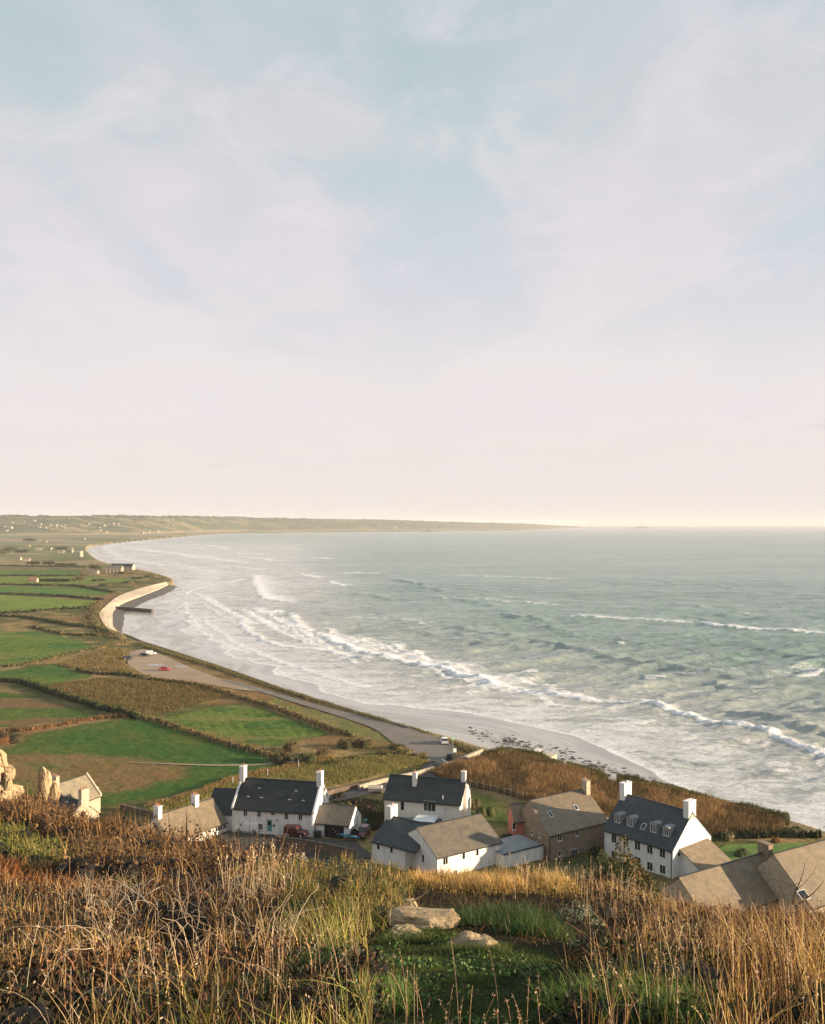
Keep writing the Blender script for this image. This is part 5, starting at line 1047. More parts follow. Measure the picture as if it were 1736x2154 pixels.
carpet('dune_grass', 'marram grass in painted shade tones on the bank above the rocky beach', [(1015, 1592), (1056, 1578), (1095, 1583), (1140, 1592), (1186, 1612), (1178, 1626), (1130, 1606), (1080, 1592), (1040, 1592)], 9000, 1.1, .16, [(.10, .10, .03), (.15, .13, .05), (.07, .075, .025)])  # these three banks: shade of the far-facing slope put into blade colour
carpet('dune_grass', 'marram grass bank in painted shade tones beyond the gap above the beach', [(1192, 1612), (1230, 1622), (1262, 1632), (1278, 1642), (1272, 1652), (1230, 1640), (1190, 1626)], 7000, 1.1, .16, [(.10, .10, .03), (.15, .13, .05), (.07, .075, .025)])
carpet('dune_grass', 'long marram grass bank in painted shade tones above the beach at the right', [(1298, 1640), (1340, 1643), (1400, 1656), (1455, 1674), (1520, 1690), (1590, 1705), (1657, 1724), (1660, 1738), (1600, 1722), (1500, 1696), (1400, 1672), (1300, 1655)], 20000, 1.2, .16, [(.09, .09, .028), (.13, .12, .04), (.06, .065, .022)])
carpet('rough_grass', 'sunlit tussocky grass bank behind the farmhouse', [(290, 1712), (380, 1682), (500, 1642), (590, 1622), (720, 1594), (860, 1587), (905, 1602), (800, 1630), (690, 1655), (640, 1665), (470, 1665), (380, 1700)], 36000, .55, .14, [(.28, .24, .075), (.20, .20, .06), (.35, .26, .11), (.14, .16, .045)], bankh=.4)
carpet('rough_grass', 'orange tinted grass crest along the bank above the farmhouse', [(300, 1700), (400, 1672), (500, 1636), (590, 1617), (640, 1604), (700, 1594), (700, 1600), (595, 1625), (505, 1645), (400, 1684)], 9000, .9, .14, [(.36, .22, .09), (.28, .18, .07), (.22, .18, .06)])
carpet('rough_grass', 'dry grass fringe along the low sea wall', [(290, 1350), (380, 1378), (480, 1410), (600, 1452), (720, 1488), (800, 1512), (880, 1534), (960, 1562), (1010, 1580), (985, 1586), (920, 1548), (800, 1519), (600, 1458), (480, 1417), (380, 1385), (290, 1357)], 14000, .7, .16, [(.26, .20, .09), (.14, .13, .05), (.10, .10, .035)])
carpet('rough_grass', 'pale straw meadow left of the car park', [(120, 1400), (200, 1374), (250, 1362), (272, 1375), (262, 1398), (300, 1418), (240, 1418), (170, 1408)], 12000, .8, .22, SG)
carpet('rough_grass', 'brown rough meadow between the green fields', [(117, 1440), (206, 1427), (300, 1432), (392, 1440), (470, 1452), (490, 1464), (430, 1478), (330, 1505), (240, 1497), (180, 1475), (90, 1452)], 26000, .6, .18, RU[:1] + SG[1:] + [(.10, .10, .035), (.14, .14, .05), (.075, .085, .03)])
carpet('rough_grass', 'dark garden undergrowth between the farmhouse and the tall house', [(700, 1690), (760, 1680), (815, 1690), (810, 1745), (770, 1750), (762, 1712)], 5000, .7, .12, DG + [(.06, .035, .02)])

# ================================================================== FOREGROUND on the hillside
def tubes(Pl, r0, r1, sides=3):
    """Pl (n,k,3) polylines -> thin tapering tubes"""
    n, k_, _ = Pl.shape; d = np.gradient(Pl, axis=1); d /= np.linalg.norm(d, axis=2, keepdims=True) + 1e-9
    ref = np.array([.31, .22, .92]); u = np.cross(d, ref); u /= np.linalg.norm(u, axis=2, keepdims=True) + 1e-9; v = np.cross(d, u)
    tt = np.linspace(0, 1, k_)[None, :, None]; rad = np.asarray(r0).reshape(-1, 1, 1) * (1 - tt) + np.asarray(r1).reshape(-1, 1, 1) * tt
    V = np.stack([Pl + (u * math.cos(a) + v * math.sin(a)) * rad for a in np.arange(sides) * 2 * math.pi / sides], 2)  # n,k,s,3
    base = (np.arange(n) * k_ * sides)[:, None, None, None]; kk = np.arange(k_ - 1)[None, :, None, None] * sides; ss = np.arange(sides)[None, None, :]
    a = base[..., 0] + kk[..., 0] + ss; b = base[..., 0] + kk[..., 0] + (ss + 1) % sides
    return V.reshape(-1, 3), np.stack([a, b, b + sides, a + sides], -1).reshape(-1, 4)
def near(n, a0, a1, y0, y1, pw=1.0):
    a = rng.uniform(a0, a1, n); y = (y0 ** pw + (y1 ** pw - y0 ** pw) * rng.random(n)) ** (1 / pw); x = a * y; z = slope_z(x, y); bx, by = proj(x, y, z)
    return np.stack([x, y, z], 1), bx, by
def ell(bx, by, cx, cy, rx, ry): return ((bx - cx) / rx) ** 2 + ((by - cy) / ry) ** 2 < 1
def poly_in(bx, by, p): return inside(bx, by, np.array(p, float))
GOLD = [(.56, .36, .12), (.46, .27, .075), (.66, .46, .19), (.34, .19, .055), (.42, .29, .08)]
GYEL = [(.26, .22, .045), (.20, .20, .04), (.33, .26, .07), (.13, .16, .03)]
GDRK = [(.035, .085, .022), (.05, .11, .03), (.028, .06, .018), (.07, .12, .03)]
RED = [(.22, .095, .04), (.34, .17, .08), (.14, .06, .03), (.46, .28, .14)]
HOLLOW = [(265, 1890), (330, 1850), (420, 1870), (450, 1950), (440, 2050), (390, 2085), (310, 2060), (270, 1980)]

# 1. tall dry grass, left and bottom
B_, bx, by = near(27000, -.62, -.02, 3.1, 14.0, 1.15)
f_ = fbm(B_[:, 0] / .55, B_[:, 1] / .55, 600, 3); g_ = fbm(B_[:, 0] / 1.7, B_[:, 1] / 1.7, 601, 3)
keep = (f_ > .43 + .11 * (g_ < .47)) & ~inside(bx, by, np.array(TURF, float)) & ~((poly_in(bx, by, HOLLOW)) & (rng.random(len(bx)) > .04))
keep &= ~((bx > 150) & (bx < 520) & (by < 1990) & (by > 1850) & (rng.random(len(bx)) > .40)) & (rng.random(len(bx)) < np.clip(1.55 - B_[:, 1] / 9.5, .30, 1)) & ~((bx < 270) & (by < 1910))
B_, f_, g_, bx, by = B_[keep], f_[keep], g_[keep], bx[keep], by[keep]; n = len(B_)
C_ = np.where((g_ > .53)[:, None], pal(GYEL, n), pal(GOLD, n)); m_ = rng.random(n) < .14; C_[m_] = pal(RED, m_.sum()); m_ = rng.random(n) < .22; C_[m_] = pal([(.15, .09, .04), (.10, .06, .03), (.19, .12, .05)], m_.sum()); m_ = (bx > 540) & (by > 1935) & (rng.random(n) < .7); C_[m_] = pal([(.34, .31, .07), (.26, .27, .06), (.42, .34, .10), (.18, .22, .04)], m_.sum())
hh_ = (.07 + .20 * (f_ - .43) / .25) * rng.uniform(.4, 1.5, n) * np.clip(1.2 - (B_[:, 1] - 4) / 16, .6, 1.1) * np.clip(.3 + 1.4 * g_, .6, 1.35)
blades('dry_grass', B_ - [0, 0, .02], np.clip(hh_, .05, .42), rng.uniform(.0038, .0085, n), C_, .62, 4, label='tall tangled golden dry grass on the left of the foreground slope', cat='grass', wind=(-.10, .02))
# 2. tall reddish stalks and grass on the right
B_, bx, by = near(14000, .15, .66, 3.1, 13.2, 1.15)
f_ = fbm(B_[:, 0] / .5, B_[:, 1] / .5, 610, 3); g_ = fbm(B_[:, 0] / 1.5, B_[:, 1] / 1.5, 611, 3)
keep = (f_ > .45 + .11 * (g_ < .47)) & ~inside(bx, by, np.array(TURF, float)) & (bx > 1205) & (rng.random(len(bx)) < np.clip(1.45 - B_[:, 1] / 8.0, .12, 1)) & ~ell(bx, by, 1240, 2005, 100, 62) ; B_, f_, g_, bx, by = B_[keep], f_[keep], g_[keep], bx[keep], by[keep]; n = len(B_)
low = (by > 2050) & (bx < 1500) & (g_ > .42)
C_ = np.where((g_ > .5)[:, None], pal(GOLD[:4] + RED, n), pal(RED + GYEL[:1], n)); C_[low] = pal(GYEL + GDRK[:2], low.sum())
hh_ = np.where(low, .15, .22) * rng.uniform(.35, 1.4, n) * (.6 + .9 * (f_ - .42) / .25) * np.clip(1.25 - (B_[:, 1] - 4) / 11, .5, 1.15) * np.clip(.2 + 1.55 * g_, .5, 1.3)
blades('dry_grass', B_ - [0, 0, .02], np.clip(hh_ * np.where(low, 1, 1.25), .06, .46), rng.uniform(.0038, .0080, n), C_, .32, 4, label='tall reddish brown grass stalks on the right of the foreground slope', cat='grass', wind=(-.04, .0))
# 3. close turf on the path
B_, bx, by = near(150000, -.10, .24, 3.1, 9.5, 1.4)
keep = inside(bx, by, np.array(TURF, float)); B_ = B_[keep]; n = len(B_); g_ = fbm(B_[:, 0] / .35, B_[:, 1] / .35, 620, 3)
C_ = .62 * np.where((g_ > .5)[:, None], pal([(.10, .145, .028), (.15, .18, .04), (.075, .11, .024)], n), pal([(.035, .075, .018), (.05, .09, .022), (.10, .075, .03)], n))
blades('turf', B_ - [0, 0, .01], rng.uniform(.010, .036, n) * (.5 + g_), .004, C_, .9, 2, label='short green trodden turf on the path between the tall grasses', cat='grass', wind=(0, 0))
# clover-like leaves in the turf
B_, bx, by = near(9000, -.10, .22, 3.1, 9.5, 1.4); keep = inside(bx, by, np.array(TURF, float)) & (fbm(B_[:, 0] / .3, B_[:, 1] / .3, 622, 3) > .5); B_ = B_[keep]
v_, fc_, c_ = leaves(B_ + [0, 0, .022], .022, pal([(.06, .12, .028), (.10, .16, .04), (.04, .08, .02)], len(B_)), .8, np.tile([0, 0, 1.], (len(B_), 1)))
tag(mk('clover', v_, fc_, M['leaf'], attrs={'col': c_}), 'low clover leaves among the path turf', 'ground cover', kind='stuff')
# 4. lush dark green tussocks
TUS = [(985, 1942, .34, 'wide dark green tussock behind the path rocks'), (1050, 1935, .36, 'dark green tussock in the dip behind the second path rock'), (1120, 1940, .38, 'tallest dark green tussock right of the rocks'), (1150, 1968, .34, 'dark green tussock beside the pale herb'), (1085, 1962, .28, 'short dark green tussock right behind the shaded rock'),
       (665, 2050, .34, 'dark green tuft left of the yellow grass'), (700, 2015, .28, 'dark green tuft in the middle of the yellow grass'), (775, 2120, .30, 'bright green tuft at the left edge of the path'), (815, 2095, .22, 'small bright green tuft on the path edge'),
       (1235, 2120, .34, 'bright green tuft at the right edge of the path'), (1290, 2140, .36, 'broad green tuft at the bottom right of the path'), (1360, 2125, .34, 'green tuft among the red stalks'), (1440, 2150, .34, 'rightmost green tuft at the bottom edge'), (560, 2110, .26, 'small green tuft in the golden grass at the bottom')]
for i, (a_, b_, h, lb) in enumerate(TUS):
    x, y, z = onslope(a_, b_); h *= .62; n = 620; r_ = h * .6; q_ = rng.normal(0, r_, (n, 2)).clip(-1.7 * r_, 1.7 * r_); bs = np.c_[q_, slope_z(x + q_[:, 0], y + q_[:, 1]) - z - .02]
    v_, fc_, c_ = blades('', bs, h * rng.uniform(.35, .9, n), .005, pal(GDRK if a_ > 900 and b_ < 2000 or a_ < 720 else [(.10, .19, .04), (.15, .24, .05), (.24, .26, .07), (.06, .13, .03)], n), .62, 4, ret=True, wind=(-.08, -.05))
    tag(mk('grass_tussock', v_, fc_, M['blade'], attrs={'col': c_}, loc=(x, y, z)), lb, 'tussock', 'green tussocks on the slope')
# matted litter lying between the tufts
B_, bx, by = near(16000, -.62, .66, 3.1, 14, 1.15); k_ = ~inside(bx, by, np.array(TURF, float)) & ~poly_in(bx, by, HOLLOW); B_ = B_[k_]; n = len(B_)
blades('dead_litter', B_ + [0, 0, .01], rng.uniform(.05, .16, n), .005, pal([(.14, .075, .03), (.08, .045, .02), (.26, .16, .06), (.05, .03, .015)], n), 1.5, 3, label='matted dead litter lying between the tufts of grass', cat='litter', droop=.2)
# 5. bramble and dead bracken: leafy tangles, colours lowered to paint in shade
def thicket(name, label, spots, cols, size, n_leaf, n_stem, stemcols, hscale=1.0, cat='scrub', corecols=None, stemw=.006):
    parts = []
    for i, (x, y, z, r, h) in enumerate(spots):
        parts.append(lump(x, y, z - .05, r, r, h, n_leaf, size, cols, .6, seed=i * 1.3, fill=.6))
        if n_stem:
            d = rng.normal(size=(n_stem, 3)); d /= np.linalg.norm(d, axis=1)[:, None]; d[:, 2] = abs(d[:, 2]); bp_ = np.array([x, y, z]) + d * np.array([r, r, h]) * .55
            parts.append(blades('', bp_, h * rng.uniform(.35, .95, n_stem), stemw, pal(stemcols, n_stem), .5, 3, ret=True, wind=(-.05, 0)))
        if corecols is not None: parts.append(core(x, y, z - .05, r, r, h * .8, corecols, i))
    V, Fc, C = join(parts); return tag(mk(name, V, Fc, M['leaf'], attrs={'col': C}), label, cat, kind='stuff')
def spots_in(n, a0, a1, y0, y1, test, r, h, pw=1.0):
    B_, bx, by = near(n, a0, a1, y0, y1, pw); k_ = test(bx, by); B_ = B_[k_]
    return [(x, y, z, r * rng.uniform(.6, 1.3), h * rng.uniform(.6, 1.3)) for x, y, z in B_]
BRM = [(.030, .018, .010), (.050, .028, .014), (.020, .024, .010), (.10, .045, .022), (.016, .014, .008)]
thicket('bramble', 'dark bramble tangle with reddish leaves in the left foreground', spots_in(420, -.47, -.13, 4.6, 13, lambda a, b: (a > -50) & (a < 760) & (b > 1850) & (b < 2140) & (fbm(a / 60, b / 30, 77, 2) > .35), .24, .21), BRM + RED[:1], .036, 230, 5, RED + GOLD[:2], corecols=[(.02, .016, .01)])
thicket('bramble', 'dark bramble and dead stems under the red stalks on the right', spots_in(300, .2, .56, 4.6, 13, lambda a, b: (a > 1215) & (b < 2120) & (b > 1890), .24, .25), BRM + HG[:1], .036, 230, 4, RED + GOLD[:2], corecols=[(.02, .016, .01)])
thicket('bramble', 'leafy bramble crest with small dark leaves at the right skyline of the slope', spots_in(230, .27, .6, 9.8, 13, lambda a, b: (a > 1400), .28, .24), [(.13, .075, .045), (.20, .12, .075), (.07, .05, .03), (.05, .06, .025)], .042, 190, 20, RED, corecols=[(.025, .018, .012)])
# golden scrub and olive gorse along the crest
thicket('dry_scrub', 'golden dry scrub along the crest in front of the L-shaped house', spots_in(120, -.03, .17, 11.0, 14, lambda a, b: (a > 830) & (a < 1210), .28, .16), GOLD + GYEL[:2], .030, 170, 90, GOLD + [(.5, .36, .2)])
thicket('dry_scrub', 'mixed olive and straw scrub on the crest right of centre', spots_in(90, .15, .34, 10.5, 13.6, lambda a, b: (a > 1160) & (a < 1480), .28, .16), HG + GYEL + GOLD[:2], .030, 180, 50, GOLD)
GOR = [(.16, .16, .045), (.22, .19, .06), (.10, .12, .035), (.27, .20, .08), (.06, .08, .025)]
for i, (a_, b_, r, h, lb) in enumerate(((505, 1880, .30, .46, 'leftmost olive gorse bush, in front of the trellis roof'), (560, 1876, .33, .52, 'olive gorse bush left of the trellis roof corner'), (618, 1880, .34, .46, 'olive gorse bush under the trellis roof corner'), (672, 1882, .34, .44, 'olive gorse bush below the village road'),
        (722, 1882, .34, .48, 'tall yellow-tipped gorse bush below the village road'), (775, 1884, .33, .42, 'olive gorse bush left of the L-shaped house'), (822, 1888, .30, .36, 'small gorse bush below the left wing of the L-shaped house'), (640, 1925, .32, .34, 'low gorse bush below the leftmost crest bushes'),
        (745, 1930, .32, .30, 'low gorse bush above the yellow grass'), (800, 1935, .28, .32, 'low dark gorse bush left of the pale rock'))):
    x, y, z = onslope(a_, b_, hi=16); parts = [lump(0, 0, -.08, r, r, h, 620, .026, GOR, .35, seed=i), core(0, 0, -.08, r, r, h * .8, [(.03, .035, .014)], i)]
    n = 260; d = rng.normal(size=(n, 3)); d /= np.linalg.norm(d, axis=1)[:, None]; d[:, 2] = abs(d[:, 2]); bp_ = d * np.array([r * .8, r * .8, h * .75])
    parts.append(blades('', bp_, rng.uniform(.05, .16, n), .009, pal(GOR + GOLD[:2], n), .3, 2, ret=True))
    # short leaves along those sprigs
    rp = np.repeat(bp_, 5, 0) + np.c_[rng.normal(0, .012, (n * 5, 2)), rng.uniform(0, .12, n * 5)]; parts.append(leaves(rp, .020, pal(GOR, n * 5), .3))
    V, Fc, C = join(parts); tag(mk('gorse_bush', V, Fc, M['leaf'], attrs={'col': C}, loc=(x, y, z)), lb, 'bush', 'gorse bushes along the crest')
def nearbush(a_, dist, r, h, cols, label, n, size, name='bush', cat='bush', drop=.06, asp=.5):
    x = (a_ - CX) / F * dist; z = float(slope_z(x, dist)); parts = []
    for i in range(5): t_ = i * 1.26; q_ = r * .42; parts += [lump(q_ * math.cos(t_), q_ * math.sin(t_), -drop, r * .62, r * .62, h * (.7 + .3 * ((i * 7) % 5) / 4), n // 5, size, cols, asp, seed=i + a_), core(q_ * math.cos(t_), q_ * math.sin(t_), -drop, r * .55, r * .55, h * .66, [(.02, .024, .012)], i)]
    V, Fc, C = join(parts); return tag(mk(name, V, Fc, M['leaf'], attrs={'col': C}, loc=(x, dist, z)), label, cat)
nearbush(1325, 14.5, .56, 1.08, [(.06, .075, .025), (.12, .10, .035), (.22, .14, .05), (.035, .045, .018)], 'dark bushy shrub with orange tips in front of the dormer house', 16000, .05)
nearbush(1285, 12.8, .38, .72, [(.05, .06, .02), (.08, .08, .03), (.03, .04, .016)], 'dark green shrub on the crest below the granite house', 4000, .04)
nearbush(1300, 7.6, .30, .27, BRM + HG, 'dark leafy shrub shading the right side of the path', 1900, .035)
nearbush(1265, 6.6, .22, .30, BRM + HG, 'low dark shrub at the right edge of the path', 1200, .03)
nearbush(1225, 8.6, .24, .26, [(.30, .31, .22), (.22, .25, .16), (.38, .38, .30), (.10, .13, .06)], 'pale grey-green flowering herb beside the path', 1900, .018, 'flowering_herb', 'plant')
nearbush(1212, 7.0, .09, .12, [(.34, .36, .26), (.24, .27, .17)], 'small pale herb standing alone by the path edge', 420, .016, 'flowering_herb', 'plant')
nearbush(700, 11.6, .34, .40, GDRK[2:3] + HG, 'dark green shrub behind the yellow grass on the crest', 1400, .035)
def low_spots(n, a0, a1, y0, y1, seed, sc_, r, h, test):
    B_, bx, by = near(n, a0, a1, y0, y1); g_ = fbm(B_[:, 0] / sc_, B_[:, 1] / sc_, seed, 3); k_ = (g_ < .58) & test(bx, by) & ~inside(bx, by, np.array(TURF, float)); return [(x, y, z, r * rng.uniform(.6, 1.3), h * rng.uniform(.5, 1.3)) for x, y, z in B_[k_]]
thicket('bramble', 'low dark bramble leaves filling the gaps between the golden tufts', low_spots(1500, -.5, -.03, 3.6, 13.5, 601, 1.7, .17, .16, lambda a, b: ~poly_in(a, b, HOLLOW)), [(.022, .016, .009), (.035, .026, .012), (.016, .022, .009), (.09, .04, .02), (.030, .040, .013)], .032, 190, 1, RED + GOLD[:2], corecols=[(.018, .015, .009)])  # dark leaves, albedo lowered further for the shadow between tufts
thicket('bramble', 'low dark green and brown leaves between the red stalks', low_spots(1300, .15, .56, 3.6, 13, 611, 1.5, .18, .18, lambda a, b: a > 1215), [(.020, .022, .010), (.034, .036, .014), (.016, .026, .009), (.09, .045, .022), (.030, .048, .015)], .032, 190, 1, RED + GOLD[:2], corecols=[(.018, .015, .009)])  # leaf colours likewise lowered for shade below the stalks
# 6. rust bracken, gorse and thicket on the left spur
B_, bx, by = near(52000, -.62, -.10, 13, 92, .75); f_ = fbm(B_[:, 0] / 3, B_[:, 1] / 3, 640, 4); g_ = fbm(B_[:, 0] / 7, B_[:, 1] / 7, 641, 3); n = len(B_)
cr_ = pal([(.22, .085, .026), (.16, .060, .022), (.30, .14, .05), (.12, .055, .022)], n, .3); cg_ = pal([(.06, .062, .022), (.04, .05, .018), (.11, .08, .03)], n, .3); cb_ = pal([(.085, .045, .020), (.05, .028, .014), (.17, .09, .036)], n, .3)
t1 = (np.abs(by - 1785 - bx * .28) < 16 + 34 * f_) & (bx < 300); t2 = (bx > 330) | ((by < 1795) & (bx > 60))
C_ = np.where(t1[:, None], cg_, np.where(t2[:, None] & (rng.random(n) < .8)[:, None], cb_, cr_))
blades('bracken', B_ - [0, 0, .05], (.25 + .55 * f_) * rng.uniform(.5, 1.2, n) * np.clip(B_[:, 1] / 40, .6, 1.1), .0028 * B_[:, 1] ** .85, C_, .5, 2, label='rust coloured dead bracken covering the left hillside', cat='bracken')
sp = spots_in(700, -.60, -.16, 36, 80, lambda a, b: (b < 1845) & (b > 1712 + np.clip(a - 60, -60, 440) * .27) & (a < 500) & (a > 40), 1.5, 1.45) + spots_in(160, -.60, -.16, 50, 80, lambda a, b: (b > 1690) & (b < 1760) & (a < 60) & (a > -250), 1.0, .7)
thicket('scrub_thicket', 'dense brown twiggy thicket along the shoulder of the left hillside', sp, [(.060, .036, .018), (.10, .058, .026), (.15, .085, .036), (.035, .026, .014), (.22, .125, .045)], .15, 380, 26, [(.17, .09, .038), (.10, .055, .026), (.24, .13, .055)], corecols=[(.03, .02, .012)], stemw=.05)
thicket('scrub_thicket', 'dark brown leafless scrub on the slope left of the tan cottage, nearer than the thicket', spots_in(620, -.40, -.12, 16, 50, lambda a, b: (a > 150) & (a < 640) & (b > 1795) & (b < 1890), .75, .75), [(.055, .032, .016), (.095, .052, .022), (.03, .022, .012), (.17, .095, .035)], .075, 300, 10, [(.22, .12, .05), (.12, .065, .03), (.32, .20, .09)], corecols=[(.02, .014, .008)], stemw=.016)
thicket('gorse_patch', 'patches of dark green gorse on the left hillside', spots_in(420, -.60, -.20, 18, 56, lambda a, b: (a < 290) & (a > -120) & (np.abs(b - 1785 - a * .28) < 30), .7, .55), [(.055, .075, .022), (.09, .10, .03), (.12, .095, .035), (.03, .045, .015)], .09, 240, 30, GYEL, corecols=[(.02, .02, .01)], stemw=.02)
thicket('bracken', 'brown and gold dead growth on the slope above the tan cottage', spots_in(520, -.47, -.12, 13.5, 34, lambda a, b: (a > 300) & (a < 640) & (b < 1905), .5, .38), RU + BRM + BRM, .055, 190, 12, RU + GOLD[:2], corecols=[(.04, .025, .015)], stemw=.012)
# 7. long stems, seed heads, dead twigs
def stems(name, label, B_, L0, L1, bend, r, cols, seeds=True, seedsize=.013, kind='stuff', leanv=(0, 0), k_=7, cat='stalks', wiggle=0):
    n = len(B_); L_n = rng.uniform(L0, L1, n); a = rng.uniform(0, 2 * math.pi, n); bd = rng.uniform(0, bend, n); tt = np.linspace(0, 1, k_)
    ox = (np.cos(a) * bd + leanv[0]) * L_n; oy = (np.sin(a) * bd + leanv[1]) * L_n
    X = B_[:, 0, None] + ox[:, None] * tt ** 1.8; Y = B_[:, 1, None] + oy[:, None] * tt ** 1.8; Z_ = B_[:, 2, None] + L_n[:, None] * (tt - .42 * (bd[:, None] ** 1.3) * tt ** 3)
    if wiggle: X = X + rng.normal(0, wiggle, X.shape).cumsum(1) * tt; Z_ = Z_ + rng.normal(0, wiggle, X.shape).cumsum(1) * tt
    Pl = np.stack([X, Y, Z_], 2); V, Fc = tubes(Pl, np.full(n, r), np.full(n, r * .45)); C = np.repeat(pal(cols, n), k_ * 3, 0); parts = [(V, Fc, C)]
    if seeds:
        tip = Pl[:, -1]; dr = Pl[:, -1] - Pl[:, -2]; dr /= np.linalg.norm(dr, axis=1)[:, None]; m = 6
        u = rng.uniform(-.11, .02, (n, m, 1)); p_ = (tip[:, None] + dr[:, None] * u + rng.normal(0, .004, (n, m, 3))).reshape(-1, 3); parts.append(leaves(p_, seedsize, pal(cols, n * m), .38))
    V, Fc, C = join(parts); return tag(mk(name, V, Fc, M['blade'], attrs={'col': C}), label, cat, kind=kind)
STC = [(.68, .50, .30), (.58, .40, .22), (.74, .60, .42), (.42, .25, .13)]
B_, bx, by = near(1500, -.47, -.02, 3.4, 13.5, 1.1); k_ = ~inside(bx, by, np.array(TURF, float)) & ~poly_in(bx, by, HOLLOW)
stems('grass_stalks', 'pale seeding stalks rising above the golden grass on the left', B_[k_][:700], .16, .40, .7, .0017, STC)
B_, bx, by = near(1900, .17, .5, 3.4, 12.8, 1.1); k_ = bx > 1220
stems('grass_stalks', 'reddish seeding stalks rising above the grass on the right', B_[k_ & ~ell(bx, by, 1240, 2005, 90, 55)][:520], .18, .42, .42, .0019, STC + RED[3:])
B_, bx, by = near(900, -.205, -.125, 9, 12.8); k_ = (bx > 468) & (bx < 615)
stems('grass_stalks', 'tall pale stalks standing against the farmhouse yard', B_[k_][:60], .35, .72, .38, .003, STC, seedsize=.032)
B_, bx, by = near(900, .10, .34, 10.5, 13.0); stems('grass_stalks', 'tall pale stalks on the crest in front of the granite house', B_[:150], .22, .46, .32, .0026, STC, seedsize=.022)
B_, bx, by = near(500, -.02, .14, 3.35, 3.95); stems('grass_stalks', 'loose fan of ribbed seed stalks at the bottom of the path', B_[:30], .14, .34, .55, .0018, [(.50, .33, .20), (.42, .26, .15)], seedsize=.014)
B_, bx, by = near(1200, -.36, -.12, 5.2, 13, 1.0); k_ = (bx > 150) & (bx < 620) & (by < 2080)
stems('dead_twigs', 'pale bare twigs arching out of the bramble on the left', B_[k_][:330] + [0, 0, .08], .18, .45, 1.1, .0028, [(.55, .43, .30), (.42, .30, .20), (.64, .54, .42)], False, wiggle=.012, k_=9, cat='twigs')
B_, bx, by = near(400, .33, .47, 9.8, 12.4); stems('dead_twigs', 'thin brown twigs poking up along the right crest', B_[:110] + [0, 0, .1], .2, .42, .8, .003, [(.20, .12, .07), (.28, .18, .11), (.12, .07, .045)], False, wiggle=.012, k_=8, cat='twigs')
def branch(name, label, pts, r0, m, cat='branch', subs=()):
    """pts in (xd, yd, distance)"""
    W = lambda q_: np.array([((q_[0] - CX) * q_[2] / F), q_[2], EYE - (q_[1] - EY) * q_[2] / F])
    pl = catmull(np.array([W(q_) for q_ in pts]), 5); o_ = pl[0].copy(); V, Fc = tubes((pl - o_)[None], np.array([r0]), np.array([r0 * .3]), 6); parts = [(V, Fc, np.repeat(pal(m, 1, .02), len(V), 0))]
    for sb in subs:
        q_ = catmull(np.array([W(z_) for z_ in sb]), 4); V, Fc = tubes((q_ - o_)[None], np.array([r0 * .5]), np.array([r0 * .2]), 5); parts.append((V, Fc, np.repeat(pal(m, 1, .02), len(V), 0)))
    V, Fc, C = join(parts); return tag(mk(name, V, Fc, M['leaf'], attrs={'col': C}, loc=tuple(o_), smooth=True), label, cat)
WH = [(.60, .50, .36)]
branch('dead_branch', 'curling pale dead branch over the dark hollow in the left grass', [(300, 2010, 7), (312, 2018, 6.9), (330, 2015, 6.8), (350, 2002, 6.8), (372, 2005, 6.8), (400, 2025, 6.9), (425, 2048, 7)], .007, WH, subs=[[(372, 2005, 6.8), (350, 2022, 6.7), (335, 2040, 6.6)], [(400, 2025, 6.9), (415, 2022, 6.9), (432, 2030, 7)]])
branch('dead_branch', 'forked pale branch lying above the bramble on the left', [(260, 1862, 10), (285, 1878, 9.8), (300, 1888, 9.6), (315, 1905, 9.5)], .010, WH, subs=[[(300, 1888, 9.6), (322, 1874, 9.6), (345, 1862, 9.7)], [(262, 1886, 9.8), (285, 1886, 9.7), (300, 1888, 9.6)]])
branch('dead_branch', 'long arching pale stem at the left edge of the foreground', [(0, 1960, 7), (40, 1950, 7), (90, 1952, 7), (130, 1975, 7), (165, 2020, 7.1)], .006, [(.5, .36, .2)])
DKB = [(.07, .045, .03)]
branch('bare_branch', 'dark forked twig against the tan roofs at the right', [(1668, 1905, 10.5), (1672, 1880, 10.4), (1682, 1858, 10.3), (1690, 1835, 10.2), (1694, 1815, 10.2)], .008, DKB, subs=[[(1682, 1858, 10.3), (1668, 1862, 10.3), (1662, 1872, 10.3)], [(1676, 1872, 10.4), (1690, 1860, 10.4), (1704, 1845, 10.4), (1718, 1825, 10.4)]])
branch('bare_branch', 'long dark twig leaning right across the second tan roof', [(1672, 1908, 10.2), (1700, 1888, 10.1), (1722, 1868, 10), (1734, 1852, 10)], .007, DKB)
branch('bare_branch', 'straight thin twig slanting left across the first tan roof', [(1668, 1905, 10.5), (1650, 1875, 10.5), (1632, 1848, 10.5), (1618, 1826, 10.5)], .005, [(.12, .08, .05)])
for i, (pts, lb) in enumerate((([(838, 1958, 8.0), (810, 1950, 8.0), (790, 1925, 8.1), (870, 1895, 8.4), (905, 1872, 8.8)], 'dark curved gorse stem arching over the pale rock'), ([(760, 1975, 8.0), (800, 1935, 8.1), (850, 1905, 8.3), (885, 1885, 8.5)], 'dark furry gorse stem left of the pale rock'))):
    branch('gorse_branch', lb, pts, .012, [(.06, .05, .025)])

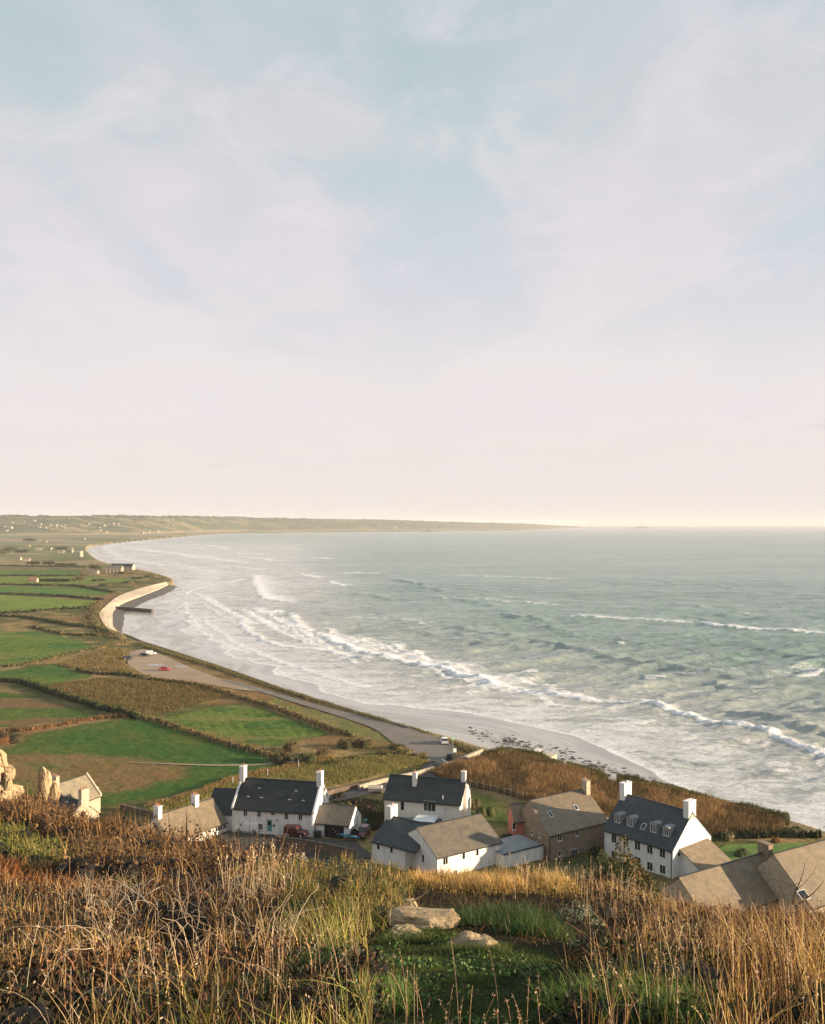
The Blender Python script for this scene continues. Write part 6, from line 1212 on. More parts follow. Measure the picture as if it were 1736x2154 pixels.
# ---- rocks -----------------------------------------------------------------------
rk, t, b, l = newmat('lichened_rock'); b.inputs['Roughness'].default_value = .9; b.inputs['Specular IOR Level'].default_value = .2
n_ = nd(t, 'ShaderNodeTexNoise', i_Scale=5.0, i_Detail=9.0, i_Roughness=.75); l(coords(t, (1, 1, 1), True), n_.inputs['Vector'])
r_ = ramp(t, [(.30, (.10, .07, .045)), (.42, (.28, .20, .12)), (.52, (.40, .30, .18)), (.62, (.46, .37, .24)), (.70, (.22, .15, .08))]); l(n_.outputs[0], r_.inputs[0]); l(r_.outputs[0], b.inputs['Base Color'])
n2_ = nd(t, 'ShaderNodeTexNoise', i_Scale=9.0, i_Detail=6.0, i_Roughness=.7); l(coords(t, (1, 1, 1), True), n2_.inputs['Vector'])
bp_n = nd(t, 'ShaderNodeBump', i_Strength=.9, i_Distance=.04); l(n2_.outputs[0], bp_n.inputs['Height']); l(bp_n.outputs[0], b.inputs['Normal']); M['rock'] = rk
def fbm3(p, s, sc_): return (fbm(p[:, 0] * sc_, p[:, 1] * sc_ + p[:, 2] * sc_ * .7, s, 4) + fbm(p[:, 2] * sc_, p[:, 0] * sc_ * .6 - p[:, 1] * sc_, s + 5, 4)) / 2
def rock(name, label, loc, size, seed, m='rock', rough=.35, cracks=0.0, cat='rock', rot=0, sub=90, cuts=9, cutd=.80, parent=None, group=None):
    nu, nv = sub, sub // 2; th, ph = np.meshgrid(np.arange(nu) / nu * 2 * math.pi, np.linspace(0.02, math.pi - .02, nv), indexing='ij')
    d = np.stack([np.sin(ph) * np.cos(th), np.sin(ph) * np.sin(th), np.cos(ph)], -1).reshape(-1, 3)
    d4 = np.sign(d) * np.abs(d) ** .8; r = 1 + rough * (fbm3(d + seed, seed, 1.7) - .5) * 2.4 + rough * .55 * (fbm3(d + seed, seed + 9, 5) - .5) * 2 + rough * .22 * (fbm3(d + seed, seed + 19, 14) - .5) * 2
    hs = np.random.default_rng(seed); 
    for _ in range(cuts): q_n = hs.normal(size=3); q_n /= np.linalg.norm(q_n); dd2 = d @ q_n; r = np.where(dd2 > .5, np.minimum(r, cutd / np.maximum(dd2, .3)), r)
    if cracks: r -= cracks * (np.abs(np.sin(d[:, 0] * 5 + d[:, 2] * 2.2 + fbm3(d, seed, 3) * 4)) < .16)
    V = d4 * r[:, None] * np.array(size); idx = np.arange(nu * nv).reshape(nu, nv); j = np.roll(idx, -1, 0)
    Fc = np.stack([idx[:, :-1].ravel(), idx[:, 1:].ravel(), j[:, 1:].ravel(), j[:, :-1].ravel()], 1)
    o = mk(name, V, Fc, M[m], parent, smooth=False, loc=loc); o.rotation_euler = (0, 0, rot); return tag(o, label, cat, group)
x, y, z = onslope(893, 1950); rock('rock', 'pale sunlit boulder beside the turf path', (x, y + .1, z - .05), (.34, .24, .145), 3, rot=-.35)
x, y, z = onslope(846, 1968); rock('rock', 'cracked pale stone at the left foot of the sunlit boulder', (x, y, z - .03), (.15, .13, .08), 7, cracks=.15, rot=.5)
x, y, z = onslope(862, 1918); rock('rock', 'small whitish stone behind the sunlit boulder', (x, y + .1, z + .02), (.08, .07, .06), 12)
x, y, z = onslope(1002, 1988); rock('rock', 'grey shaded boulder on the right of the path', (x, y, z - .05), (.21, .16, .115), 21, rough=.45)
for i, (a_, b_, w_, lb) in enumerate(((900, 1972, .34, 'short grass skirt in front of the sunlit boulder'), (1003, 2003, .24, 'short grass skirt in front of the shaded boulder'), (850, 1984, .2, 'short grass skirt under the cracked stone'))):
    x, y, z = onslope(a_, b_); n = 700; q_ = np.c_[rng.uniform(-w_, w_, n), rng.normal(0, .035, n)]; bs = np.c_[q_, slope_z(x + q_[:, 0], y + q_[:, 1]) - z - .02]
    v_, fc_, c_ = blades('', bs, rng.uniform(.03, .10, n), .005, pal([(.06, .10, .025), (.10, .14, .035), (.16, .15, .05)], n), .7, 3, ret=True); tag(mk('grass_skirt', v_, fc_, M['blade'], attrs={'col': c_}, loc=(x, y, z)), lb, 'grass', kind='stuff')
crag = empty('rock_outcrop', ((5 - CX) * 78 / F, 78, 36.5), 0, 'craggy sunlit rock outcrop at the left edge of the picture', 'rock')
for i, (a_, b_, sx, sz) in enumerate(((-30, 1625, 1.8, 2.6), (-4, 1596, .7, 1.0), (6, 1626, .7, .9), (-4, 1660, 1.3, 1.2), (20, 1668, .6, .9), (-46, 1600, 1.6, 2.2), (16, 1646, .45, .9), (-10, 1690, 1.5, .9), (30, 1692, .5, .6))):
    dd_ = 78 + (i % 3) * .5; rock('boulder', None, ((a_ - CX) * dd_ / F - crag.location.x, dd_ - 78, EYE - (b_ - EY) * dd_ / F - 36.5), (sx, 1.2, sz), 30 + i, rough=.5, cracks=.22, cat=None, parent=crag, rot=i * .6, sub=90, cuts=22, cutd=.74)
rock('standing_stone', 'narrow upright standing rock left of the old stone cottage', ((92 - CX) * 82 / F, 82, EYE - (1650 - EY) * 82 / F), (.62, .5, 1.75), 51, rough=.28, cracks=.12, cat='rock', sub=90, cuts=16, cutd=.78)
rock('rock', 'small broken rock beside the standing rock', ((110 - CX) * 82 / F, 82.4, EYE - (1668 - EY) * 82 / F), (.5, .4, .9), 55, rough=.4, cracks=.2)
def sapling(a_, b_, dist, h, label, cols=((.16, .10, .06), (.24, .15, .09))):
    x = (a_ - CX) / F * dist; z = float(slope_z(x, dist)); parts = []; segs = [[(0, 0, 0), (rng.normal(0, .05), 0, h * .5), (rng.normal(0, .1), 0, h)]]
    for k2 in range(16): t_ = rng.uniform(.25, .95); a2 = rng.uniform(0, 6.28); ln = h * .38 * (1.1 - t_); segs.append([(0, 0, h * t_), (math.cos(a2) * ln * .5, math.sin(a2) * ln * .5, h * t_ + ln * .5), (math.cos(a2) * ln * .8, math.sin(a2) * ln * .8, h * t_ + ln * 1.1)])
    V, Fc = tubes(np.array(segs), np.array([.035] + [.018] * 16), np.array([.015] + [.007] * 16), 4); return tag(mk('bare_sapling', V, Fc, M['leaf'], attrs={'col': np.repeat(pal(cols, len(segs)), 12, 0)}, loc=(x, dist, z)), label, 'sapling')
sapling(100, 0, 76, 2.6, 'bare sapling below the standing rock'); sapling(135, 0, 76, 2.5, 'bare sapling in front of the cottage skylights'); sapling(168, 0, 75, 2.3, 'bare sapling in front of the cottage wing'); sapling(182, 0, 77, 2.2, 'thin bare sapling beside the cottage chimney')

# ================================================================== VEHICLES, PEOPLE, SMALL THINGS
def loft(mb, secs, m=0):
    """secs: list of (x, [(y,z)...]) closed rings -> skin with end caps"""
    n = len(secs[0][1]); b = len(mb.v)
    for x, ring in secs: mb.v += [mb.fn((x, y, z)) for y, z in ring]
    for i in range(len(secs) - 1):
        for j in range(n): k_ = (j + 1) % n; mb.f.append((b + i * n + j, b + i * n + k_, b + (i + 1) * n + k_, b + (i + 1) * n + j)); mb.m.append(m)
    mb.f.append(tuple(b + j for j in reversed(range(n)))); mb.m.append(m); mb.f.append(tuple(b + (len(secs) - 1) * n + j for j in range(n))); mb.m.append(m)
LAMP = mat('lamp_glass', (.75, .72, .68), None, 3, .2); TAIL = mat('tail_lamp', (.35, .02, .02), None, 3, .3)
def vehicle(name, label, cat, x, y, heading, L_, W_, prof, glassprof, color, z=GZ + .03, bars=False, wr=.32, wheels=(.17, .8), group=None, plate=True):
    """prof: [(x, z_bottom, z_top, halfwidth factor)], front of the vehicle at +x"""
    root = empty(name, (x, y, z), heading, label, cat, group); hw = W_ / 2; pm = paint(name + '_paint', color)
    def ring(zb, zt, f): w = hw * f; return [(-w, zb), (w, zb), (w * 1.01, zb + (zt - zb) * .45), (w * .97, zb + (zt - zb) * .8), (w * .86, zt), (-w * .86, zt), (-w * .97, zb + (zt - zb) * .8), (-w * 1.01, zb + (zt - zb) * .45)]
    b = MB(); loft(b, [((p_[0] - .5) * L_, ring(p_[1], p_[2], p_[3])) for p_ in prof]); b.build('body', pm, root, smooth=False)
    g = MB()
    def gring(zb, zt, f, f2): return [(-hw * f, zb), (hw * f, zb), (hw * f2, zt), (-hw * f2, zt)]
    loft(g, [((p_[0] - .5) * L_, gring(*p_[1:])) for p_ in glassprof]); cab = g.build('windows', M['glass'], root)
    rf_ = MB(); xs0 = [(p_[0] - .5) * L_ for p_ in glassprof]; zt = max(p_[2] for p_ in glassprof); tops = [p_ for p_ in glassprof if p_[2] > zt - .12]
    rf_.hexa([((tops[0][0] - .5) * L_, -hw * tops[0][4] * 1.02, tops[0][2] - .02), ((tops[-1][0] - .5) * L_, -hw * tops[-1][4] * 1.02, tops[-1][2] - .02), ((tops[-1][0] - .5) * L_, hw * tops[-1][4] * 1.02, tops[-1][2] - .02), ((tops[0][0] - .5) * L_, hw * tops[0][4] * 1.02, tops[0][2] - .02),
              ((tops[0][0] - .5) * L_, -hw * tops[0][4] * .9, tops[0][2] + .06), ((tops[-1][0] - .5) * L_, -hw * tops[-1][4] * .9, tops[-1][2] + .06), ((tops[-1][0] - .5) * L_, hw * tops[-1][4] * .9, tops[-1][2] + .06), ((tops[0][0] - .5) * L_, hw * tops[0][4] * .9, tops[0][2] + .06)]); rf_.build('roof', pm, root)
    for fx in wheels:
        for sy in (-1, 1):
            w = MB(); X = (fx - .5) * L_; w.cyl((X, sy * (hw - .2), wr), (X, sy * (hw + .015), wr), wr, wr, 14); wo = w.build('wheel', M['rubber'], root); r_ = MB(); r_.cyl((X, sy * (hw + .016), wr), (X, sy * (hw + .03), wr), wr * .6, wr * .5, 10); r_.build('rim', M['metal'], wo)
    for sy in (-1, 1):
        h_ = MB(); h_.box(L_ / 2 - .06, L_ / 2 + .012, sy * hw * .72 - .14, sy * hw * .72 + .14, prof[-1][2] - .22, prof[-1][2] - .06); h_.build('headlight', LAMP, root)
        h_ = MB(); h_.box(-L_ / 2 - .012, -L_ / 2 + .05, sy * hw * .82 - .09, sy * hw * .82 + .09, prof[0][2] - .32, prof[0][2] - .06); h_.build('tail_light', TAIL, root)
        mr = MB(); mr.box(L_ * .22, L_ * .22 + .1, sy * (hw + .06) - .09, sy * (hw + .06) + .09, .95, 1.1); mr.build('mirror', pm, root)
    if bars:
        for k_ in range(3): bb = MB(); X = -L_ * .32 + k_ * L_ * .2; bb.box(X, X + .06, -hw * .8, hw * .8, zt + .16, zt + .21); bb.box(X, X + .05, -hw * .75, -hw * .7, zt + .05, zt + .16); bb.box(X, X + .05, hw * .7, hw * .75, zt + .05, zt + .16); bb.build('roof_bar', M['gutter'], root)
        bb = MB(); bb.cyl((-L_ * .42, hw * .4, zt + .25), (L_ * .22, hw * .4, zt + .25), .04, .04, 6); bb.cyl((-L_ * .42, -hw * .2, zt + .25), (L_ * .22, -hw * .2, zt + .25), .04, .04, 6); bb.build('roof_rack_load', M['metal'], root)
    return root
VAN = [(0, .35, 1.75, .96), (.05, .25, 1.82, 1), (.62, .22, 1.84, 1), (.72, .22, 1.15, 1), (.9, .25, .98, .98), (.98, .3, .82, .88), (1.0, .35, .72, .8)]
VANG = [(.60, 1.15, 1.74, .94, .80), (.66, 1.12, 1.72, .95, .80), (.80, 1.02, 1.10, .93, .80)]
CAR = [(0, .35, .90, .9), (.04, .25, .98, .98), (.25, .2, .95, 1), (.65, .2, .92, 1), (.75, .2, .88, 1), (.93, .25, .76, .94), (1, .32, .62, .82)]
CARG = [(.04, .93, .98, .88, .78), (.20, .92, 1.38, .9, .72), (.52, .92, 1.42, .9, .72), (.74, .88, .93, .9, .78)]
HAT = [(0, .35, .95, .92), (.03, .25, 1.02, .98), (.3, .2, 1.0, 1), (.68, .2, .95, 1), (.78, .2, .92, 1), (.95, .25, .8, .94), (1, .32, .68, .84)]
HATG = [(.01, .98, 1.05, .9, .78), (.08, .96, 1.44, .9, .74), (.55, .95, 1.48, .9, .74), (.78, .92, .97, .9, .78)]
OFF = [(0, .5, 1.85, .98), (.02, .45, 1.9, 1), (.60, .45, 1.92, 1), (.68, .45, 1.15, 1), (.97, .45, 1.08, .96), (1.0, .5, .98, .9)]
OFFG = [(.22, 1.2, 1.80, 1.015, .90), (.60, 1.2, 1.80, 1.015, .90), (.69, 1.14, 1.22, .96, .86)]
u_ = lambda a: (math.cos(a), math.sin(a)); ang = -.203
vx, vy = P(520, 1754, 5)[:2]; vehicle('van', 'white van with a roof rack parked in front of the farmhouse', 'van', vx, vy + 1.0, ang + math.pi, 4.5, 1.8, VAN, VANG, (.78, .78, .76), bars=True)
vx, vy = P(622, 1765, 5)[:2]; vehicle('off_road_car', 'boxy maroon off-road car parked by the farmhouse wall', 'car', vx, vy + .8, ang - .12, 4.0, 1.8, OFF, OFFG, (.085, .012, .018), wr=.40, wheels=(.2, .82))
vx, vy = P(763, 1766, 5)[:2]; vehicle('car', 'dark red car facing out beside the garage', 'car', vx, vy + 1.6, -1.85, 4.0, 1.75, HAT, HATG, (.10, .012, .018))
vx, vy = P(935, 1567, 5)[:2]; vehicle('car', 'white hatchback parked at the top of the beach', 'car', vx, vy + 1.2, 1.62, 3.9, 1.75, HAT, HATG, (.80, .80, .80))
vx, vy = P(975, 1608, 5)[:2]; vehicle('car', 'black car parked against the pale slipway wall', 'car', vx + .3, vy + .8, .42, 4.2, 1.75, CAR, CARG, (.02, .022, .028))
vx, vy = P(948, 1598, 5)[:2]; vehicle('car', 'small dark car half hidden behind the verge by the turning area', 'car', vx, vy, 1.4, 3.6, 1.65, HAT, HATG, (.025, .03, .03))
vx, vy = P(347, 1411, 5)[:2]; vehicle('car', 'red car alone in the middle of the gravel car park', 'car', vx, vy, .1, 4.2, 1.8, CAR, CARG, (.50, .035, .03))
vx, vy = P(270, 1388, 5)[:2]; vehicle('car', 'dark car at the left end of the gravel car park', 'car', vx, vy, .6, 4.2, 1.8, HAT, HATG, (.03, .035, .05))
vx, vy = P(304, 1381, 5)[:2]; vehicle('car', 'black car nearest the sea wall in the gravel car park', 'car', vx, vy, .2, 4.2, 1.8, CAR, CARG, (.02, .02, .022))
vx, vy = P(315, 1380, 5)[:2]; vehicle('van', 'small white van beside the black car in the gravel car park', 'van', vx, vy + 2, .2, 4.2, 1.8, VAN, VANG, (.75, .75, .74))
pdl = mat('puddle_water', (.10, .10, .10), (.14, .13, .12), .5, .04, spec=.8)
for a_, b_, r1_, r2_, lb in ((326, 1399, 3.2, 3.0, 'pale puddle left of the red car'), (382, 1403, 2.2, 2.4, 'thin puddle right of the red car')):
    x, y = P(a_, b_, 5)[:2]; n_ = 22; tag(mk('puddle', [(r1_ * math.cos(t_) * (1 + .2 * math.sin(3 * t_)), r2_ * math.sin(t_) * (1 + .2 * math.cos(2 * t_)), 0) for t_ in np.arange(n_) * 2 * math.pi / n_], [tuple(range(n_))], pdl, loc=(x, y, GZ + .012)), lb, 'puddle')

def person(label, x, y, z, facing, top, legs, hair=(.05, .035, .02), lean=0):
    import bmesh
    me = bpy.data.meshes.new('person'); J = [(0, 0, .95), (0, 0, 1.18), (0, 0, 1.40), (0, 0, 1.50), (0, 0, 1.62), (0, .0, 1.72), (-.10, 0, .88), (-.11, .06, .48), (-.11, .0, .07), (-.11, .14, .03), (.10, 0, .88), (.11, -.05, .48), (.12, -.14, .07), (.12, 0, .03),
         (-.19, 0, 1.40), (-.24, 0, 1.14), (-.24, .08, .90), (-.24, .12, .80), (.19, 0, 1.40), (.24, 0, 1.14), (.24, .08, .90), (.24, .12, .80)]
    E_ = [(0, 1), (1, 2), (2, 3), (3, 4), (4, 5), (0, 6), (6, 7), (7, 8), (8, 9), (0, 10), (10, 11), (11, 12), (12, 13), (2, 14), (14, 15), (15, 16), (16, 17), (2, 18), (18, 19), (19, 20), (20, 21)]
    Rr = [.15, .14, .15, .06, .095, .07, .10, .065, .045, .04, .10, .065, .045, .04, .065, .05, .038, .035, .065, .05, .038, .035]
    me.from_pydata(J, E_, []); o = bpy.data.objects.new('person', me); COL.objects.link(o); sk_ = o.modifiers.new('s', 'SKIN')
    for i, r_ in enumerate(Rr): me.skin_vertices[0].data[i].radius = (r_, r_ * .8)
    me.skin_vertices[0].data[0].use_root = True; o.modifiers.new('u', 'SUBSURF').levels = 1
    m_, t, b, l = newmat('clothed_figure'); sp_ = nd(t, 'ShaderNodeSeparateXYZ'); c_ = nd(t, 'ShaderNodeTexCoord'); l(c_.outputs['Object'], sp_.inputs[0]); dv = nd(t, 'ShaderNodeMath', operation='DIVIDE', i_1=2.0); l(sp_.outputs['Z'], dv.inputs[0])
    rp_ = ramp(t, [(0, legs), (.45, top), (.735, (.42, .26, .18)), (.825, hair)], 'CONSTANT'); l(dv.outputs[0], rp_.inputs[0]); l(rp_.outputs[0], b.inputs['Base Color']); b.inputs['Roughness'].default_value = .9; me.materials.append(m_)
    o.location = (x, y, z); o.rotation_euler = (0, 0, facing); return tag(o, label, 'person')
def beach_z(a_, b_): return P(a_, b_, 2.6)
x, y, z = P(1101, 1586, 3.0); person('person in dark clothes standing left on the slipway by the boat', x, y, z, -1.2, (.02, .022, .03), (.02, .02, .025))
x, y, z = P(1107, 1586, 2.95); person('person in dark clothes standing right beside the other, by the boat', x, y, z, -1.5, (.025, .022, .022), (.03, .03, .035))
bt = MB(); secs = []
for t_, w_, zb_ in ((0, .75, .35), (.25, .9, .2), (.55, .85, .15), (.8, .55, .3), (1, .05, .75)): secs.append((-2.2 + 4.4 * t_, [(-w_, .85), (-w_ * .7, zb_ + .1), (0, zb_), (w_ * .7, zb_ + .1), (w_, .85), (0, .8)]))
x, y, z = P(1128, 1588, 2.75); br_ = empty('boat', (x, y, z), .2, 'brown and white upturned boat on the slipway', 'boat'); loft(bt, secs); bt.build('hull', M['wood'], br_)
b = MB(); b.box(-.6, 1.2, -.55, .55, .86, 1.35); b.build('cover', M['trim'], br_); b = MB(); b.box(-1.6, -1.4, -.7, .7, 0, .3); b.box(.8, 1.0, -.7, .7, 0, .3); b.build('trestle', M['wood'], br_)
# round sign, bins, kayak, posts
sg = empty('road_sign', (*P(953, 1576, 5)[:2], GZ), .3, 'round green sign on a pole beside the white hatchback', 'sign'); b = MB(); b.cyl((0, 0, 0), (0, 0, 2.9), .05, .05, 8); b.build('pole', M['metal'], sg)
b = MB(); b.cyl((0, -.06, 2.6), (0, -.09, 2.6), .5, .5, 18); pn = b.build('sign_face', mat('green_sign', (.16, .32, .27), None, 2, .5), sg); b = MB(); b.cyl((0, -.091, 2.6), (0, -.10, 2.6), .36, .36, 18); b.build('sign_disc', mat('pale_sign', (.42, .55, .50), None, 2, .5), pn)
nb = empty('notice_board', (*P(957, 1590, 5)[:2], GZ), .3, 'white notice board below the round sign', 'sign'); b = MB(); b.box(-.45, -.37, -.04, .04, 0, 1.6); b.box(.37, .45, -.04, .04, 0, 1.6); b.build('post', M['palewood'], nb); b = MB(); b.box(-.36, .36, -.03, .03, .7, 1.6); b.build('board', M['trim'], nb)
binm = mat('dark_plastic', (.018, .026, .026), None, 2, .5)
def wheelie(x, y, rz, label, m=binm):
    r_ = empty('wheelie_bin', (x, y, GZ), rz, label, 'bin', 'bins'); b = MB(); b.hexa([(-.24, -.27, .08), (.24, -.27, .08), (.24, .25, .08), (-.24, .25, .08), (-.29, -.34, .98), (.29, -.34, .98), (.29, .32, .98), (-.29, .32, .98)]); b.build('body', m, r_)
    b = MB(); b.prism([(-.31, -.36, .985), (-.31, .36, .985), (-.31, .3, 1.1), (-.31, -.2, 1.08)], [(.31, -.36, .985), (.31, .36, .985), (.31, .3, 1.1), (.31, -.2, 1.08)]); b.build('lid', m, r_)
    for sx in (-1, 1): b = MB(); b.cyl((sx * .2, .26, .1), (sx * .28, .26, .1), .1, .1, 10); b.build('wheel', M['rubber'], r_)
for i, (a_, lb) in enumerate(((664.5, 'left dark wheelie bin against the farmhouse'), (672, 'right dark wheelie bin beside the garage doorway'))): x, y = P(a_, 1763, 5)[:2]; wheelie(x, y, ang, lb)
x, y = P(768, 1744, 5)[:2]; wheelie(x, y + 1.5, ang, 'green wheelie bin behind the dark red car', mat('green_plastic', (.04, .20, .14), None, 2, .5))
kb = MB(); 
kx, ky = P(735, 1768, 5)[:2]; secs = [(-2.1 + 4.2 * t_, [(-w_, .25), (0, .05), (w_, .25), (w_ * .7, .36), (-w_ * .7, .36)]) for t_, w_ in ((0, .04), (.2, .26), (.5, .36), (.8, .26), (1, .04))]; loft(kb, secs); kr = empty('kayak', (kx, ky - .3, GZ + .5), -.5, 'bright blue kayak lying on a log pile by the wall', 'kayak')
kb.build('hull', mat('blue_plastic', (.03, .28, .42), (.03, .22, .36), 1, .35), kr); b = MB(); b.box(-.45, .35, -.2, .2, .362, .42); b.build('cockpit', M['dark'], kr); b = MB(); b.cyl((.9, -.1, .40), (1.7, .1, .40), .05, .03, 6); b.build('paddle', M['trim'], kr)
lp = empty('log_pile', (kx + .5, ky - .7, GZ), -.5, 'low brown log pile under the blue kayak', 'log pile')
for i in range(12): b = MB(); b.cyl((-1.3 + (i % 6) * .45, -.45, .12 + (i // 6) * .22), (-1.3 + (i % 6) * .45, .45, .12 + (i // 6) * .22), .11, .11, 7); b.build('log', M['wood'], lp)
# lean greenhouse beside the garage
gx_, gy_ = P(748, 1768, 5)[:2]; gh = empty('greenhouse', (gx_, gy_ + 1.4, GZ), ang + .1, 'small dark framed greenhouse between the garage and the dark red car', 'greenhouse')
b = MB(); b.prism([(-.6, -1.0, .02), (.6, -1.0, .02), (.6, -1.0, 1.3), (0, -1.0, 1.85), (-.6, -1.0, 1.3)], [(-.6, 1.0, .02), (.6, 1.0, .02), (.6, 1.0, 1.3), (0, 1.0, 1.85), (-.6, 1.0, 1.3)]); b.build('glazing', M['glass'], gh)
b = MB()
for yy in (-1.0, 0, 1.0):
    for p0_, p1_ in (((-.62, yy, 0), (-.62, yy, 1.3)), ((.62, yy, 0), (.62, yy, 1.3)), ((-.62, yy, 1.3), (0, yy, 1.88)), ((.62, yy, 1.3), (0, yy, 1.88))): b.cyl(p0_, p1_, .03, .03, 4)
b.build('frame', M['gutter'], gh)
# trellis roofed shed beside the road
tx, ty = P(615, 1838, 5)[:2]; sh = empty('shed', (-18.8, 139.2, GZ - .3), .55, 'shed with an open lattice roof and pale eaves beside the village road', 'shed')
b = MB(); b.box(-3.4, 3.4, -2.2, 2.2, 0, 2.6); b.build('wall', M['wood'], sh); b = MB()
for i in range(15): a_ = -3.6 + i * .5; b.cyl((a_, -2.5, 2.75), (a_ + .25, 2.5, 4.1), .05, .05, 4)
for i in range(13): yy = -2.5 + i * .42; b.cyl((-3.6, yy, 2.85 + (yy + 2.5) * .27), (3.7, yy + .1, 2.85 + (yy + 2.5) * .27), .045, .045, 4)
b.build('lattice_roof', M['palewood'], sh); b = MB(); b.box(-3.6, 3.6, -2.62, -2.5, 2.55, 2.8); b.box(3.6, 3.72, -2.6, 2.5, 2.55, 2.8); b.build('fascia', M['palewood'], sh)
b = MB(); b.hexa([(-3.4, -2.3, 2.62), (3.4, -2.3, 2.62), (3.4, 2.4, 3.9), (-3.4, 2.4, 3.9), (-3.4, -2.3, 2.68), (3.4, -2.3, 2.68), (3.4, 2.4, 3.96), (-3.4, 2.4, 3.96)]); b.build('roof_boards', M['gutter'], sh)
# railing along the road
rl_ = empty('railing', (-13.5, 140.3, GZ), 0, 'thin pale railing along the near side of the village road', 'railing'); pts = [(0, 0), (3, -2.2), (6, -4.6), (9, -7.2)]
for (x0, y0), (x1, y1) in zip(pts, pts[1:]): b = MB(); b.cyl((x0, y0, 1.0), (x1, y1, 1.0), .03, .03, 5); b.build('rail', M['metal'], rl_)
for x0, y0 in pts: b = MB(); b.cyl((x0, y0, 0), (x0, y0, 1.05), .035, .035, 5); b.build('post', M['metal'], rl_)
# fences
def fence(name, label, line, step, h, m, z=5.05, w=.05, rails=0, cat='fence'):
    p = resample(XY(line, 5), step); r_ = empty(name, (p[0][0], p[0][1], z), 0, label, cat)
    for x, y in p: hh_ = h * rng.uniform(.9, 1.1); b = MB(); X, Y = x - p[0][0], y - p[0][1]; b.box(X - w, X + w, Y - w, Y + w, 0, hh_); b.build('post', m, r_)
    for k_ in range(rails):
        b = MB(); 
        for a0, a1 in zip(p, p[1:]): b.cyl((a0[0] - p[0][0], a0[1] - p[0][1], h * (.5 + .4 * k_)), (a1[0] - p[0][0], a1[1] - p[0][1], h * (.5 + .4 * k_)), .025, .025, 4)
        b.build('rail', m, r_)
fence('fence', 'wooden post fence between the reed bed and the green garden', [(989, 1656), (1034, 1666), (1070, 1674), (1101, 1684)], 1.6, 1.35, M['palewood'], rails=2)
fence('fence', 'sparse white posts along the crest of the grass bank', [(490, 1654), (575, 1633), (628, 1618)], 9.0, 1.9, M['trim'], w=.06)
fence('fence', 'dark garden fence behind the tall house', [(775, 1652), (800, 1648), (835, 1644), (870, 1654)], 2.0, 1.2, M['wood'], rails=2)
x, y = P(790, 1664, 5)[:2]; b = MB(); b.box(-1.4, 1.4, -1.0, 1.0, 0, .6); b.hexa([(-1.5, -1.1, .6), (1.5, -1.1, .6), (1.5, 1.1, .6), (-1.5, 1.1, .6), (-1.3, -.9, .85), (1.3, -.9, .85), (1.3, .9, .85), (-1.3, .9, .85)]); tag(b.build('upturned_boat', M['palewood'], loc=(x, y, GZ)), 'pale covered dinghy in the yard behind the tall house', 'boat')
x, y = P(815, 1668, 5)[:2]; b = MB(); b.box(-1.2, 1.2, -.5, .5, .02, .5); b.box(-1.2, 1.2, -.5, -.42, .5, .9); tag(b.build('garden_bench', M['palewood'], loc=(x, y, GZ)), 'pale wooden bench in the yard beside the dinghy', 'bench')
# ---- rocks strewn on the wet sand ----------------------------------------------
protos = []
for k_ in range(7): protos.append(rock('beach_rock', None, (0, 0, -50), (.6, .42, .26), 70 + k_, m='wetstone', rough=.6, cat=None, sub=14).data)
for o in [o for o in COL.objects if o.name.startswith('beach_rock')]: bpy.data.objects.remove(o)
bands = [(1000, 1538, 1120, 1568, 70, 9), (1060, 1552, 1200, 1577, 80, 9), (1170, 1585, 1290, 1615, 70, 10), (1240, 1602, 1400, 1643, 90, 8), (1370, 1640, 1560, 1688, 60, 5)]
BLV = BV; cntr = 0
bxy = BV[:34].reshape(-1, 3)
for a0, b0, a1, b1, n, sp_ in bands:
    for i in range(n):
        t_ = rng.random(); a_ = a0 + (a1 - a0) * t_ + rng.normal(0, 8); b_ = b0 + (b1 - b0) * t_ + rng.normal(0, sp_ * .6); x, y, _ = P(a_, b_, 1.0)
        if inside(np.array([x]), np.array([y]), LAND)[0]: continue
        z = float(bxy[np.argmin((bxy[:, 0] - x) ** 2 + (bxy[:, 1] - y) ** 2), 2])
        if z < .03: continue
        o = bpy.data.objects.new('beach_rock', protos[cntr % 7]); COL.objects.link(o); s_ = .34 + .85 * rng.random() ** 2.2; o.scale = (s_ * rng.uniform(1, 1.8), s_, s_ * .8); o.location = (x, y, z); o.rotation_euler = (0, 0, rng.uniform(0, 3)); cntr += 1
        tag(o, 'one of the small dark weed-covered rocks strewn over the wet sand', 'rock', 'dark rocks strewn over the beach')
# ---- middle and far distance ------------------------------------------------------
q_ = P(222, 1206, 5); fm = House('farm_building', 'pale two-storey shore house with dark window bands, right of the big dark tree', (q_[0], q_[1] + 2, .1, 17, 10, 11.0, 13.5)); fm.walls(M['palestone']); fm.roof(M['slate_grey'])
for k_ in range(4): fm.window('front', 0, 0, 2.2, 1.6, 2, False, abs_=(2.6 + k_ * 3.9, 0, 9.0)); fm.window('front', 0, 0, 2.0, 1.8, 2, False, abs_=(2.6 + k_ * 3.9, 0, 6.6))
q_ = P(232, 1199, 5); fb_ = House('barn', 'long dark-roofed barn behind the pale shore house', (q_[0], q_[1], -.06, 27, 10, 9.2, 12.5), cat='barn'); fb_.walls(M['palestone']); fb_.roof(M['slate_dark'])
q_ = P(188, 1207, 5); fs_ = House('outbuilding', 'small pale outbuilding left of the shore house', (q_[0], q_[1], 0, 9, 6, 7.6, 9.2), cat='outbuilding'); fs_.walls(M['palestone']); fs_.roof(M['lichen_roof'])
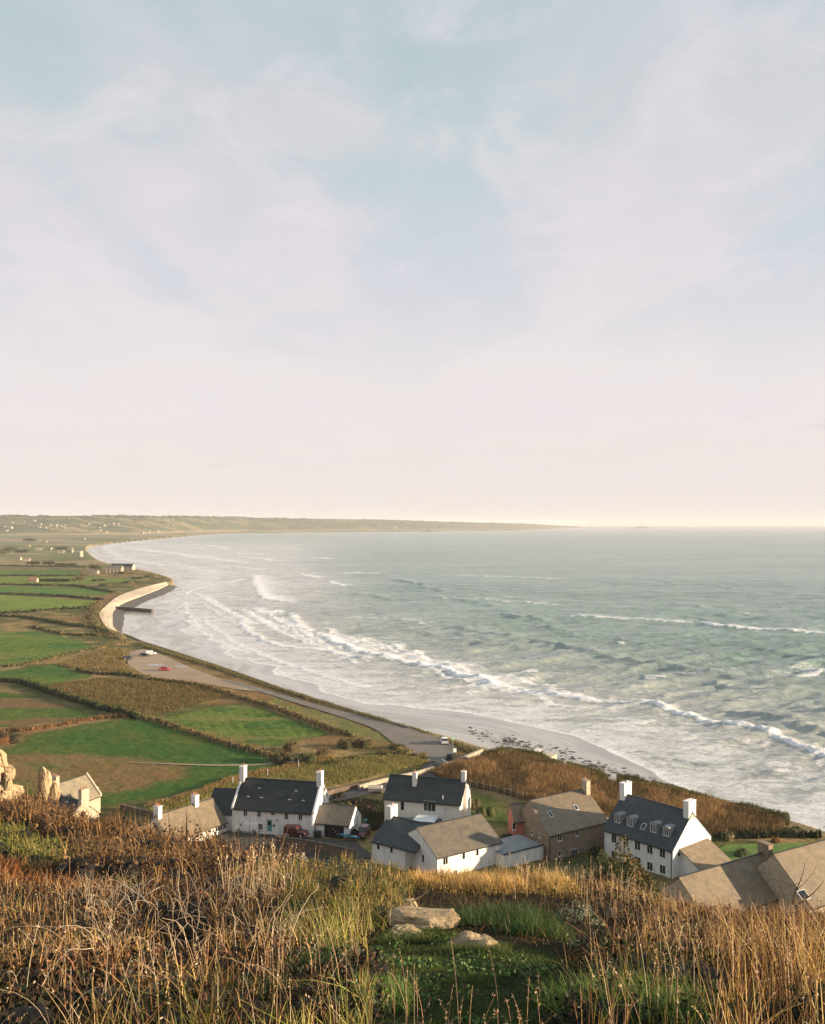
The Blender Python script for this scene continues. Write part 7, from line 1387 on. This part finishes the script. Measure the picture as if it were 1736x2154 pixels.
q_ = P(66, 1225, 5); fo_ = House('outbuilding', 'small terracotta roofed hut at the left end of the bush row', (q_[0] - 3, q_[1], 0, 8, 5, 7.4, 9.6), cat='hut'); fo_.walls(M['palestone']); fo_.roof(M['terracotta'])
q_ = P(169, 1171, 5); b = MB(); b.cyl((0, 0, 0), (0, 0, 9), 4.6, 4.2, 20); b.cyl((0, 0, 9.0), (0, 0, 9.8), 4.5, 4.5, 20); rt = empty('round_tower', (q_[0], q_[1], 4.9), 0, 'squat round stone tower behind the shore farm', 'tower'); b.build('wall', M['palestone'], rt)
b = MB(); b.box(-.5, .5, -4.62, -4.3, 4.5, 6.2); b.build('window', M['dark'], rt)
def small_house(name, label, x, y, z, rz, L_, D_, h, rh, wm, rm, group=None, win=True):
    r_ = empty(name, (x, y, z), rz, label, 'house', group); b = MB(); b.prism([(-L_ / 2, -D_ / 2, 0), (-L_ / 2, -D_ / 2, h), (-L_ / 2, 0, h + rh - .15), (-L_ / 2, D_ / 2, h), (-L_ / 2, D_ / 2, 0)], [(L_ / 2, -D_ / 2, 0), (L_ / 2, -D_ / 2, h), (L_ / 2, 0, h + rh - .15), (L_ / 2, D_ / 2, h), (L_ / 2, D_ / 2, 0)]); b.build('wall', wm, r_)
    b = MB(); b.prism([(-L_ / 2 - .3, -D_ / 2 - .4, h - .1), (-L_ / 2 - .3, 0, h + rh), (-L_ / 2 - .3, D_ / 2 + .4, h - .1), (-L_ / 2 - .3, 0, h + rh - .25)], [(L_ / 2 + .3, -D_ / 2 - .4, h - .1), (L_ / 2 + .3, 0, h + rh), (L_ / 2 + .3, D_ / 2 + .4, h - .1), (L_ / 2 + .3, 0, h + rh - .25)]); b.build('roof', rm, r_)
    if win: b = MB(); [b.box(-L_ / 2 + 1.2 + k_ * 2.6, -L_ / 2 + 2.4 + k_ * 2.6, -D_ / 2 - .05, -D_ / 2 - .01, 1.2, 2.6) for k_ in range(int(L_ // 2.8))]; b.build('windows', M['glass'], r_)
    return r_
MID = [(82, 1157, 16, 'wide pale house at the left among the small holdings'), (104, 1156, 12, 'pale house right of the wide pale house'), (60, 1150, 9, 'small pale house above the wide pale house'), (128, 1163, 14, 'white bungalow left of the round tower'), (147, 1162, 14, 'long white bungalow next to the round tower'), (150, 1156, 10, 'white gabled house above the round tower'),
       (38, 1178, 12, 'pale shed in the far straw field'), (56, 1180, 12, 'second pale shed in the far straw field'), (176, 1135, 14, 'pale house standing alone near the far shore'), (95, 1141, 12, 'pale cottage before the hills')]
for a_, b_, w_, lb in MID:
    x, y, _ = P(a_, b_, 5); k_ = y / 1800; small_house('house', lb, x, y, 4.9, rng.uniform(-.3, .3), w_ * .8, 7, 3.4, 2.4, M['palestone'], M['slate_tan'] if rng.random() < .5 else M['lichen_roof'])
base_h = None; FH = []
for cx_, t_, n_, sx_ in ((25, .30, 6, 22), (105, .34, 9, 40), (218, .36, 9, 28), (340, .62, 4, 40), (215, .14, 3, 18), (420, .12, 3, 30), (560, .85, 3, 80), (845, .22, 14, 26), (800, .3, 3, 20), (960, .5, 3, 60), (60, .6, 3, 60), (300, .1, 3, 30)):
    for i in range(n_): FH.append((cx_ + rng.normal(0, sx_ * .5), np.clip(t_ + rng.normal(0, .05), .02, .97)))
pm_ = small_house('far_house', 'one of the tiny pale houses scattered over the far hills', 0, 0, 0, 0, 11, 8, 5, 3, M['palestone'], M['lichen_roof'], 'tiny houses on the far hills', False)
for i, (a_, t_) in enumerate(FH):
    X, Y, Zz = hillpt(np.array([a_]), np.array([t_])); o = pm_ if i == 0 else copy_tree(pm_); o.location = (float(X[0]), float(Y[0]), float(Zz[0]) - 1); o.rotation_euler = (0, 0, rng.uniform(-.6, .6)); s_ = rng.uniform(.7, 1.5); o.scale = (s_, s_, s_)
# trees crowning the far ridge and dark copses on its slopes
parts = []
for i in range(900):
    a_ = rng.uniform(-420, 1120); t_ = rng.uniform(.86, 1.0) if rng.random() < .72 else rng.uniform(.25, .9); X, Y, Zz = hillpt(np.array([a_]), np.array([t_])); r_ = rng.uniform(9, 22)
    if fbm(np.array([a_ / 45]), np.array([t_ * 2]), 90, 3)[0] < .46 and t_ > .86: continue
    parts.append(lump(float(X[0]), float(Y[0]), float(Zz[0]) - 2, r_, r_, rng.uniform(5, 12), 26, 7.5, DG + HG[:1], .8, seed=i))
V, Fc, C = join(parts); tag(mk('woodland', V, Fc, M['farleaf'], attrs={'col': C}), 'far off belt of woods along the ridge across the bay', 'woodland', kind='stuff')
X, Y, Zz = hillpt(np.array([1113.]), np.array([.85])); lh = empty('lighthouse', (float(X[0]), float(Y[0]), float(Zz[0]) - 2), 0, 'tiny white lighthouse near the end of the far headland', 'lighthouse'); b = MB(); b.cyl((0, 0, 0), (0, 0, 30), 6, 4.5, 12); b.build('tower', M['render'], lh)
b = MB(); b.cyl((0, 0, 30.1), (0, 0, 36), 3.4, 3.0, 10); b.cyl((0, 0, 36.1), (0, 0, 40), 3.4, .3, 10); b.build('lantern', M['glass'], lh); b = MB(); b.box(-22, 8, -6, 6, 0, 12); b.build('keepers_building', M['render'], lh)
x, y, _ = P(902, 1118.2, 0); tw = empty('sea_tower', (x, y, -1), 0, 'small dark tower on a rock islet before the far shore', 'tower'); b = MB(); b.cyl((0, 0, 4), (0, 0, 24), 9, 7, 12); b.build('tower', M['wetstone'], tw); r_ = rock('rock_islet', None, (0, 0, 2), (60, 30, 8), 91, m='wetstone', cat=None, parent=tw)
for a_, sx, sz, lb in ((1326, 60, 14, 'left low rock of the reef on the horizon'), (1348, 95, 32, 'tallest rock of the reef on the horizon'), (1370, 55, 14, 'right low rock of the reef on the horizon'), (1242, 45, 14, 'small rock just off the end of the headland')):
    x, y, _ = P(a_, 1110.5, 0); rock('reef_rock', lb, (x, y, 0), (sx, 60, sz), int(a_), m='wetstone', rough=.5, cat='rock')
